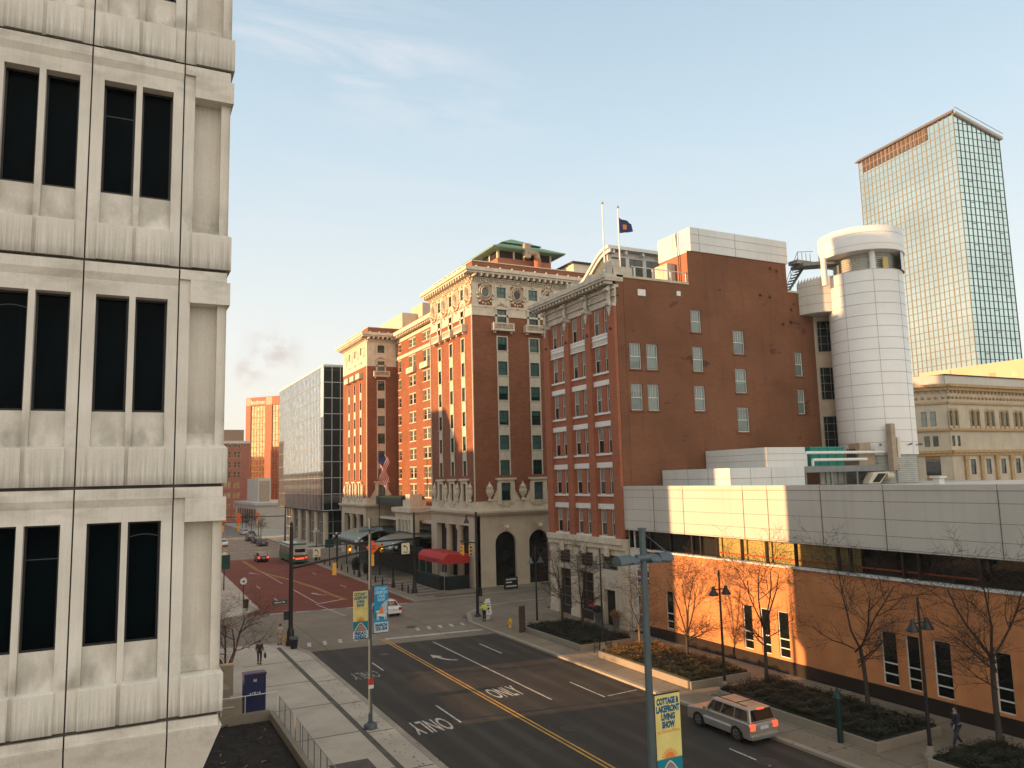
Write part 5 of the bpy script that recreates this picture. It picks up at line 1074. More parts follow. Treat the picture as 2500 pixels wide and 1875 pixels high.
b.quad((130.6, 94.2, 0), (128, 120, 0), (128, 120, 28.6), (130.6, 94.2, 28.6)); b.build('walls', M_lime, SB)
for FF, a, e_ in ((F, xs0, 165), (G, 0, wl)):
    for (z0, z1, d) in ((28.0, 28.5, -.9), (27.4, 27.99, -.5), (24.9, 25.3, -.25), (20.0, 20.45, -.4), (16.0, 16.5, -.45), (15.5, 15.99, -.25)): FF.box(tr, a, e_, z0, z1, d, .1)
    u = a
    while u < e_: FF.box(tr, u, u + .25, 26.9, 27.3, -.4, -.001); tr.ball(FF.P(u + .5, 26.1, -.1), .3, 6); u += 1.1
for h in arch + []: 
    c_ = (h[0] + h[1]) / 2; n = 10; r0 = .62
    for i in range(n):
        t0, t1 = math.pi * i / n, math.pi * (i + 1) / n; q = [F.P(c_ + rr * math.cos(t), 23.35 + rr * math.sin(t), -.15) for rr, t in ((r0 - .12, t0), (r0 + .15, t0), (r0 + .15, t1), (r0 - .12, t1))]; tr.quad(*q)
    F.box(tr, c_ - .68, c_ - .5, 20.5, 23.4, -.14, -.001); F.box(tr, c_ + .5, c_ + .68, 20.5, 23.4, -.14, -.001)
for u in [xs0 + 3.6] + [c_ + 2.25 for c_ in cols]: F.box(tr, u - .42, u + .42, 0, 15.4, -.35, -.001); F.box(tr, u - .6, u + .6, 14.6, 15.4, -.5, -.35)
tr.build('stone_trim', simple('carved_stone', (.46, .31, .15), .85, var=.25, scale=2.5, bump=.6), SB)
b = MB()
for z0, z1 in ((5.6, 7.2), (10.3, 11.9), (14.95, 15.5)): G.box(b, 1.2, 3.6, z0, z1, -.03, 0)
b.build('rust_spandrels', simple('rust_terracotta', (.36, .16, .06), .8, var=.2, scale=3), SB)
b = MB(); b.box(134.5, 165, 90.3, 120, 28.6, 30.2); b.hexa([(131, 94.4, 28.6), (134.4, 90.4, 28.6), (134.4, 119, 28.6), (129, 119, 28.6)], [(131, 94.4, 30.2), (134.4, 90.4, 30.2), (134.4, 119, 30.2), (129, 119, 30.2)]); b.box(135, 164, 91, 119, 0, 28.5); b.build('attic', M_fascia, SB)
b = MB(); b.box(134.3, 165, 90.1, 120, 30.2, 30.4); b.build('attic_cap', M_bark, SB)
BB = thing('beige_block', (190, 110, 0), 'plain beige windowless block between the glass tower and the stone building', 'building')
b = MB(); b.box(181, 204, 92, 128.2, 0, 37.3); b.build('walls', simple('beige_render', (.56, .42, .28), .8, var=.05, scale=.2), BB)
F = Fr('X', 181)
for (u, z) in ((125.2, 34.1), (104.7, 34.3)): b = MB(); F.box(b, u - .7, u + .7, z - .7, z + .7, -.06, 0); v = b.build('vent', M_lime, BB); b = MB(); F.quad(b, u - .45, u + .45, z - .45, z + .45, -.065); b.build('vent_opening', M_fascia, v)
b = MB(); F.box(b, 119.7, 119.95, 20, 37, -.15, 0); F.box(b, 109, 110.5, 32, 35, -.08, 0); F.box(b, 99.7, 101.7, 29, 32, -.3, 0); b.build('downpipe_and_hatches', M_tint, BB)
CB = thing('black_chimney_vent', (150, 88, 30.4), 'small white rooftop vent box on the museum fascia edge', 'vent'); CB['label'] = 'small white vent box standing on the museum roof edge before the stone building'; CB.name = 'roof_vent'; CB.location = (41.5, 26.5, 12.4); CB['_o'] = (41.5, 26.5, 12.4)
b = MB(); b.box(41.3, 41.75, 28.6, 29.0, 12.0, 12.75); b.box(41.2, 41.85, 28.5, 29.1, 12.752, 12.85); b.build('housing', M_white, CB)

# ---- glass office beyond the hotel
GO = thing('glass_office_building', (50, 190, 0), 'dark mirrored glass office building with white mullion grid beyond the hotel', 'building')
F = Fr('X', 38.5); F2g = Fr('Y', 164.3)
b = MB(); F.quad(b, 166.6, 214.5, 7.7, 38.1); b.build('street_glazing', M_curt, GO)
b = MB(); F2g.quad(b, 38.52, 60, 7.7, 38.1); F.quad(b, 164.3, 166.6, 7.7, 27.4); F2g2 = Fr('Y', 172); F2g2.quad(b, 40.5, 60, .1, 7.7); Fx = Fr('X', 40.5); Fx.quad(b, 172, 214, .1, 7.7); b.build('corner_glazing', M_curd, GO)
b = MB(); F.quad(b, 164.3, 166.6, 27.4, 38.1, -.01); F.box(b, 164.3, 214.5, 38.1, 38.5, -.1, .5); F2g.box(b, 38.42, 60, 38.1, 38.5, -.1, .3)
nf = 9; fh = 30.4 / 9
g2 = MB()
for i in range(nf + 1): z = 7.7 + fh * i; F.box(g2, 164.2, 214.5, z - .05, z + .05, -.07, .01); F2g.box(b, 38.43, 60, z - .07, z + .07, -.07, .01)
for i in range(34): u = 166.6 + 47.9 * i / 33; F.box(g2, u - .03, u + .03, 7.7, 38.1, -.06, .005)
for x in (38.5, 40.3, 42.1, 43.9, 46): F2g.box(b, x - .06, x + .06, 7.7, 38.1, -.065, .005)
for i in range(22): u = 172 + 2 * i; Fx.box(b, u - .05, u + .05, .1, 7.7, -.06, .0)
for x in (40.5, 42.5, 44.5, 46.5): F2g2.box(b, x - .05, x + .05, .1, 7.7, -.06, 0)
for z in (2.5, 5): Fx.box(b, 172, 214, z - .05, z + .05, -.06, 0); F2g2.box(b, 40.5, 60, z - .05, z + .05, -.06, 0)
b.build('mullions', M_wpan, GO); g2.build('street_mullions', simple('grey_mullion', (.3, .31, .28), .5), GO)
b = MB(); b.box(38.55, 60, 164.35, 214.4, 7.4, 7.68); b.box(40.9, 60, 172.4, 214, 0, 37.8); b.build('soffit_and_core', M_dark, GO)
for (x, y) in ((39.3, 165.3), (39.3, 173.5), (39.3, 182), (39.3, 190.5), (39.3, 199)): b = MB(); b.tube((x, y, .1), (x, y, 7.4), .55, n=16); b.build('column', M_lime, GO)
# ---- brick and gold glass tower
BT = thing('brick_glass_tower', (52, 330, 0), 'orange brick tower with gold mirrored window bays and bodman lettering at its top', 'building')
BT['label'] = 'orange brick tower with gold mirrored window bays and white lettering near its top'
ang = math.atan2(-.747, .665); G = Fr('A', 0, ang, (46.0, 331.0)); GW = 36.0; ZB = 48.7
b = MB(); gl = MB(); mm_ = MB(); bays_ = [(2.4, 9.6), (13.0, 20.2), (23.6, 30.8)]
G.wall(b, 0, GW, 0, ZB, [(a, c_, 2.0, 45.2) for a, c_ in bays_], .5); G.box(b, 0, GW, 0, ZB, .6, 20); b.build('brick_walls', M_tan, BT)
for (a, c_) in bays_:
    G.quad(gl, a, c_, 2, 45.2, .4)
    for i in range(6): u = a + (c_ - a) * i / 5; G.box(mm_, u - .08, u + .08, 2, 45.2, .3, .4)
    z = 2
    while z < 45.3: G.box(mm_, a, c_, z - .08, z + .08, .3, .4); z += 2.4
gl.build('gold_glazing', M_gold, BT); mm_.build('mullions', M_tan, BT)
b = MB(); add_text(b, 'bodman', 2.6, lambda x, y: G.P(6.1 + x, 47.9 + y, -.1), 7.0, .03); b.build('lettering', emis('sign_letters', (.7, .6, .5), .05), BT)
b = MB(); G.box(b, .2, 2.4, 45.4, ZB - .2, -.05, 0); G.box(b, 10.0, 13.0, 45.4, ZB - .2, -.05, 0); b.build('pale_panels', simple('pale_panel', (.55, .4, .28), .8), BT)
# ---- red warehouse
WH = thing('red_warehouse', (40, 312, 0), 'dark red brick warehouse with metal penthouse at the far left end of the street', 'building')
G = Fr('A', 0, 0, (30.0, 308.0)); H = []
for c_ in (33 - 30 + .4, 36.6 - 30, 39.9 - 30, 2.0 - 3):
    for i in range(8):
        z0 = 1.2 + i * 3.75
        if c_ > 0: H += [(c_ - 1.15, c_ - .15, z0, z0 + 2.3), (c_ + .15, c_ + 1.15, z0, z0 + 2.3)]
b = MB(); G.wall(b, -10, 14.5, 0, 29, H, .3); G.box(b, -10, 14.5, 0, 28.9, .35, 15); b.build('brick_walls', M_brick_r, WH)
for h in H: window(WH, G, *h, 'sash', .1, M_gold, M_cream)
b = MB(); G.box(b, -10, 14.6, 29, 30, -.3, .5); b.build('parapet', M_fascia, WH); b = MB(); G.box(b, 4.0, 12.5, 29, 34.3, 2, 10); b.build('roof_plant_room', simple('copper_plant_room', (.26, .17, .12), .6), WH)
# ---- low buildings at the end of the street
LE = thing('street_end_pavilion', (48, 262, 0), 'low pale pavilion with blank front panel at the far end of the street', 'building')
b = MB(); b.box(40.5, 44.5, 262, 285, 0, 15.5); b.build('tower', M_fascia, LE); b = MB(); b.box(37.6, 52, 245, 292, 0, 7.2); b.box(37.0, 52, 244.5, 292, 7.2, 8.0); b.build('walls', M_fascia, LE)
b = MB()
for i in range(8): b.box(37.55, 37.6, 247 + i * 5, 250.4 + i * 5, 2.8, 6.0)
b.build('windows', M_curd, LE); b = MB(); b.box(40.9, 44.1, 261.9, 262, 6, 14.6); b.build('front_panel', M_tint, LE)
L2 = thing('low_red_block', (30, 380, 0), 'low reddish block closing the street below the red warehouse', 'building')
b = MB(); b.box(8, 60, 372, 392, 0, 9.5); b.build('walls', simple('low_block_render', (.36, .22, .17), .8), L2); b = MB(); b.box(8, 60, 371.6, 392, 9.5, 10.1); b.build('roof_edge', M_fascia, L2)
b = MB(); b.box(35, 41, 369, 371.5, 3.4, 7.6); b.build('sign_board', M_flagb, L2)
# ---- unseen blocks added across the street to cast shadows and fill reflections
def blockb(x0, x1, y0, y1, h, m, label):
    t = thing('added_block', ((x0 + x1) / 2, (y0 + y1) / 2, 0), label, 'building'); F = Fr('X', x1); b = MB(); b.box(x0, x1, y0, y1, 0, h); b.build('walls', m, t)
    b = MB(); z = 3
    while z < h - 2:
        y = y0 + 1
        while y < y1 - 2: b.box(x1, x1 + .03, y, y + 1.5, z, z + 2); y += 3
        z += 4
    b.build('windows', M_curd, t); b = MB(); b.box(x0 - .2, x1 + .2, y0 - .1, y1 + .1, h, h + .8); b.build('cornice', M_lime, t)
blockb(-14, .6, 63.2, 69.2, 24, M_lime, 'cream block added out of view across the road to cast shadow')
blockb(-14, .6, 58.8, 62.6, 46.5, M_lime, 'slim tall cream block added out of view to shade the cylinder tower')
blockb(-12, .2, 44.6, 58.3, 2.2, M_lime, 'low cream block added out of view to shade the left pavement')
blockb(-60, -30, 67, 99, 44, M_tan, 'tall tan block added out of view to shade the brick loft front')
blockb(-60, -30, 99.5, 108.5, 28, M_brick_r, 'narrow red block added out of view to shade the lower hotel front')
blockb(-60, -30, 109, 116, 34, M_lime, 'cream block added out of view to step the shadow up the hotel front')
blockb(-60, -30, 117, 215, 22, M_brick_r, 'long red brick block added out of view to shade the far hotel base')
blockb(-34, -12, 225, 330, 26, M_tan, 'long tan block added out of view for reflections in the glass office')
blockb(-30, -5, 340, 500, 18, M_brick_r, 'farthest red brick block added out of view for warm glass reflections')

# ============================================================ STREET FURNITURE
def twin_lamp(x, y, h, label, rz=0):
    t = thing('twin_street_lamp', (x, y, .13), label, 'street lamp', 'twin bell lamps along the museum pavement')
    b = LMB(); b.tube((0, 0, .3), (0, 0, h), .095, .05, 12); t_o = b.build('pole', M_black, t); b = LMB(); b.lathe([(.32, 0), (.32, .22), (.2, .3), (.14, .6)], (0, 0, 0), 14); b.build('base', M_planter, t)
    b = LMB(); b.tube((-.5, 0, h - 1.15), (.5, 0, h - 1.15), .035, n=6); b.tube((0, 0, h), (-.42, 0, h - 1.12), .014, n=5); b.tube((0, 0, h), (.42, 0, h - 1.12), .014, n=5); b.build('cross_arm', M_black, t)
    for s in (-1, 1): b = LMB(); b.lathe([(.02, .2), (.1, .16), (.11, .05), (.12, 0), (.2, -.12), (.3, -.3), (.31, -.34), (.29, -.33)], (s * .5, 0, h - 1.15), 16); b.build('lamp_head', M_teal if h < 7.2 else M_black, t)
    return t
twin_lamp(33.84, 62.9, 7.1, 'black twin bell lamp by the pavement corner, farthest of the four')
twin_lamp(33.65, 52.0, 7.6, 'black twin bell lamp between the first two planters, beside the bike racks')
twin_lamp(33.62, 38.5, 7.2, 'black twin bell lamp before the lit orange wall, between two planters', .1)
twin_lamp(33.61, 24.9, 7.2, 'black twin bell lamp nearest the camera, left of the walking man')
def banner_part(parent, x0, x1, z0, z1, y, scheme, texts=True):
    """a printed banner hung in the plane y, facing -y"""
    w_ = x1 - x0; h = z1 - z0; cx_ = (x0 + x1) / 2; b = LMB()
    mats = [M_ban_y, M_ban_t, M_ban_w, M_ban_o, M_ban_g, M_ban_n, M_ban_b, M_ban_lb, M_flagw]
    def rect(a, c_, e_, f, mi, d): b.cur = mi; b.box(a, c_, y - d, y + .004, e_, f)
    def yy(d): return y - d
    if scheme == 'yellow':
        rect(x0, x1, z0 + h * .36, z1, 0, .006); rect(x0, x1, z0 + h * .155, z0 + h * .36, 1, .006); rect(x0, x1, z0, z0 + h * .155, 2, .006)
        b.cur = 3; n = 14; sc = (cx_, z0 + h * .36); rr = w_ * .2
        b.add([(sc[0] + rr * math.cos(math.pi * i / n), yy(.009), sc[1] + rr * math.sin(math.pi * i / n)) for i in range(n + 1)], [list(range(n + 1))])
        for i in range(13):
            a = math.pi * i / 12; u = Vector((math.cos(a), math.sin(a))); v = Vector((-u.y, u.x)) * rr * .1; p = Vector(sc)
            q = [p + u * rr * 1.1 - v, p + u * rr * 1.65 - v * .3, p + u * rr * 1.65 + v * .3, p + u * rr * 1.1 + v]; b.add([(k.x, yy(.009), max(sc[1], k.y)) for k in q], [(0, 1, 2, 3)])
        b.cur = 8; zb = z0 + h * .155; ht = h * .185
        def boat(sx, mi, d, top):
            b.cur = mi; L_ = []; 
            for i in range(9): t = i / 8; L_.append((cx_ - sx * w_ * (.47 * (1 - t) ** .7), zb + top * ht * t))
            for i in range(1, 9): t = 1 - i / 8; L_.append((cx_ + sx * w_ * (.47 * (1 - t) ** .7), zb + top * ht * t))
            b.add([(p[0], yy(d), p[1]) for p in L_], [list(range(len(L_)))])
        boat(1.0, 8, .010, 1); boat(.9, 4, .012, .93); b.cur = 3; b.box(cx_ - w_ * .24, cx_ + w_ * .24, yy(.014), yy(.012), zb + ht * .5, zb + ht * .58); b.box(cx_ - w_ * .33, cx_ + w_ * .33, yy(.014), yy(.012), zb + ht * .2, zb + ht * .25)
        lines = [('COTTAGE &', .9), ('LAKEFRONT', .94), ('LIVING', .55), ('SHOW', .52)]; ink = 5; wk = 'FRIDAY-\nSUNDAY'
    else:
        rect(x0, x1, z0 + h * .22, z1, 6, .006); rect(x0, x1, z0 + h * .3, z0 + h * .42, 1, .008); rect(x0, x1, z0, z0 + h * .22, 2, .009)
        # garden chair of pale slats
        b.cur = 8; zc_ = z0 + h * .3
        for i in range(5): u = cx_ - w_ * .02 + i * w_ * .085; b.add([(u, yy(.012), zc_ + h * .08), (u + w_ * .06, yy(.012), zc_ + h * .08), (u + w_ * .12, yy(.012), zc_ + h * (.3 + .02 * i)), (u + w_ * .07, yy(.012), zc_ + h * (.3 + .02 * i))], [(0, 1, 2, 3)])
        b.add([(cx_ - w_ * .3, yy(.013), zc_ + h * .06), (cx_ + w_ * .3, yy(.013), zc_ + h * .02), (cx_ + w_ * .34, yy(.013), zc_ + h * .07), (cx_ - w_ * .18, yy(.013), zc_ + h * .11)], [(0, 1, 2, 3)])
        b.box(cx_ - w_ * .38, cx_ - w_ * .02, yy(.014), yy(.012), zc_ + h * .14, zc_ + h * .165); b.box(cx_ + w_ * .2, cx_ + w_ * .47, yy(.014), yy(.012), zc_ + h * .12, zc_ + h * .145)
        for u in (-.32, -.22, .2, .32): b.box(cx_ + u * w_, cx_ + (u + .05) * w_, yy(.014), yy(.012), zc_ - h * .03, zc_ + h * .14)
        b.cur = 3; b.box(cx_ - w_ * .1, cx_ + w_ * .12, yy(.016), yy(.014), zc_ + h * .1, zc_ + h * .24)
        lines = [('COTTAGE &', .9), ('LAKEFRONT', .94), ('LIVING', .55), ('SHOW', .52)]; ink = 7; wk = 'MARCH\n22-24'
    b.cur = ink; zz = z1 - h * .035
    for s, f in lines: add_text(b, s, h * .085, lambda px, pz, zz=zz: (cx_ + px, yy(.011), zz + pz), w_ * f, .012); zz -= h * .078
    if scheme == 'yellow': b.cur = 3; add_text(b, 'at DeVos Place', h * .05, lambda px, pz, zz=zz: (cx_ + px, yy(.011), zz + pz), w_ * .86, .0)
    b.cur = 5; zz = z0 + (h * .15 if scheme == 'yellow' else h * .2)
    for i, s in enumerate(wk.split('\n')): add_text(b, s, h * .085, lambda px, pz, zz=zz: (cx_ + px, yy(.011), zz + pz), w_ * .84, .015); zz -= h * .075
    b.build('banner', mats, parent)
    b = LMB(); b.tube((x0 if x0 > 0 else x1, y, z1), (x1 if x0 > 0 else x0, y, z1), .018, n=6); b.tube((x0 if x0 > 0 else x1, y, z0), (x1 if x0 > 0 else x0, y, z0), .018, n=6)
    for z in (z0, z1): b.tube((0, y, z), (x0 if x0 > 0 else x1, y, z), .02, n=6)
    b.build('banner_bracket', M_black, parent)
def teal_lamp(x, y, h, k, label):
    t = thing('banner_lamp_post', (x, y, .13), label, 'lamp post', 'teal banner lamp posts on the left pavement')
    b = LMB(); b.tube((0, 0, .25), (0, 0, h), .115, .07 * k, 14); b.tube((0, 0, h), (0, 0, h + .05), .1 * k, n=14); b.build('pole', M_teal, t)
    b = LMB(); b.lathe([(.36, 0), (.36, .2), (.3, .26), (.16, .34)], (0, 0, 0), 16); b.build('base', M_teal, t)
    zb = h - .62 * k; b = LMB(); b.tube((-.2 * k, 0, zb), (.2 * k, 0, zb), .09 * k, n=10)
    for s in (-.35, -.15): b.tube((0, 0, h - .05), (.6 * k * 1, s * .3, zb + .1), .008, n=4)
    b.build('cross_arm', M_teal, t)
    for s in (-1, 1):
        b = LMB(); n = 8; L0, L1 = .16 * k, .72 * k
        for (xa, xb, ra, rb) in ((L0, L0 + .22 * k, .1 * k, .17 * k), (L0 + .22 * k, L1, .17 * k, .185 * k)):
            for i in range(n):
                t0, t1 = math.pi * i / n, math.pi * (i + 1) / n
                b.add([(s * xa, ra * math.cos(t0), zb - .06 * k + ra * math.sin(t0)), (s * xb, rb * math.cos(t0), zb - .09 * k + rb * math.sin(t0)), (s * xb, rb * math.cos(t1), zb - .09 * k + rb * math.sin(t1)), (s * xa, ra * math.cos(t1), zb - .06 * k + ra * math.sin(t1))], [(0, 1, 2, 3)], True)
        b.add([(s * L1, .185 * k * math.cos(math.pi * i / n), zb - .09 * k + .185 * k * math.sin(math.pi * i / n)) for i in range(n + 1)], [list(range(n + 1))]); b.box(min(s * L0, s * L1), max(s * L0, s * L1), -.12 * k, .12 * k, zb - .12 * k, zb - .08 * k)
        b.build('lamp_hood', M_teal, t)
    return t
tl = teal_lamp(12.64, 42.8, 11.15, .95, 'slim teal lamp post on the left pavement carrying a yellow and a blue banner')
banner_part(tl, -.95, -.14, 4.75, 7.3, -.02, 'yellow'); banner_part(tl, .22, 1.02, 4.95, 7.5, -.02, 'blue')
b = LMB(); b.box(-.14, .14, -.15, -.14, 2.3, 2.62); b.build('red_notice', M_flagr, tl); b = LMB(); b.box(-.14, .14, -.15, -.14, 2.1, 2.28); b.build('white_notice', M_white, tl)
t2 = teal_lamp(10.6, 14.6, 11.95, 1.0, 'thick teal lamp post in the foreground with one yellow banner on its right')
banner_part(t2, .12, .80, 6.22, 8.36, -.02, 'yellow')
# signals
def signal_head(parent, x, y, z, face, lit=None, k=1.0, back=False):
    """face: unit (fx,fy) the lenses point to; three lamps"""
    b = LMB(); fx, fy = face; sx, sy = -fy, fx
    for i in range(3):
        zc_ = z - i * .36 * k; r = .16 * k
        q = lambda a, c_, e_: (x + sx * a + fx * c_, y + sy * a + fy * c_, zc_ + e_)
        b.hexa([q(-r, -.1, -r), q(r, -.1, -r), q(r, .08, -r), q(-r, .08, -r)], [q(-r, -.1, r), q(r, -.1, r), q(r, .08, r), q(-r, .08, r)])
        b.add([q(.13 * k * math.cos(t), .08 + (.22 if j else 0), .13 * k * math.sin(t)) for j in (0, 1) for t in [math.pi * (i2 / 6) for i2 in range(7)]], [(i2, i2 + 1, i2 + 8, i2 + 7) for i2 in range(6)])
    h = b.build('signal_head', M_yellow, parent)
    for i in range(3):
        b = LMB(); zc_ = z - i * .36 * k; n = 12
        b.add([(x + sx * .12 * k * math.cos(2 * math.pi * j / n) + fx * .09, y + sy * .12 * k * math.cos(2 * math.pi * j / n) + fy * .09, zc_ + .12 * k * math.sin(2 * math.pi * j / n)) for j in range(n)], [list(range(n))]); b.build('lens', M_amber if lit == i else M_black, h)
    b = LMB(); b.tube((x, y, z + .16 * k), (x, y, z + .45 * k), .03, n=6); b.build('hanger', M_black, parent)
def sign_board(parent, x, z, w_, h, m, name='sign', y=-.12, arrow_=None, txt=None, diamond=False, lines=None, ink=None):
    b = LMB(); b.cur = 0
    if diamond:
        r = w_ / 2; b.hexa([(x - r, y, z), (x, y, z - r), (x, y + .02, z - r), (x - r, y + .02, z)], [(x, y, z + r), (x + r, y, z), (x + r, y + .02, z), (x, y + .02, z + r)])
    else: b.box(x - w_ / 2, x + w_ / 2, y, y + .03, z - h / 2, z + h / 2)
    b.cur = 1
    if arrow_:
        pts = [(.18 + .02, -.28), (.2, -.05), (.12, .12), (-.08, .2)]; n = .05
        for i in range(3): a_, c_ = Vector(pts[i]) * w_, Vector(pts[i + 1]) * w_; d = Vector((-(c_ - a_).y, (c_ - a_).x)).normalized() * n * w_; b.add([(x + q.x, y - .006, z + .06 * h + q.y) for q in (a_ - d, c_ - d, c_ + d, a_ + d)], [(0, 1, 2, 3)])
        b.add([(x - .3 * w_, y - .006, z + .06 * h + .24 * w_), (x - .04 * w_, y - .006, z + .06 * h + .36 * w_), (x - .08 * w_, y - .006, z + .06 * h + .06 * w_)], [(0, 1, 2)])
    if txt: add_text(b, txt, h * (.2 if arrow_ else .5), lambda px, pz: (x + px, y - .007, z + (-.24 * h if arrow_ else .28 * h) + pz), w_ * .7, .006)
    if lines:
        zz = z + h * lines[0]
        for s in lines[1:]: add_text(b, s, h * .13, lambda px, pz, zz=zz: (x + px, y - .007, zz + pz), w_ * .5, .006); zz -= h * .17
    return b.build(name, [m, ink or M_text], parent)
ms = thing('signal_mast', (13.19, 67.5, .13), 'black traffic signal mast at the near left corner with long arm over the junction', 'traffic signal')
b = LMB(); b.tube((0, 0, .6), (0, 0, 9.6), .19, .15, 12); b.lathe([(.16, 9.6), (.1, 9.75), (.14, 9.85), (.02, 10.1)], n=10); b.build('pole', M_black, ms)
b = LMB(); b.lathe([(.38, 0), (.38, .25), (.3, .4), (.3, 1.1), (.22, 1.4)], n=12); b.build('base', M_black, ms)
b = LMB(); b.tube((0, 0, 6.25), (11.3, 3.4, 7.55), .13, .06, 10); b.build('mast_arm', M_black, ms)
def on_arm(x, y, z): return (x, y, z)
for (ax, has) in ((3.9, 0), (7.6, 1)): yy_ = ax * .3; signal_head(ms, ax, yy_, 6.25 + ax * .115 - .55, (0, 1), None, 1.0)
sign_board(ms, 7.6, 7.35, 1.25, 1.25, M_sign_o, 'warning_sign', 7.6 * .3 - .2, diamond=True, lines=(.12, 'ROAD', 'WORK'))
sign_board(ms, 11.1, 6.95, .8, 1.0, M_sign_w, 'turn_sign', 3.2, arrow_=True, txt='ONLY')
sign_board(ms, -.9, 3.55 + 0.0, 1.2, .3, M_green, 'street_name_sign', -.05, txt='Lyon St', ink=M_white)
b = LMB(); b.box(-.55, -.2, -.12, .2, 2.1, 2.8); b.build('pedestrian_signal', M_black, ms)
ms2 = thing('signal_mast', (32.03, 90.1, .13), 'black signal mast on the hotel pavement with its arm reaching left across the street', 'traffic signal')
b = LMB(); b.tube((0, 0, .6), (0, 0, 9.2), .17, .11, 12); b.lathe([(.13, 9.2), (.05, 9.5)], n=8); b.build('pole', M_black, ms2)
b = LMB(); b.lathe([(.38, 0), (.36, .3), (.26, .5), (.24, 1.2), (.18, 1.5)], n=12); b.build('base', M_black, ms2)
b = LMB(); b.tube((0, 0, 6.35), (-12.2, 1.6, 6.0), .12, .06, 10); b.build('mast_arm', M_black, ms2)
for ax in (-3.9, -7.6): signal_head(ms2, ax, -ax * .13 - .1, 5.85, (0, -1), 1, 1.0)
sign_board(ms2, -11.3, 5.35, .85, 1.05, M_sign_w, 'turn_sign', 1.35, arrow_=True, txt='ONLY')
ms3 = thing('signal_post', (31.71, 71.1, .13), 'tall black post at the museum corner with lantern on top and yellow signals facing left', 'traffic signal')
b = LMB(); b.tube((0, 0, .2), (0, 0, 10.0), .15, .11, 12); b.build('pole', M_black, ms3); b = LMB(); b.lathe([(.34, 0), (.34, .12), (.2, .25)], n=12); b.build('base', M_black, ms3)
b = LMB(); b.tube((0, 0, 9.6), (-.9, .3, 9.75), .03, n=6); b.lathe([(.02, .1), (.1, 0), (.1, -.3), (.22, -.55), (.3, -.75)], (-.9, .3, 9.7), 12); b.build('lantern', M_black, ms3)
b = LMB(); b.tube((0, 0, 7.0), (-1.7, 0, 7.3), .06, n=8); b.build('signal_arm', M_black, ms3)
signal_head(ms3, -1.5, 0, 6.75, (-1, -.25), None, .95); signal_head(ms3, -.65, 0, 6.65, (-.2, -1), None, .95)
b = LMB(); b.box(.15, .42, -.2, .2, 1.9, 2.7); b.build('pedestrian_signal', M_black, ms3)
def far_mast(x, y, h, al_, n_, label):
    t = thing('signal_mast', (x, y, .1), label, 'traffic signal'); b = LMB(); b.tube((0, 0, 0), (0, 0, h), .2, .13, 8); b.build('pole', M_black, t); b = LMB(); b.tube((0, 0, 6.0), (al_, 1.0, 6.3), .12, .08, 6); b.build('mast_arm', M_black, t)
    for k in range(n_):
        xx = al_ * (k + 1.5) / (n_ + 1.2); signal_head(t, xx, .8, 5.4, (0, 1), None, 1.1); sign_board(t, xx, 6.5, 1.3, 1.3, M_sign_o, 'warning_sign', .5, diamond=True)
far_mast(34.9, 186, 8.3, -17, 3, 'distant black signal mast by the glass office with orange signs on its arm')
far_mast(14.3, 160, 7.6, 9, 2, 'distant black signal mast at the left kerb with two signals over the road')
# post lamps on the hotel pavement
for i, (x, y, lab) in enumerate(((30.9, 110, 'black globe lamp post on the hotel pavement, second from the corner'), (31.4, 96.2, 'black globe lamp post between bollards, nearest the hotel corner'), (31.2, 124, 'black globe lamp post beside the bus, third from the corner'), (31.2, 138, 'black globe lamp post past the bus, farthest along the hotel pavement'))):
    t = thing('globe_lamp', (x, y, .13), lab, 'street lamp', 'globe lamps along the hotel pavement'); b = LMB(); b.tube((0, 0, .3), (0, 0, 4.7), .08, .06, 8); b.lathe([(.25, 0), (.25, .3), (.12, .9)], n=10); b.build('pole', M_black, t)
    for (dx, dz) in ((-.4, 4.9), (.4, 4.9), (0, 5.3)): b = LMB(); b.ball((dx, 0, dz), .2, 10); b.build('globe', M_ban_w, t)
    b = LMB(); b.tube((-.4, 0, 4.65), (.4, 0, 4.65), .03, n=5); b.build('cross_arm', M_black, t)
# bollards
for i, (x, y) in enumerate(((31.35, 90.4), (31.37, 92.7), (30.96, 99.3), (31.0, 102.5), (30.94, 105.8), (31.0, 113), (31.0, 116.5), (31.0, 120), (31.0, 127.5), (31.0, 131), (31, 134.5))):
    lab = ['first', 'second', 'third', 'fourth', 'fifth', 'sixth', 'seventh', 'eighth', 'ninth', 'tenth', 'eleventh'][i]
    t = tag(LMB().lathe([(.13, 0), (.12, .1), (.085, .7), (.1, .74), (.08, .85), (.01, .98)], n=10).build('bollard', M_black), lab + ' black bollard from the hotel corner along the kerb', 'bollard', 'black bollards along the hotel kerb'); t.location = (x, y, .13)
t = thing('plastic_delineator', (31.39, 97.5, .13), 'red and white plastic marker post between the black bollards', 'marker post'); b = LMB(); b.lathe([(.16, 0), (.16, .06), (.06, .1), (.06, 1.1)], n=10); b.build('post', M_flagr, t); b = LMB(); b.lathe([(.065, .35), (.065, .5)], n=10); b.lathe([(.065, .75), (.065, .9)], n=10); b.build('white_bands', M_white, t)
for (x, y, lab) in ((33.0, 119.3, 'round black planter tub on the hotel pavement, farther of two'), (33.0, 113.2, 'round black planter tub on the hotel pavement, nearer of two')):
    t = thing('planter_tub', (x, y, .13), lab, 'planter', 'black planter tubs outside the hotel porch'); b = LMB(); b.lathe([(.55, 0), (.65, 1.0), (.7, 1.05), (.55, 1.06)], n=16); b.build('tub', M_black, t); b = LMB(); b.ball((0, 0, 1.3), .6, 10, .9); b.build('shrub', M_hedge, t)
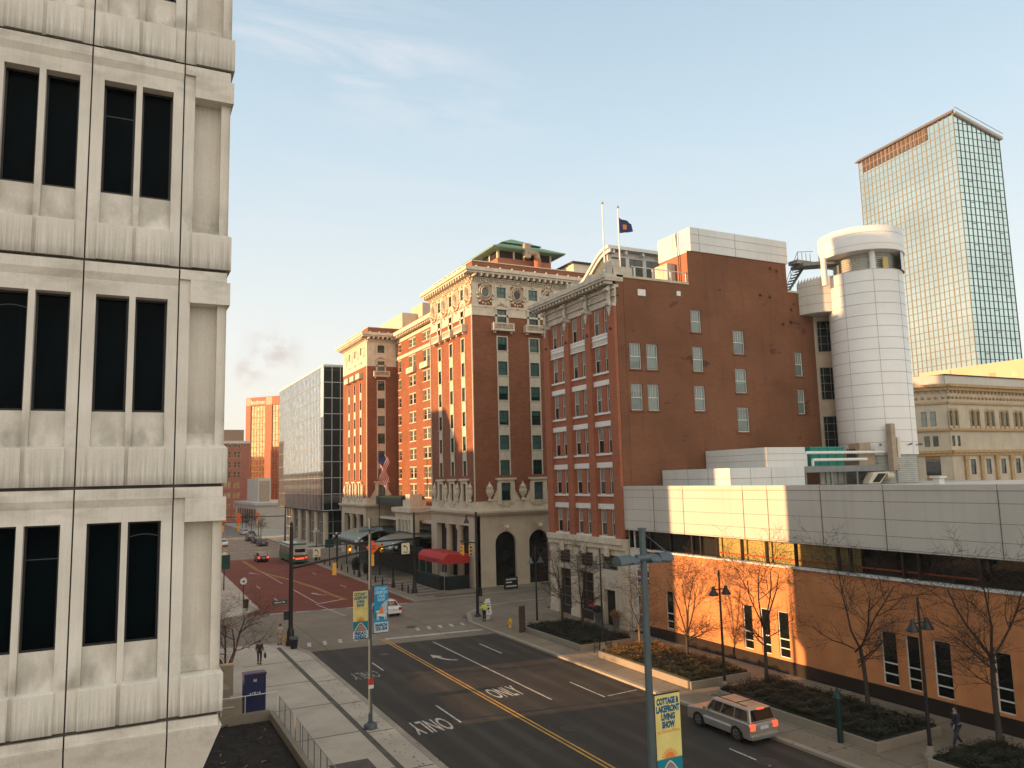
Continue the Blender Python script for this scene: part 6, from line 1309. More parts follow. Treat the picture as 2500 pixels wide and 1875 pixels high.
# hydrants, bins
def hydrant(x, y, label, h=.78):
    t = thing('fire_hydrant', (x, y, .13), label, 'fire hydrant', 'yellow fire hydrants'); b = LMB(); b.lathe([(.16, 0), (.16, .05), (.11, .06), (.11, .48), (.15, .5), (.15, .55), (.13, .6), (.1, .7), (.03, .76), (.03, .8), (.001, .8)], n=14); b.build('barrel', M_hyd, t)
    for (a, c_, r) in (((-.2, 0, .42), (.2, 0, .42), .05), ((0, -.2, .38), (0, .1, .38), .07)): b = LMB(); b.tube(a, c_, r, n=10); b.build('nozzle', M_hyd, t)
hydrant(12.96, 68.0, 'yellow fire hydrant beside the woman at the left corner'); hydrant(31.85, 64.3, 'yellow fire hydrant on the right corner beside the grey panel')
def bin_(x, y, label, m=M_navy, bag=True):
    t = thing('litter_bin', (x, y, .13), label, 'litter bin', 'dark litter bins at the left pavement corners'); b = LMB(); b.lathe([(.26, 0), (.33, .85), (.35, .88), (.3, .88), (.28, .6)], n=16); b.build('barrel', m, t)
    if bag: b = LMB(); b.lathe([(.355, .74), (.37, .86), (.33, .93), (.25, .8)], n=14); b.build('liner_bag', M_teal, t)
bin_(13.2, 66.1, 'dark blue litter bin with teal liner beside the signal mast'); bin_(12.9, 90.6, 'dark litter bin on the far left corner below the round sign', M_black, False)
t = thing('grey_panel', (31.66, 61.6, .13), 'tall thin grey slab standing on the right corner pavement', 'panel'); b = LMB(); b.box(-.28, .28, -.07, .07, 0, 2.2); bevel(b.build('slab', M_bark, t), .02); b = LMB(); b.box(-.36, -.28, -.06, .06, 2.05, 2.12); b.build('bracket', M_grey, t)
t = thing('green_post', (31.96, 28.5, .13), 'dark green post with pointed cap beside the nearest long planter', 'post'); M_dgreen = simple('post_green', (.003, .028, .026), .5); b = LMB(); b.lathe([(.14, 0), (.14, 2.15)], n=10); b.build('shaft', M_dgreen, t); b = LMB(); b.lathe([(.24, 2.1), (.12, 2.35), (.05, 2.4), (.09, 2.48), (.001, 2.6)], n=10); b.lathe([(.24, 2.1), (.13, 2.09)], n=10); b.build('cap', M_dgreen, t)
for i, (x, y, lab) in enumerate(((32.9, 51.7, 'black bike rack hoop behind the lamp post, left of three'), (34.4, 52.4, 'black bike rack hoop in the middle of three'), (35.8, 52.8, 'black bike rack hoop nearest the pale trunked tree'))):
    b = LMB(); pts = [(-.32, 0)] + [(-.32 * math.cos(math.pi * k / 8), .62 + .3 * math.sin(math.pi * k / 8)) for k in range(9)] + [(.32, 0)]
    for k in range(len(pts) - 1): b.tube((pts[k][0], 0, pts[k][1]), (pts[k + 1][0], 0, pts[k + 1][1]), .035, n=6)
    b.tube((-.32, 0, .35), (.32, 0, .35), .025, n=6); o = tag(b.build('bike_rack', M_black), lab, 'bike rack', 'hoop bike racks'); o.location = (x, y, .13); o.rotation_euler = (0, 0, .3)
# signs at the left
t = thing('map_sign', (12.6, 107.5, .13), 'green information sign on black post at the left edge of the brick street', 'sign'); b = LMB(); b.tube((0, 0, 0), (0, 0, 2.6), .09, .05); b.build('post', M_black, t); b = LMB(); b.box(-.7, .7, -.05, .05, 2.6, 4.4); bevel(b.build('panel', M_green, t), .08); b = LMB(); b.lathe([(.5, 4.4), (.3, 4.65), (.1, 4.75), (.01, 4.76)], n=12); b.build('cap', M_cream, t)
t = thing('map_sign', (33.0, 136, .13), 'small green information sign on the hotel pavement beside the bus', 'sign'); b = LMB(); b.tube((0, 0, 0), (0, 0, 2.2), .07); b.build('post', M_black, t); b = LMB(); b.box(-.75, .75, -.05, .05, 2.2, 3.6); b.build('panel', M_green, t)
t = thing('round_sign', (13.4, 96.0, .13), 'round white sign on a black post above the far left bin', 'sign'); b = LMB(); b.tube((0, 0, 0), (0, 0, 1.9), .06); b.build('post', M_black, t); b = LMB(); b.tube((0, -.04, 2.2), (0, .04, 2.2), .38, n=18); b.build('disc', M_white, t); b = LMB(); b.box(-.12, .12, -.05, -.041, 2.1, 2.3); b.build('symbol', M_black, t)
t = thing('valet_board', (42.6, 85.6, .13), 'black notice board with white lines by the hotel side arch', 'notice board'); b = LMB(); b.box(-.9, .9, -.1, .1, .1, 1.45); b.build('board', M_black, t); b = LMB()
for z in (.35, .8, 1.15): b.box(-.7, .7 if z != .8 else .1, -.12, -.1, z, z + .14)
b.build('white_lines', M_white, t)
# kiosk, fence and rail by the sunken court
t = thing('blue_kiosk', (7.55, 49.2, .13), 'dark blue kiosk cabinet with curved purple top on the left pavement', 'kiosk'); b = LMB(); b.box(-.62, .62, -.35, .35, 0, 2.15); bevel(b.build('cabinet', M_purple, t), .05, 3); b = LMB(); b.box(-.66, .66, -.38, .38, 2.152, 2.32); bevel(b.build('top', simple('purple_top', (.045, .025, .07), .4), t), .06, 3); b = LMB(); b.cur = 0; add_text(b, 'N', .22, lambda x, z: (x, -.356, 2.0 + z), None, .01)
for k in range(5): b.box(-.3 + k * .13, -.22 + k * .13, -.358, -.352, 1.15 + .03 * (k % 2), 1.22 + .02 * (k % 3))
b.build('lettering', M_ban_w, t)
t = thing('chain_fence', (8.6, 44, .13), 'chain link fence panels on metal posts along the sunken court', 'fence'); L0 = t['_o']
mesh_m, tt, bb_ = newmat('chain_mesh'); oo = [n for n in tt.nodes if n.type == 'OUTPUT_MATERIAL'][0]; bb_.inputs['Base Color'].default_value = (.32, .31, .28, 1); bb_.inputs['Metallic'].default_value = .5
tx = node(tt, 'ShaderNodeMapping', {0: node(tt, 'ShaderNodeTexCoord').outputs['Object'], 'Rotation': (R_(45), 0, 0), 'Scale': (14, 14, 14)}); sp_ = node(tt, 'ShaderNodeSeparateXYZ', {0: tx.outputs[0]})
fr_ = [node(tt, 'ShaderNodeMath', {0: node(tt, 'ShaderNodeMath', {0: sp_.outputs[i]}, operation='FRACT').outputs[0], 1: .13}, operation='LESS_THAN').outputs[0] for i in (1, 2)]
mxs = node(tt, 'ShaderNodeMixShader', {0: node(tt, 'ShaderNodeMath', {0: fr_[0], 1: fr_[1]}, operation='MAXIMUM').outputs[0], 1: node(tt, 'ShaderNodeBsdfTransparent').outputs[0], 2: bb_.outputs[0]}); tt.links.new(mxs.outputs[0], oo.inputs[0])
ys_ = [47.0, 45.4, 43.9, 42.6, 41.4, 40.9, 39.6, 38.3, 37.0, 35.8, 34.5, 33.0]
for y in ys_: b = MB(); b.tube((8.62, y, .2), (8.62, y, 1.42), .028, n=6); b.build('post', M_steel, t)
b = MB(); b.tube((8.62, 47, 1.4), (8.62, 41.4, 1.4), .022, n=6); b.tube((8.62, 40.9, 1.4), (8.62, 33, 1.4), .022, n=6); b.build('top_rail', M_steel, t)
b = MB(); b.quad((8.62, 47, .25), (8.62, 41.4, .25), (8.62, 41.4, 1.4), (8.62, 47, 1.4)); b.quad((8.62, 40.9, .25), (8.62, 33, .25), (8.62, 33, 1.4), (8.62, 40.9, 1.4)); b.build('wire_mesh', mesh_m, t)
t = thing('hand_rail', (6, 49.2, .13), 'thin grey handrail crossing in front of the blue kiosk', 'railing'); b = MB(); b.tube((2.0, 48.75, 1.25), (8.8, 48.75, 1.25), .025, n=6); b.tube((2.0, 48.75, .75), (6.4, 48.75, .75), .02, n=6); b.tube((8.8, 48.75, 1.25), (8.7, 47.2, 1.4), .022, n=6); b.build('rail', M_white, t)
for x in (2.2, 4.0, 5.7, 7.0, 8.8): b = MB(); b.tube((x, 48.75, .2), (x, 48.75, 1.25), .022, n=6); b.build('post', M_white, t)
t = thing('stone_box', (6.3, 52.5, .13), 'low beige stone plinth behind the handrail near the bare tree', 'plinth'); b = MB(); b.box(3.0, 6.6, 52.2, 53.6, .13, .95); b.cut(); b.box(1.5, 6.85, 48.9, 49.1, .13, 1.1); b.v and b.cut(); b.box(6.2, 7.0, 53.9, 54.6, .13, 2.0); b.split('block', M_planter, t)

# ============================================================ PLANTERS, PLANTS AND TREES
def leafbed(name, x0, x1, y0, y1, z, h, label, n, seed, two=False):
    rr = random.Random(seed); b = MB(); b.box(x0, x1, y0, y1, z - .1, z + h * .35)
    cl = [(rr.uniform(x0, x1), rr.uniform(y0, y1), rr.uniform(.6, 1.25)) for _ in range(60)]
    for k in range(n):
        x, y = rr.uniform(x0 + .03, x1 - .03), rr.uniform(y0 + .03, y1 - .03)
        hh = h * (.55 + .45 * math.sin(x * 2.3 + y * 1.7) * math.sin(y * 2.9 - x) + rr.uniform(0, .45)); nb = 3
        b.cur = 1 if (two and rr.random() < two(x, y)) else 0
        for _ in range(nb):
            a = rr.uniform(0, 6.28); l = rr.uniform(.1, .24); w_ = rr.uniform(.02, .05); tz = rr.uniform(-.05, .22); c0 = Vector((x, y, z + hh * rr.uniform(.4, 1))); d = Vector((math.cos(a), math.sin(a), tz * 2)).normalized() * l; s = Vector((-d.y, d.x, rr.uniform(-.03, .03))).normalized() * w_
            b.add([c0 - s, c0 + d * .6 - s * 1.2, c0 + d, c0 + d * .6 + s * 1.2], [(0, 1, 2, 3)])
    return tag(b.build(name, [M_evg, M_evgo]), label, 'ground cover', kind='stuff')
def planter(x0, x1, y0, y1, h, label, bedlabel, seed, n, two=False):
    t = thing('stone_planter', ((x0 + x1) / 2, (y0 + y1) / 2, .13), label, 'planter', 'long stone planters on the museum pavement'); b = MB(); k = .16; z0, z1 = .12, .13 + h
    b.box(x0, x1, y0, y0 + k, z0, z1); b.box(x0, x1, y1 - k, y1, z0, z1); b.box(x0, x0 + k, y0 + k, y1 - k, z0, z1); b.box(x1 - k, x1, y0 + k, y1 - k, z0, z1); bevel(b.build('walls', M_planter, t), .025); b = MB(); b.box(x0 + k, x1 - k, y0 + k, y1 - k, z0, z1 - .08); b.build('soil', M_soil, t)
    leafbed('ground_cover', x0 + k, x1 - k, y0 + k, y1 - k, z1 - .05, .42, bedlabel, n, seed, two)
planter(32.0, 36.9, 52.6, 61.9, .42, 'stone planter farthest from camera with two bare trees', 'dark green ground cover in the farthest planter under two bare trees', 1, 5200)
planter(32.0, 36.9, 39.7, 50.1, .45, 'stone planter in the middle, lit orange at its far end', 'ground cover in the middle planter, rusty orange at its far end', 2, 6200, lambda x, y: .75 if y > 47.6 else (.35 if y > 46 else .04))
planter(32.2, 36.9, 26.6, 37.6, .45, 'stone planter behind the silver car with the green post beside it', 'dark green ground cover in the planter behind the silver car', 3, 6200)
planter(32.4, 36.9, 13, 24.2, .45, 'stone planter cut by the bottom right corner', 'dark green ground cover at the bottom right corner', 4, 4500)
leafbed('leaf_litter', 1.6, 8.2, 30, 48.3, -.2, .1, 'dark dead leaves and twigs covering the floor of the sunken court', 700, 9, lambda x, y: .1).data.materials[0] = M_soil
def bare_tree(x, y, z, h, label, seed, fork=.3, spread=.5, barks=(M_bark, M_twig), lean=(0, 0), levels=5, r0=.12, twig_n=1.0, low=False, group='bare street trees'):
    rr = random.Random(seed); t = thing('bare_tree', (x, y, z), label, 'tree', group); tr = LMB(); br = LMB()
    def seg(mb, a, b, ra, rb, n): mb.tube(a, b, ra, rb, n, False)
    def grow(p, d, L, r, lev, mb):
        ns = 4 if lev > 1 else 3; q = p
        for i in range(ns):
            wob = .10 if lev > 2 else .16
            d2 = (d + Vector((rr.gauss(0, wob), rr.gauss(0, wob), rr.gauss(0, wob * .6) + (.06 if lev > 1 else .02)))).normalized(); e_ = q + d2 * L / ns; ra = r * (1 - .55 * i / ns); rb = r * (1 - .55 * (i + 1) / ns)
            seg(mb, q, e_, ra, rb, 6 if lev > 3 else (4 if lev > 1 else 3)); q = e_; d = d2
            if lev > 0 and (i > 0 or lev < 3):
                kk = rr.choice((1, 1, 2)) if lev > 2 else (3 if rr.random() < .45 * twig_n else 2)
                for _ in range(kk):
                    a = rr.uniform(0, 6.28); tilt = rr.uniform(.45, .9) if lev > 2 else rr.uniform(.6, 1.15); side = d.orthogonal().normalized(); side = Matrix.Rotation(a, 3, d) @ side; nd = (d * math.cos(tilt) + side * math.sin(tilt)); nd.z *= .75; nd.z += .08
                    grow(q, nd.normalized(), L * rr.uniform(.44, .66), max(.0072, rb * .56), lev - 1, br)
    p = Vector((0, 0, 0)); d = Vector((lean[0], lean[1], 1)).normalized(); hf = h * fork; n = 4
    for i in range(n): e_ = p + d * hf / n; seg(tr, p, e_, r0 * (1.25 if i == 0 else 1) * (1 - .06 * i), r0 * (1 - .06 * (i + 1)), 9); p = e_; d = (d + Vector((rr.gauss(0, .03), rr.gauss(0, .03), 0))).normalized()
    k = rr.choice((3, 4)) if not low else 6
    for i in range(k):
        a = 6.28 * i / k + rr.uniform(-.4, .4); s = spread * rr.uniform(.6, 1.15); nd = Vector((math.cos(a) * s, math.sin(a) * s, 1)).normalized(); grow(p, nd, (h - hf) * rr.uniform(.5, .68), r0 * .5, levels - 1, br)
    if not low:
        for i in range(6): zf = hf * rr.uniform(.62, 1.0); a = rr.uniform(0, 6.28); grow(Vector((d.x * zf, d.y * zf, zf)), Vector((math.cos(a), math.sin(a), .55)).normalized(), h * .26, r0 * .28, 2, br)
    tr.build('trunk', barks[0], t); br.build('branches', barks[1], t); return t
bare_tree(35.58, 62.6 - 1.2, .5, 7.6, 'bare street tree nearest the hotel, left in the farthest planter', 11, .36, .35, levels=4)
bare_tree(35.6, 58.0, .5, 7.9, 'bare street tree right in the farthest planter', 12, .3, .35, levels=4)
bare_tree(35.65, 50.0, .5, 6.2, 'small pale barked tree at the orange end of the middle planter', 13, .25, .45, (M_barkl, M_twig), levels=4, r0=.09)
bare_tree(36.0, 44.9, .5, 8.1, 'slender bare tree before the lit orange wall, left of the lamp', 14, .2, .4, levels=4, r0=.11)
bare_tree(36.1, 37.5, .5, 9.3, 'bare tree rising behind the silver car over two dark windows', 15, .33, .45, levels=4, r0=.12)
bare_tree(36.1, 30.2, .5, 9.6, 'wide bare tree above the planter beside the green post', 16, .34, .6, levels=4, r0=.13, twig_n=1.2)
bare_tree(36.7, 23.6, .5, 9.8, 'wide bare tree nearest the right edge, beyond the walking man', 17, .4, .6, levels=4, r0=.14, twig_n=1.2)
bare_tree(6.7, 55.4, .13, 6.6, 'low spreading bare tree beside the concrete building and blue kiosk', 18, .16, .95, (M_bark, M_twig), levels=4, r0=.16, low=True, group='')
for i in range(5): bare_tree(33.0 + rnd.uniform(-.5, .5), 205 + 9 * i, .13, 7, 'thin distant street tree before the glass office, number %s along the kerb' % ['one', 'two', 'three', 'four', 'five'][i], 30 + i, .4, .3, levels=3, r0=.09, group='distant trees by the glass office')
for (x, y, lab, m, rs) in ((38.9, 60.8, 'grey tapered pot with clipped black shrub at the shop front', M_hedge, .45), (38.95, 58.0, 'grey tapered pot with rusty twiggy shrub by the glass corner', M_evgo, .5)):
    t = thing('tapered_pot', (x, y, .13), lab, 'plant pot', 'tapered pots at the brick building'); b = LMB(); b.lathe([(.26, 0), (.42, 1.05), (.45, 1.08), (.36, 1.08)], n=4); b.build('pot', M_grey, t)
    s = LMB(); rr = random.Random(int(x * 10 + y))
    if m is M_hedge: s.ball((0, 0, 0), .45, 12, .75); s2 = s.build('clipped_shrub', m); s2.location = (x, y, 1.5)
    else:
        for k in range(220): d = Vector((rr.gauss(0, 1), rr.gauss(0, 1), abs(rr.gauss(0, 1)) + .5)).normalized() * rr.uniform(.3, .85); s.tube((0, 0, 0), d, .012, .005, 3, False); s.tube(d * .7, d * .7 + Vector((rr.gauss(0, .15), rr.gauss(0, .15), .15)), .008, .004, 3, False)
        s2 = s.build('twiggy_shrub', m); s2.location = (x, y, 1.15)
    tag(s2, 'clipped black shrub growing in a tapered pot' if m is M_hedge else 'rusty twiggy shrub growing in a tapered pot', 'shrub')

# ============================================================ VEHICLES  (local +y is forward)
def wheel(parent, x, y, r=.36, w_=.24):
    s = 1 if x > 0 else -1; b = LMB(); b.tube((x - s * w_ / 2, y, r), (x + s * w_ / 2, y, r), r, n=22); o = b.build('wheel', M_tyre, parent); b = LMB(); xo = x + s * (w_ / 2 + .004)
    b.tube((xo - s * .01, y, r), (xo, y, r), r * .62, n=18); rb_ = b.build('rim', M_rim, o); b = LMB()
    for k in range(6):
        a = 2 * math.pi * k / 6 + .26; b.tube((xo + s * .003, y + math.cos(a) * r * .38, r + math.sin(a) * r * .38), (xo + s * .006, y + math.cos(a) * r * .38, r + math.sin(a) * r * .38), r * .12, n=6)
    b.build('rim_openings', M_tyre, o)
def body_loft(pts_low, W, name, m, parent, bev=.06, inset_top=.0):
    n = len(pts_low); b = LMB(); vs = []
    for sx in (-1, 1): vs += [(sx * (W / 2 - inset_top * (1 if p[1] > 1e9 else 0)), p[0], p[1]) for p in pts_low]
    fs = [list(range(n))[::-1], list(range(n, 2 * n))] + [(i, (i + 1) % n, n + (i + 1) % n, n + i) for i in range(n)]
    b.add(vs, fs); o = b.build(name, m, parent); bevel(o, bev, 3); return o
def arc(cy_, r, z0, k=6): return [(cy_ + r * math.cos(math.pi * i / k), max(z0, z0 + .0 + r * .98 * math.sin(math.pi * i / k))) for i in range(k + 1)]
def car(name, x, y, rz, L, W, H, belt, paint, label, cat, kind='sedan', lights_on=False, group=None, r=.34):
    t = thing(name, (x, y, 0), label, cat, group, rz); h2 = L / 2; gz = .28; fa, ra = h2 * .62, -h2 * .58
    hood = belt - .08; tail = belt + (.0 if kind == 'sedan' else .0)
    prof = [(-h2, gz + .15), (-h2 + .06, gz)] + arc(ra, r + .07, gz)[::-1] + arc(fa, r + .07, gz)[::-1] + [(h2 - .08, gz), (h2, gz + .18), (h2 - .03, hood - .18), (h2 - .2, hood - .06), (h2 * .36, belt), (-h2 + .12, belt), (-h2 + .0, belt - .12)]
    body_loft(prof, W, 'body', paint, t)
    if kind == 'sedan': cab = [(h2 * .42, belt - .01), (h2 * .1, H - .02), (-h2 * .42, H - .02), (-h2 * .82, belt - .01)]
    elif kind == 'suv': cab = [(h2 * .42, belt - .01), (h2 * .2, H - .03), (-h2 * .9, H - .06), (-h2 * 1.0 + .04, belt - .01)]
    else: cab = [(h2 * .6, belt - .01), (h2 * .35, H), (-h2 * .95, H), (-h2 + .03, belt)]
    wb, wt = W / 2 - .06, W / 2 - .21
    b = LMB(); (f0, z0), (f1, z1), (r1, z2), (r0, z3) = cab
    b.hexa([(-wb, r0, z3), (wb, r0, z3), (wb, f0, z0), (-wb, f0, z0)], [(-wt, r1, z2), (wt, r1, z2), (wt, f1, z1), (-wt, f1, z1)]); bevel(b.build('cabin', paint, t), .05, 3)
    # side windows, windscreen and rear window as glass set 1 cm proud
    def P3(s, y, z): k = (z - belt) / (H - belt); return (s * (wb + (wt - wb) * k + .008), y, z)
    lo_, hi_ = belt + .06, H - .13; yf = lambda z: f0 + (f1 - f0) * (z - belt) / (H - belt); yr = lambda z: r0 + (r1 - r0) * (z - belt) / (H - belt)
    yb0 = yr(lo_) + .16; yb1 = yr(hi_) + .14; ye0 = yf(lo_) - .16; ye1 = yf(hi_) - .1; nwin = 3 if kind == 'suv' else 2
    for s in (-1, 1):
        for i in range(nwin):
            t0, t1 = i / nwin, (i + 1) / nwin; g_ = .035; a0 = yb0 + (ye0 - yb0) * t0 + g_; a1 = yb0 + (ye0 - yb0) * t1 - g_; c0 = yb1 + (ye1 - yb1) * t0 + g_; c1 = yb1 + (ye1 - yb1) * t1 - g_
            b = LMB(); b.quad(P3(s, a0, lo_), P3(s, a1, lo_), P3(s, c1, hi_), P3(s, c0, hi_)); b.build('side_window', M_carg, t)
    b = LMB(); k0, k1 = .06, .9
    def RP(f, k, e_): z = belt + (H - belt) * k; return ((wb + (wt - wb) * k - .09) * f, yr(z) - .012, z)
    b.quad(RP(-1, .12, 0), RP(1, .12, 0), RP(1, .86, 0), RP(-1, .86, 0)); b.build('rear_window', M_carg, t)
    def FP(f, k): z = belt + (H - belt) * k; return ((wb + (wt - wb) * k - .09) * f, yf(z) + .012, z)
    b = LMB(); b.quad(FP(-1, .08), FP(1, .08), FP(1, .88), FP(-1, .88)); b.build('windscreen', M_carg, t)
    for s in (-1, 1):
        wheel(t, s * (W / 2 - .11), fa, r); wheel(t, s * (W / 2 - .11), ra, r)
        b = LMB(); b.box(min(s * (W / 2 - .32), s * (W / 2 - .03)), max(s * (W / 2 - .32), s * (W / 2 - .03)), -h2 - .02, -h2 + .1, belt - .32, belt - .06); b.build('tail_light', M_tail if lights_on else M_tailo, t)
        b = LMB(); b.box(min(s * (W / 2 - .4), s * (W / 2 - .08)), max(s * (W / 2 - .4), s * (W / 2 - .08)), h2 - .12, h2 - .0, hood - .3, hood - .14); b.build('headlight', M_ban_w, t)
        b = LMB(); b.box(min(s * W / 2, s * (W / 2 + .17)), max(s * W / 2, s * (W / 2 + .17)), h2 * .28, h2 * .36, belt + .02, belt + .16); b.build('wing_mirror', paint, t)
    b = LMB(); b.box(-W / 2 + .04, W / 2 - .04, -h2 - .05, -h2 + .1, gz + .04, gz + .24); bevel(b.build('rear_bumper', paint, t), .04); b = LMB(); b.box(-.26, .26, -h2 - .03, -h2 - .005, belt - .32, belt - .17); b.build('licence_plate', M_plate, t)
    return t
suv = car('silver_suv', 28.95, 32.85, R_(.5), 4.75, 1.85, 1.72, 1.06, M_silver, 'silver estate car with roof rails and lit tail lights driving beside the planters', 'car', 'suv', True, r=.38)
suv.name = 'silver_suv'; suv['label'] = 'silver sport utility car with roof rails and glowing tail lights beside the kerb'
b = LMB()
for s in (-1, 1): b.tube((s * .62, .55, 1.8), (s * .6, -1.9, 1.76), .022, n=6); b.tube((s * .62, .55, 1.8), (s * .62, .7, 1.7), .02, n=6)
for y in (.1, -1.2): b.tube((-.62, y, 1.8), (.62, y, 1.8), .022, n=6)
b.build('roof_rack', M_black, suv); b = LMB(); b.box(-.2, .2, -2.2, -2.14, 1.62, 1.68); b.build('high_brake_light', M_tail, suv)
b = LMB()
for s in (-1, 1): b.box(min(s * .925, s * .945), max(s * .925, s * .945), -1.0, 1.0, .62, .72)
b.build('side_moulding', M_ban_w, suv); b = LMB(); b.box(-.85, .85, -2.44, -2.35, .3, .42); b.build('lower_trim', M_grey, suv)
car('white_sedan', 24.9, 78.6, 0, 4.6, 1.76, 1.45, .95, M_wcar, 'white saloon car crossing the junction, half hidden by the blue banner', 'car', 'sedan', False)
car('dark_hatchback', 23.1, 144.6, 0, 4.2, 1.8, 1.62, 1.0, M_bcar, 'black car with glowing red brake lights left of the bus', 'car', 'suv', True)
car('parked_car', 30.0 - .9, 181.5, 0, 4.6, 1.8, 1.5, .98, M_gcar, 'dark grey parked car nearest of the three beside the glass office', 'car', 'sedan', False, 'cars parked beside the glass office')
car('parked_car', 29.4, 191, 0, 4.6, 1.8, 1.68, 1.02, M_bcar, 'black parked car in the middle of the three beside the glass office', 'car', 'suv', False, 'cars parked beside the glass office')
car('parked_car', 29.2, 199.5, 0, 4.6, 1.8, 1.66, 1.02, M_gcar, 'dark parked car farthest of the three beside the glass office', 'car', 'suv', False, 'cars parked beside the glass office')
car('yellow_cab', 19.6, 181, R_(180), 4.5, 1.8, 1.5, .95, M_cab, 'yellow car coming along the far road at the left edge', 'car', 'sedan', False)
car('white_car', 21.5, 187, R_(180), 4.5, 1.8, 1.5, .95, M_wcar, 'white car behind the yellow car on the far road', 'car', 'sedan', False)
car('distant_car', 19.4, 203, R_(180), 4.5, 1.8, 1.6, .95, M_gcar, 'dark car farther back at the left edge of the far road', 'car', 'suv', False)
for i, (x, y) in enumerate(((31.5, 214), (31.5, 226), (24, 262), (20, 290), (27, 300))): car('distant_car', x, y, 0 if x > 22 else R_(180), 4.5, 1.8, 1.6, .95, (M_gcar, M_wcar, M_bcar, M_silver, M_wcar)[i], ('small grey car', 'small white car', 'small black car', 'small silver car', 'tiny white car')[i] + ' in the far distance on the road, ' + ('by the thin trees', 'past the thin trees', 'in the middle lanes', 'in the left lane', 'near the end')[i], 'car', 'suv' if i % 2 else 'sedan', False)
BU = thing('city_bus', (27.8, 141, 0), 'green and white city bus with lit rear panel waiting by the hotel pavement', 'bus')
b = LMB(); b.box(-1.27, 1.27, -6, 6, .32, 1.5); bevel(b.build('lower_body', M_busg, BU), .08); b = LMB(); b.box(-1.27, 1.27, -6, 6, 1.502, 2.85); bevel(b.build('upper_body', M_busw, BU), .06); b = LMB(); b.box(-1.25, 1.25, -5.95, 5.95, 2.852, 3.1); bevel(b.build('roof', M_busw, BU), .1)
b = LMB(); b.box(-1.1, 1.1, -5.9, -3.2, 3.1, 3.4); b.box(-1.28, -1.1, -5.9, 5.8, 2.95, 3.2); bevel(b.build('roof_stripe', M_busg, BU), .08)
for i in range(6): b = LMB(); b.box(-1.29, -1.27, -5.2 + i * 1.8, -3.6 + i * 1.8, 1.55, 2.65); b.build('side_window', M_carg, BU)
b = LMB(); b.box(-.85, .85, -6.02, -6.0, 1.95, 2.5); b.build('rear_window', M_carg, BU); b = LMB(); b.box(-.5, .75, -6.03, -6.0, 1.15, 1.3); b.build('advert_panel', M_flagr, BU)
for s in (-1, 1): b = LMB(); b.tube((s * 1.05, -6.03, 1.05), (s * 1.05, -6.0, 1.05), .13); b.build('tail_light', M_tail, BU); wheel(BU, s * 1.12, -3.3, .48, .3); wheel(BU, s * 1.12, 3.6, .48, .3)
b = LMB(); b.box(-.7, .7, -6.03, -6.0, .82, 1.0); b.build('brake_light_bar', M_tail, BU); b = LMB(); b.tube((.75, -6.04, 1.62), (.75, -6.0, 1.62), .17, n=14); b.build('round_emblem', M_white, BU)
b = LMB(); b.box(-1.28, -1.26, -5.9, 5.9, 1.35, 1.5); b.build('side_stripe', M_busg, BU)

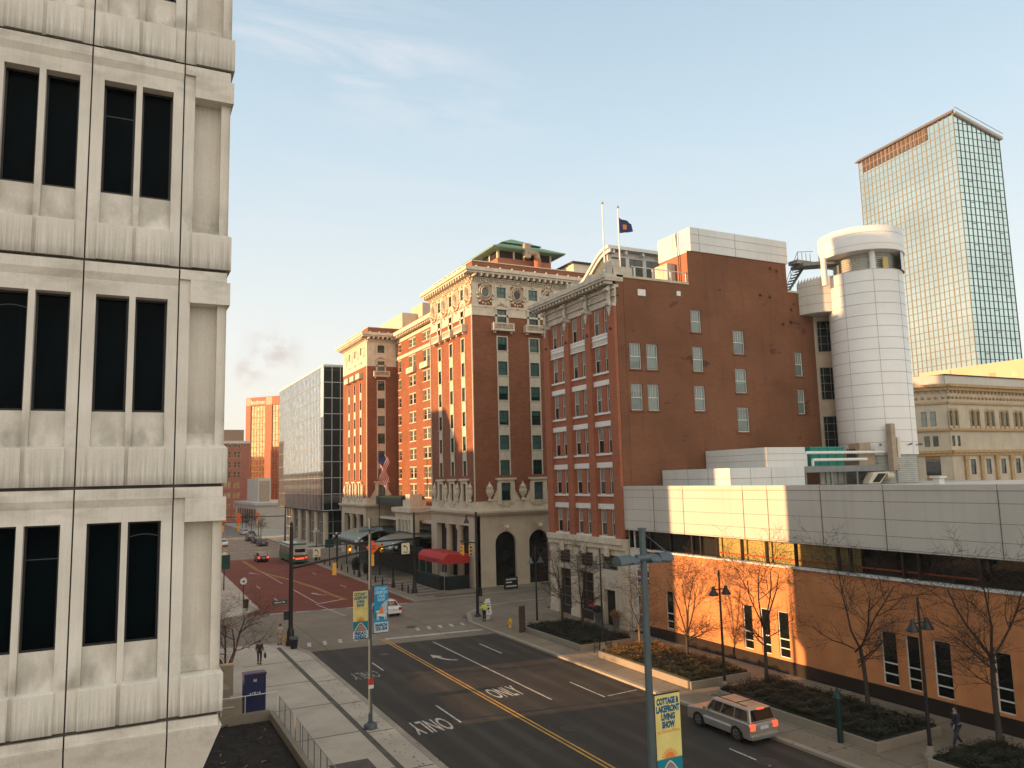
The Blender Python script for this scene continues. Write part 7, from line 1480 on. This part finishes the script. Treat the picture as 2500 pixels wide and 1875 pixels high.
# ============================================================ PEOPLE
def skin_obj(name, verts, edges, radii, m, parent, sub=1, root=0):
    me = bpy.data.meshes.new(name); me.from_pydata([tuple(v) for v in verts], edges, []); me.materials.append(m); o = bpy.data.objects.new(name, me); COL.objects.link(o); o.parent = parent
    sk = o.modifiers.new('skin', 'SKIN'); sk.use_smooth_shade = True
    if not me.skin_vertices: me.attributes  # the modifier adds the layer
    lay = me.skin_vertices[0].data if me.skin_vertices else None
    if lay is None:
        bpy.context.view_layer.objects.active = o; o.select_set(True); bpy.ops.object.skin_radii_equalize() if False else None
    for i, rr in enumerate(radii): d = me.skin_vertices[0].data[i]; d.radius = rr if isinstance(rr, tuple) else (rr, rr); d.use_root = (i == root)
    s = o.modifiers.new('sub', 'SUBSURF'); s.levels = sub; s.render_levels = sub; return o
def person(x, y, rz, label, h=1.75, z=.13, step=.0, top=None, legs=None, hair=M_hair, coat=False, arms=((.1, .05), (-.1, .05)), bag=None, extra=None, skirt=False):
    k = h / 1.75; t = thing('person', (x, y, z), label, 'person', None, rz); V = lambda a, b_, c_: (a * k, b_ * k, c_ * k)
    hipL, hipR = V(-.1, 0, .92), V(.1, 0, .92); kL, kR = V(-.11, step * .45 + .03, .5), V(.11, -step * .3 + .03, .5); aL, aR = V(-.11, step, .09), V(.11, -step * 1.1, .09 + step * .08); tL, tR = V(-.12, step + .17, .04), V(.12, -step * 1.1 + .17, .04)
    sh = 1.43; eL = V(-.26, arms[0][0] * .5 - .03, 1.15); eR = V(.26, arms[1][0] * .5 - .03, 1.15); wL = V(-.27, arms[0][0] + .06, .93 + arms[0][1]); wR = V(.27, arms[1][0] + .06, .93 + arms[1][1])
    vs = [V(0, 0, .98), V(0, .0, 1.2), V(0, 0, 1.38), V(0, .0, 1.47), V(0, .01, 1.54), V(0, .015, 1.62), V(0, .01, 1.7), hipL, kL, aL, tL, hipR, kR, aR, tR, V(-.18, 0, sh), eL, wL, V(.18, 0, sh), eR, wR]
    ed = [(0, 1), (1, 2), (2, 3), (3, 4), (4, 5), (5, 6), (0, 7), (7, 8), (8, 9), (9, 10), (0, 11), (11, 12), (12, 13), (13, 14), (2, 15), (15, 16), (16, 17), (2, 18), (18, 19), (19, 20)]
    ra = [(.15, .1), (.14, .09), (.15, .1), .055, .065, .085, .06, .085, .055, .04, .035, .085, .055, .04, .035, .055, .04, .028, .055, .04, .028]; ra = [tuple(q * k for q in r) if isinstance(r, tuple) else r * k for r in ra]
    # hands: palm and five fingers each
    for wi, w_ in ((17, wL), (20, wR)):
        s = -1 if wi == 17 else 1; w_ = Vector(w_); pi_ = len(vs); pm = w_ + Vector((0, .02, -.07)) * k; vs.append(tuple(pm)); ra.append((.028 * k, .018 * k)); ed.append((wi, pi_))
        for f in range(4):
            b0 = pm + Vector((0, (.024 - .016 * f), -.025)) * k; b1 = b0 + Vector((-s * .008, .006, -.035)) * k; b2_ = b1 + Vector((-s * .016, .006, -.022 - .004 * (f in (1, 2)))) * k; n0 = len(vs); vs += [tuple(b0), tuple(b1), tuple(b2_)]; ra += [.009 * k, .008 * k, .007 * k]; ed += [(pi_, n0), (n0, n0 + 1), (n0 + 1, n0 + 2)]
        b0 = pm + Vector((0, .032, .015)) * k; b1 = b0 + Vector((-s * .006, .02, -.03)) * k; n0 = len(vs); vs += [tuple(b0), tuple(b1)]; ra += [.01 * k, .008 * k]; ed += [(pi_, n0), (n0, n0 + 1)]
    skin_obj('body', vs, ed, ra, M_skin, t, 1)
    # clothes follow the body
    g = 1.22; lv = [V(0, 0, .97), hipL, kL, (aL[0], aL[1], aL[2] + .04 * k), hipR, kR, (aR[0], aR[1], aR[2] + .04 * k)]
    if not skirt: skin_obj('trousers', lv, [(0, 1), (1, 2), (2, 3), (0, 4), (4, 5), (5, 6)], [(.16 * k, .12 * k), .105 * k, .078 * k, .062 * k, .105 * k, .078 * k, .062 * k], legs or M_navy, t, 1)
    tv = [V(0, 0, .93), V(0, 0, 1.2), V(0, 0, 1.4), V(-.19, 0, sh), eL, tuple(Vector(wL) + Vector((0, 0, .03))), V(.19, 0, sh), eR, tuple(Vector(wR) + Vector((0, 0, .03))), V(0, 0, 1.46)]
    te = [(0, 1), (1, 2), (2, 3), (3, 4), (4, 5), (2, 6), (6, 7), (7, 8), (2, 9)]; trd = [(.19 * k, .145 * k), (.175 * k, .125 * k), (.175 * k, .12 * k), .075 * k, .06 * k, .045 * k, .075 * k, .06 * k, .045 * k, .07 * k]
    if coat: tv.append(V(0, 0, .55)); te.append((0, 10)); trd.append((.22 * k, .17 * k))
    skin_obj('jacket', tv, te, trd, top or M_navy, t, 1)
    b = LMB(); b.ball(V(0, -.012, 1.655), .105 * k, 12, 1.05); hb = [v for v in b.v]
    b.v = [(v[0], v[1] if v[1] < .04 * k else .04 * k, max(v[2], 1.60 * k)) for v in hb]; b.build('hair', hair, t)
    b = LMB()
    for s in (-1, 1): b.ball(V(s * .03, .088, 1.635), .011 * k, 6)
    b.build('eyes', M_text, t); b = LMB(); b.ball(V(0, .1, 1.61), .014 * k, 6, 1.5); b.build('nose', M_skin, t); b = LMB(); b.box(-.022 * k, .022 * k, .083 * k, .09 * k, 1.572 * k, 1.58 * k); b.build('mouth', M_flagr, t)
    b = LMB()
    for s in (-1, 1): b.ball(V(s * .086, .01, 1.62), .02 * k, 6, 1.4)
    b.build('ears', M_skin, t)
    for (a_, tt_) in ((aL, tL), (aR, tR)): b = LMB(); b.hexa([(a_[0] - .05 * k, a_[1] - .08 * k, max(0, a_[2] - .085 * k)), (a_[0] + .05 * k, a_[1] - .08 * k, max(0, a_[2] - .085 * k)), (a_[0] + .05 * k, tt_[1] + .03, max(0, a_[2] - .085 * k)), (a_[0] - .05 * k, tt_[1] + .03, max(0, a_[2] - .085 * k))], [(a_[0] - .045 * k, a_[1] - .07 * k, a_[2] + .03 * k), (a_[0] + .045 * k, a_[1] - .07 * k, a_[2] + .03 * k), (a_[0] + .04 * k, tt_[1], a_[2] - .02 * k), (a_[0] - .04 * k, tt_[1], a_[2] - .02 * k)]); bevel(b.build('shoe', M_shoe, t), .02)
    return t
person(36.0, 25.2, R_(75), 'man in dark jacket and jeans striding left on the right pavement', 1.88, .13, .3, M_navy, simple('dark_denim', (.03, .04, .06), .9), arms=((.28, .1), (-.12, .03)))
person(12.5, 68.3, R_(15), 'woman in beige coat waiting beside the yellow hydrant at the left corner', 1.68, .13, .03, M_tan_c, M_skin, coat=True)
person(9.85, 61.9, R_(-20), 'person in black coat carrying a bag on the left pavement by the bare tree', 1.74, .13, .1, M_black, M_black)
person(31.2, 68.4, R_(120), 'worker in yellow high visibility vest standing at the right corner', 1.75, .13, .04, M_hivis, M_navy, M_hivis, arms=((.12, .12), (.3, .3)))
t = thing('held_sign', (31.75, 68.6, .13), 'white placard board with black symbols leaning beside the worker', 'placard'); b = LMB(); b.hexa([(-.32, 0, .5), (.32, 0, .5), (.32, .03, .5), (-.32, .03, .5)], [(-.28, .15, 1.95), (.2, .15, 1.95), (.2, .18, 1.95), (-.28, .18, 1.95)]); b.hexa([(-.32, .4, 0), (.32, .4, 0), (.32, .43, 0), (-.32, .43, 0)], [(-.26, .18, 1.9), (.2, .18, 1.9), (.2, .21, 1.9), (-.26, .21, 1.9)]); b.build('board', M_wcar, t)
b = LMB()
for (a, c_, z0, z1) in ((-.18, .12, 1.5, 1.56), (-.2, .14, 1.3, 1.38), (-.12, .08, .95, 1.15), (-.06, .1, .72, .8)): b.box(a, c_, .0 + (z0 - .5) * .103 - .02, .0 + (z0 - .5) * .103 + .02, z0, z1)
b.build('symbols', M_black, t)
t = thing('shoulder_bag', (10.25, 61.9, .9), 'dark bag hanging from the hand of the person in black', 'bag'); b = LMB(); b.box(-.07, .07, -.2, .2, -.35, 0); bevel(b.build('pouch', M_black, t), .05, 3); b = LMB()
for k in range(6): a0, a1 = math.pi * k / 6, math.pi * (k + 1) / 6; b.tube((0, .12 * math.cos(a0), .14 * math.sin(a0)), (0, .12 * math.cos(a1), .14 * math.sin(a1)), .012, n=5)
b.build('handle', M_black, t)
# US style striped flag on the hotel front
t = thing('flagpole', (37.4, 121.5, 3.8), 'black flagpole over the hotel porch with a striped flag', 'flagpole', 'flagpole over the porch'); b = LMB(); b.lathe([(.5, 0), (.3, .8), (.12, 1.6), (.07, 2.0), (.05, 15.5)], n=8); b.build('pole', M_black, t)
b = MB(); n = 14
for i in range(n):
    for j in range(13):
        def q(i, j): s = i / n; tt_ = j / 13; return (37.5 + 1.4 * tt_ + .25 * math.sin(i * .9), 121.4 + .2 * math.sin(tt_ * 5 + i * .4), 18.6 - s * 5.2 - tt_ * 1.6)
        b.cur = 2 if (i < 6 and j < 7) else (j % 2); b.add([q(i, j), q(i + 1, j), q(i + 1, j + 1), q(i, j + 1)], [(0, 1, 2, 3)])
tag(b.build('striped_flag', [M_flagr, M_flagw, M_flagb]), 'red and white striped flag hanging limp before the hotel middle wing', 'flag')

# ---- light morning haze over the whole scene
hm = bpy.data.materials.new('haze_air'); hm.use_nodes = True; ht = hm.node_tree; ht.nodes.clear(); ho = ht.nodes.new('ShaderNodeOutputMaterial'); hp_ = ht.nodes.new('ShaderNodeVolumePrincipled'); hp_.inputs['Color'].default_value = (.95, .93, .9, 1); hp_.inputs['Density'].default_value = .0002; hp_.inputs['Anisotropy'].default_value = .3; ht.links.new(hp_.outputs[0], ho.inputs['Volume'])
b = MB(); b.box(-75, 250, -75, 540, -3.6, 118); hz_o = b.build('haze', hm); hz_o['kind'] = 'stuff'; hz_o['label'] = 'thin warm morning haze filling the street'
S.cycles.volume_step_rate = 4; S.cycles.volume_max_steps = 64; S.cycles.volume_bounces = 0
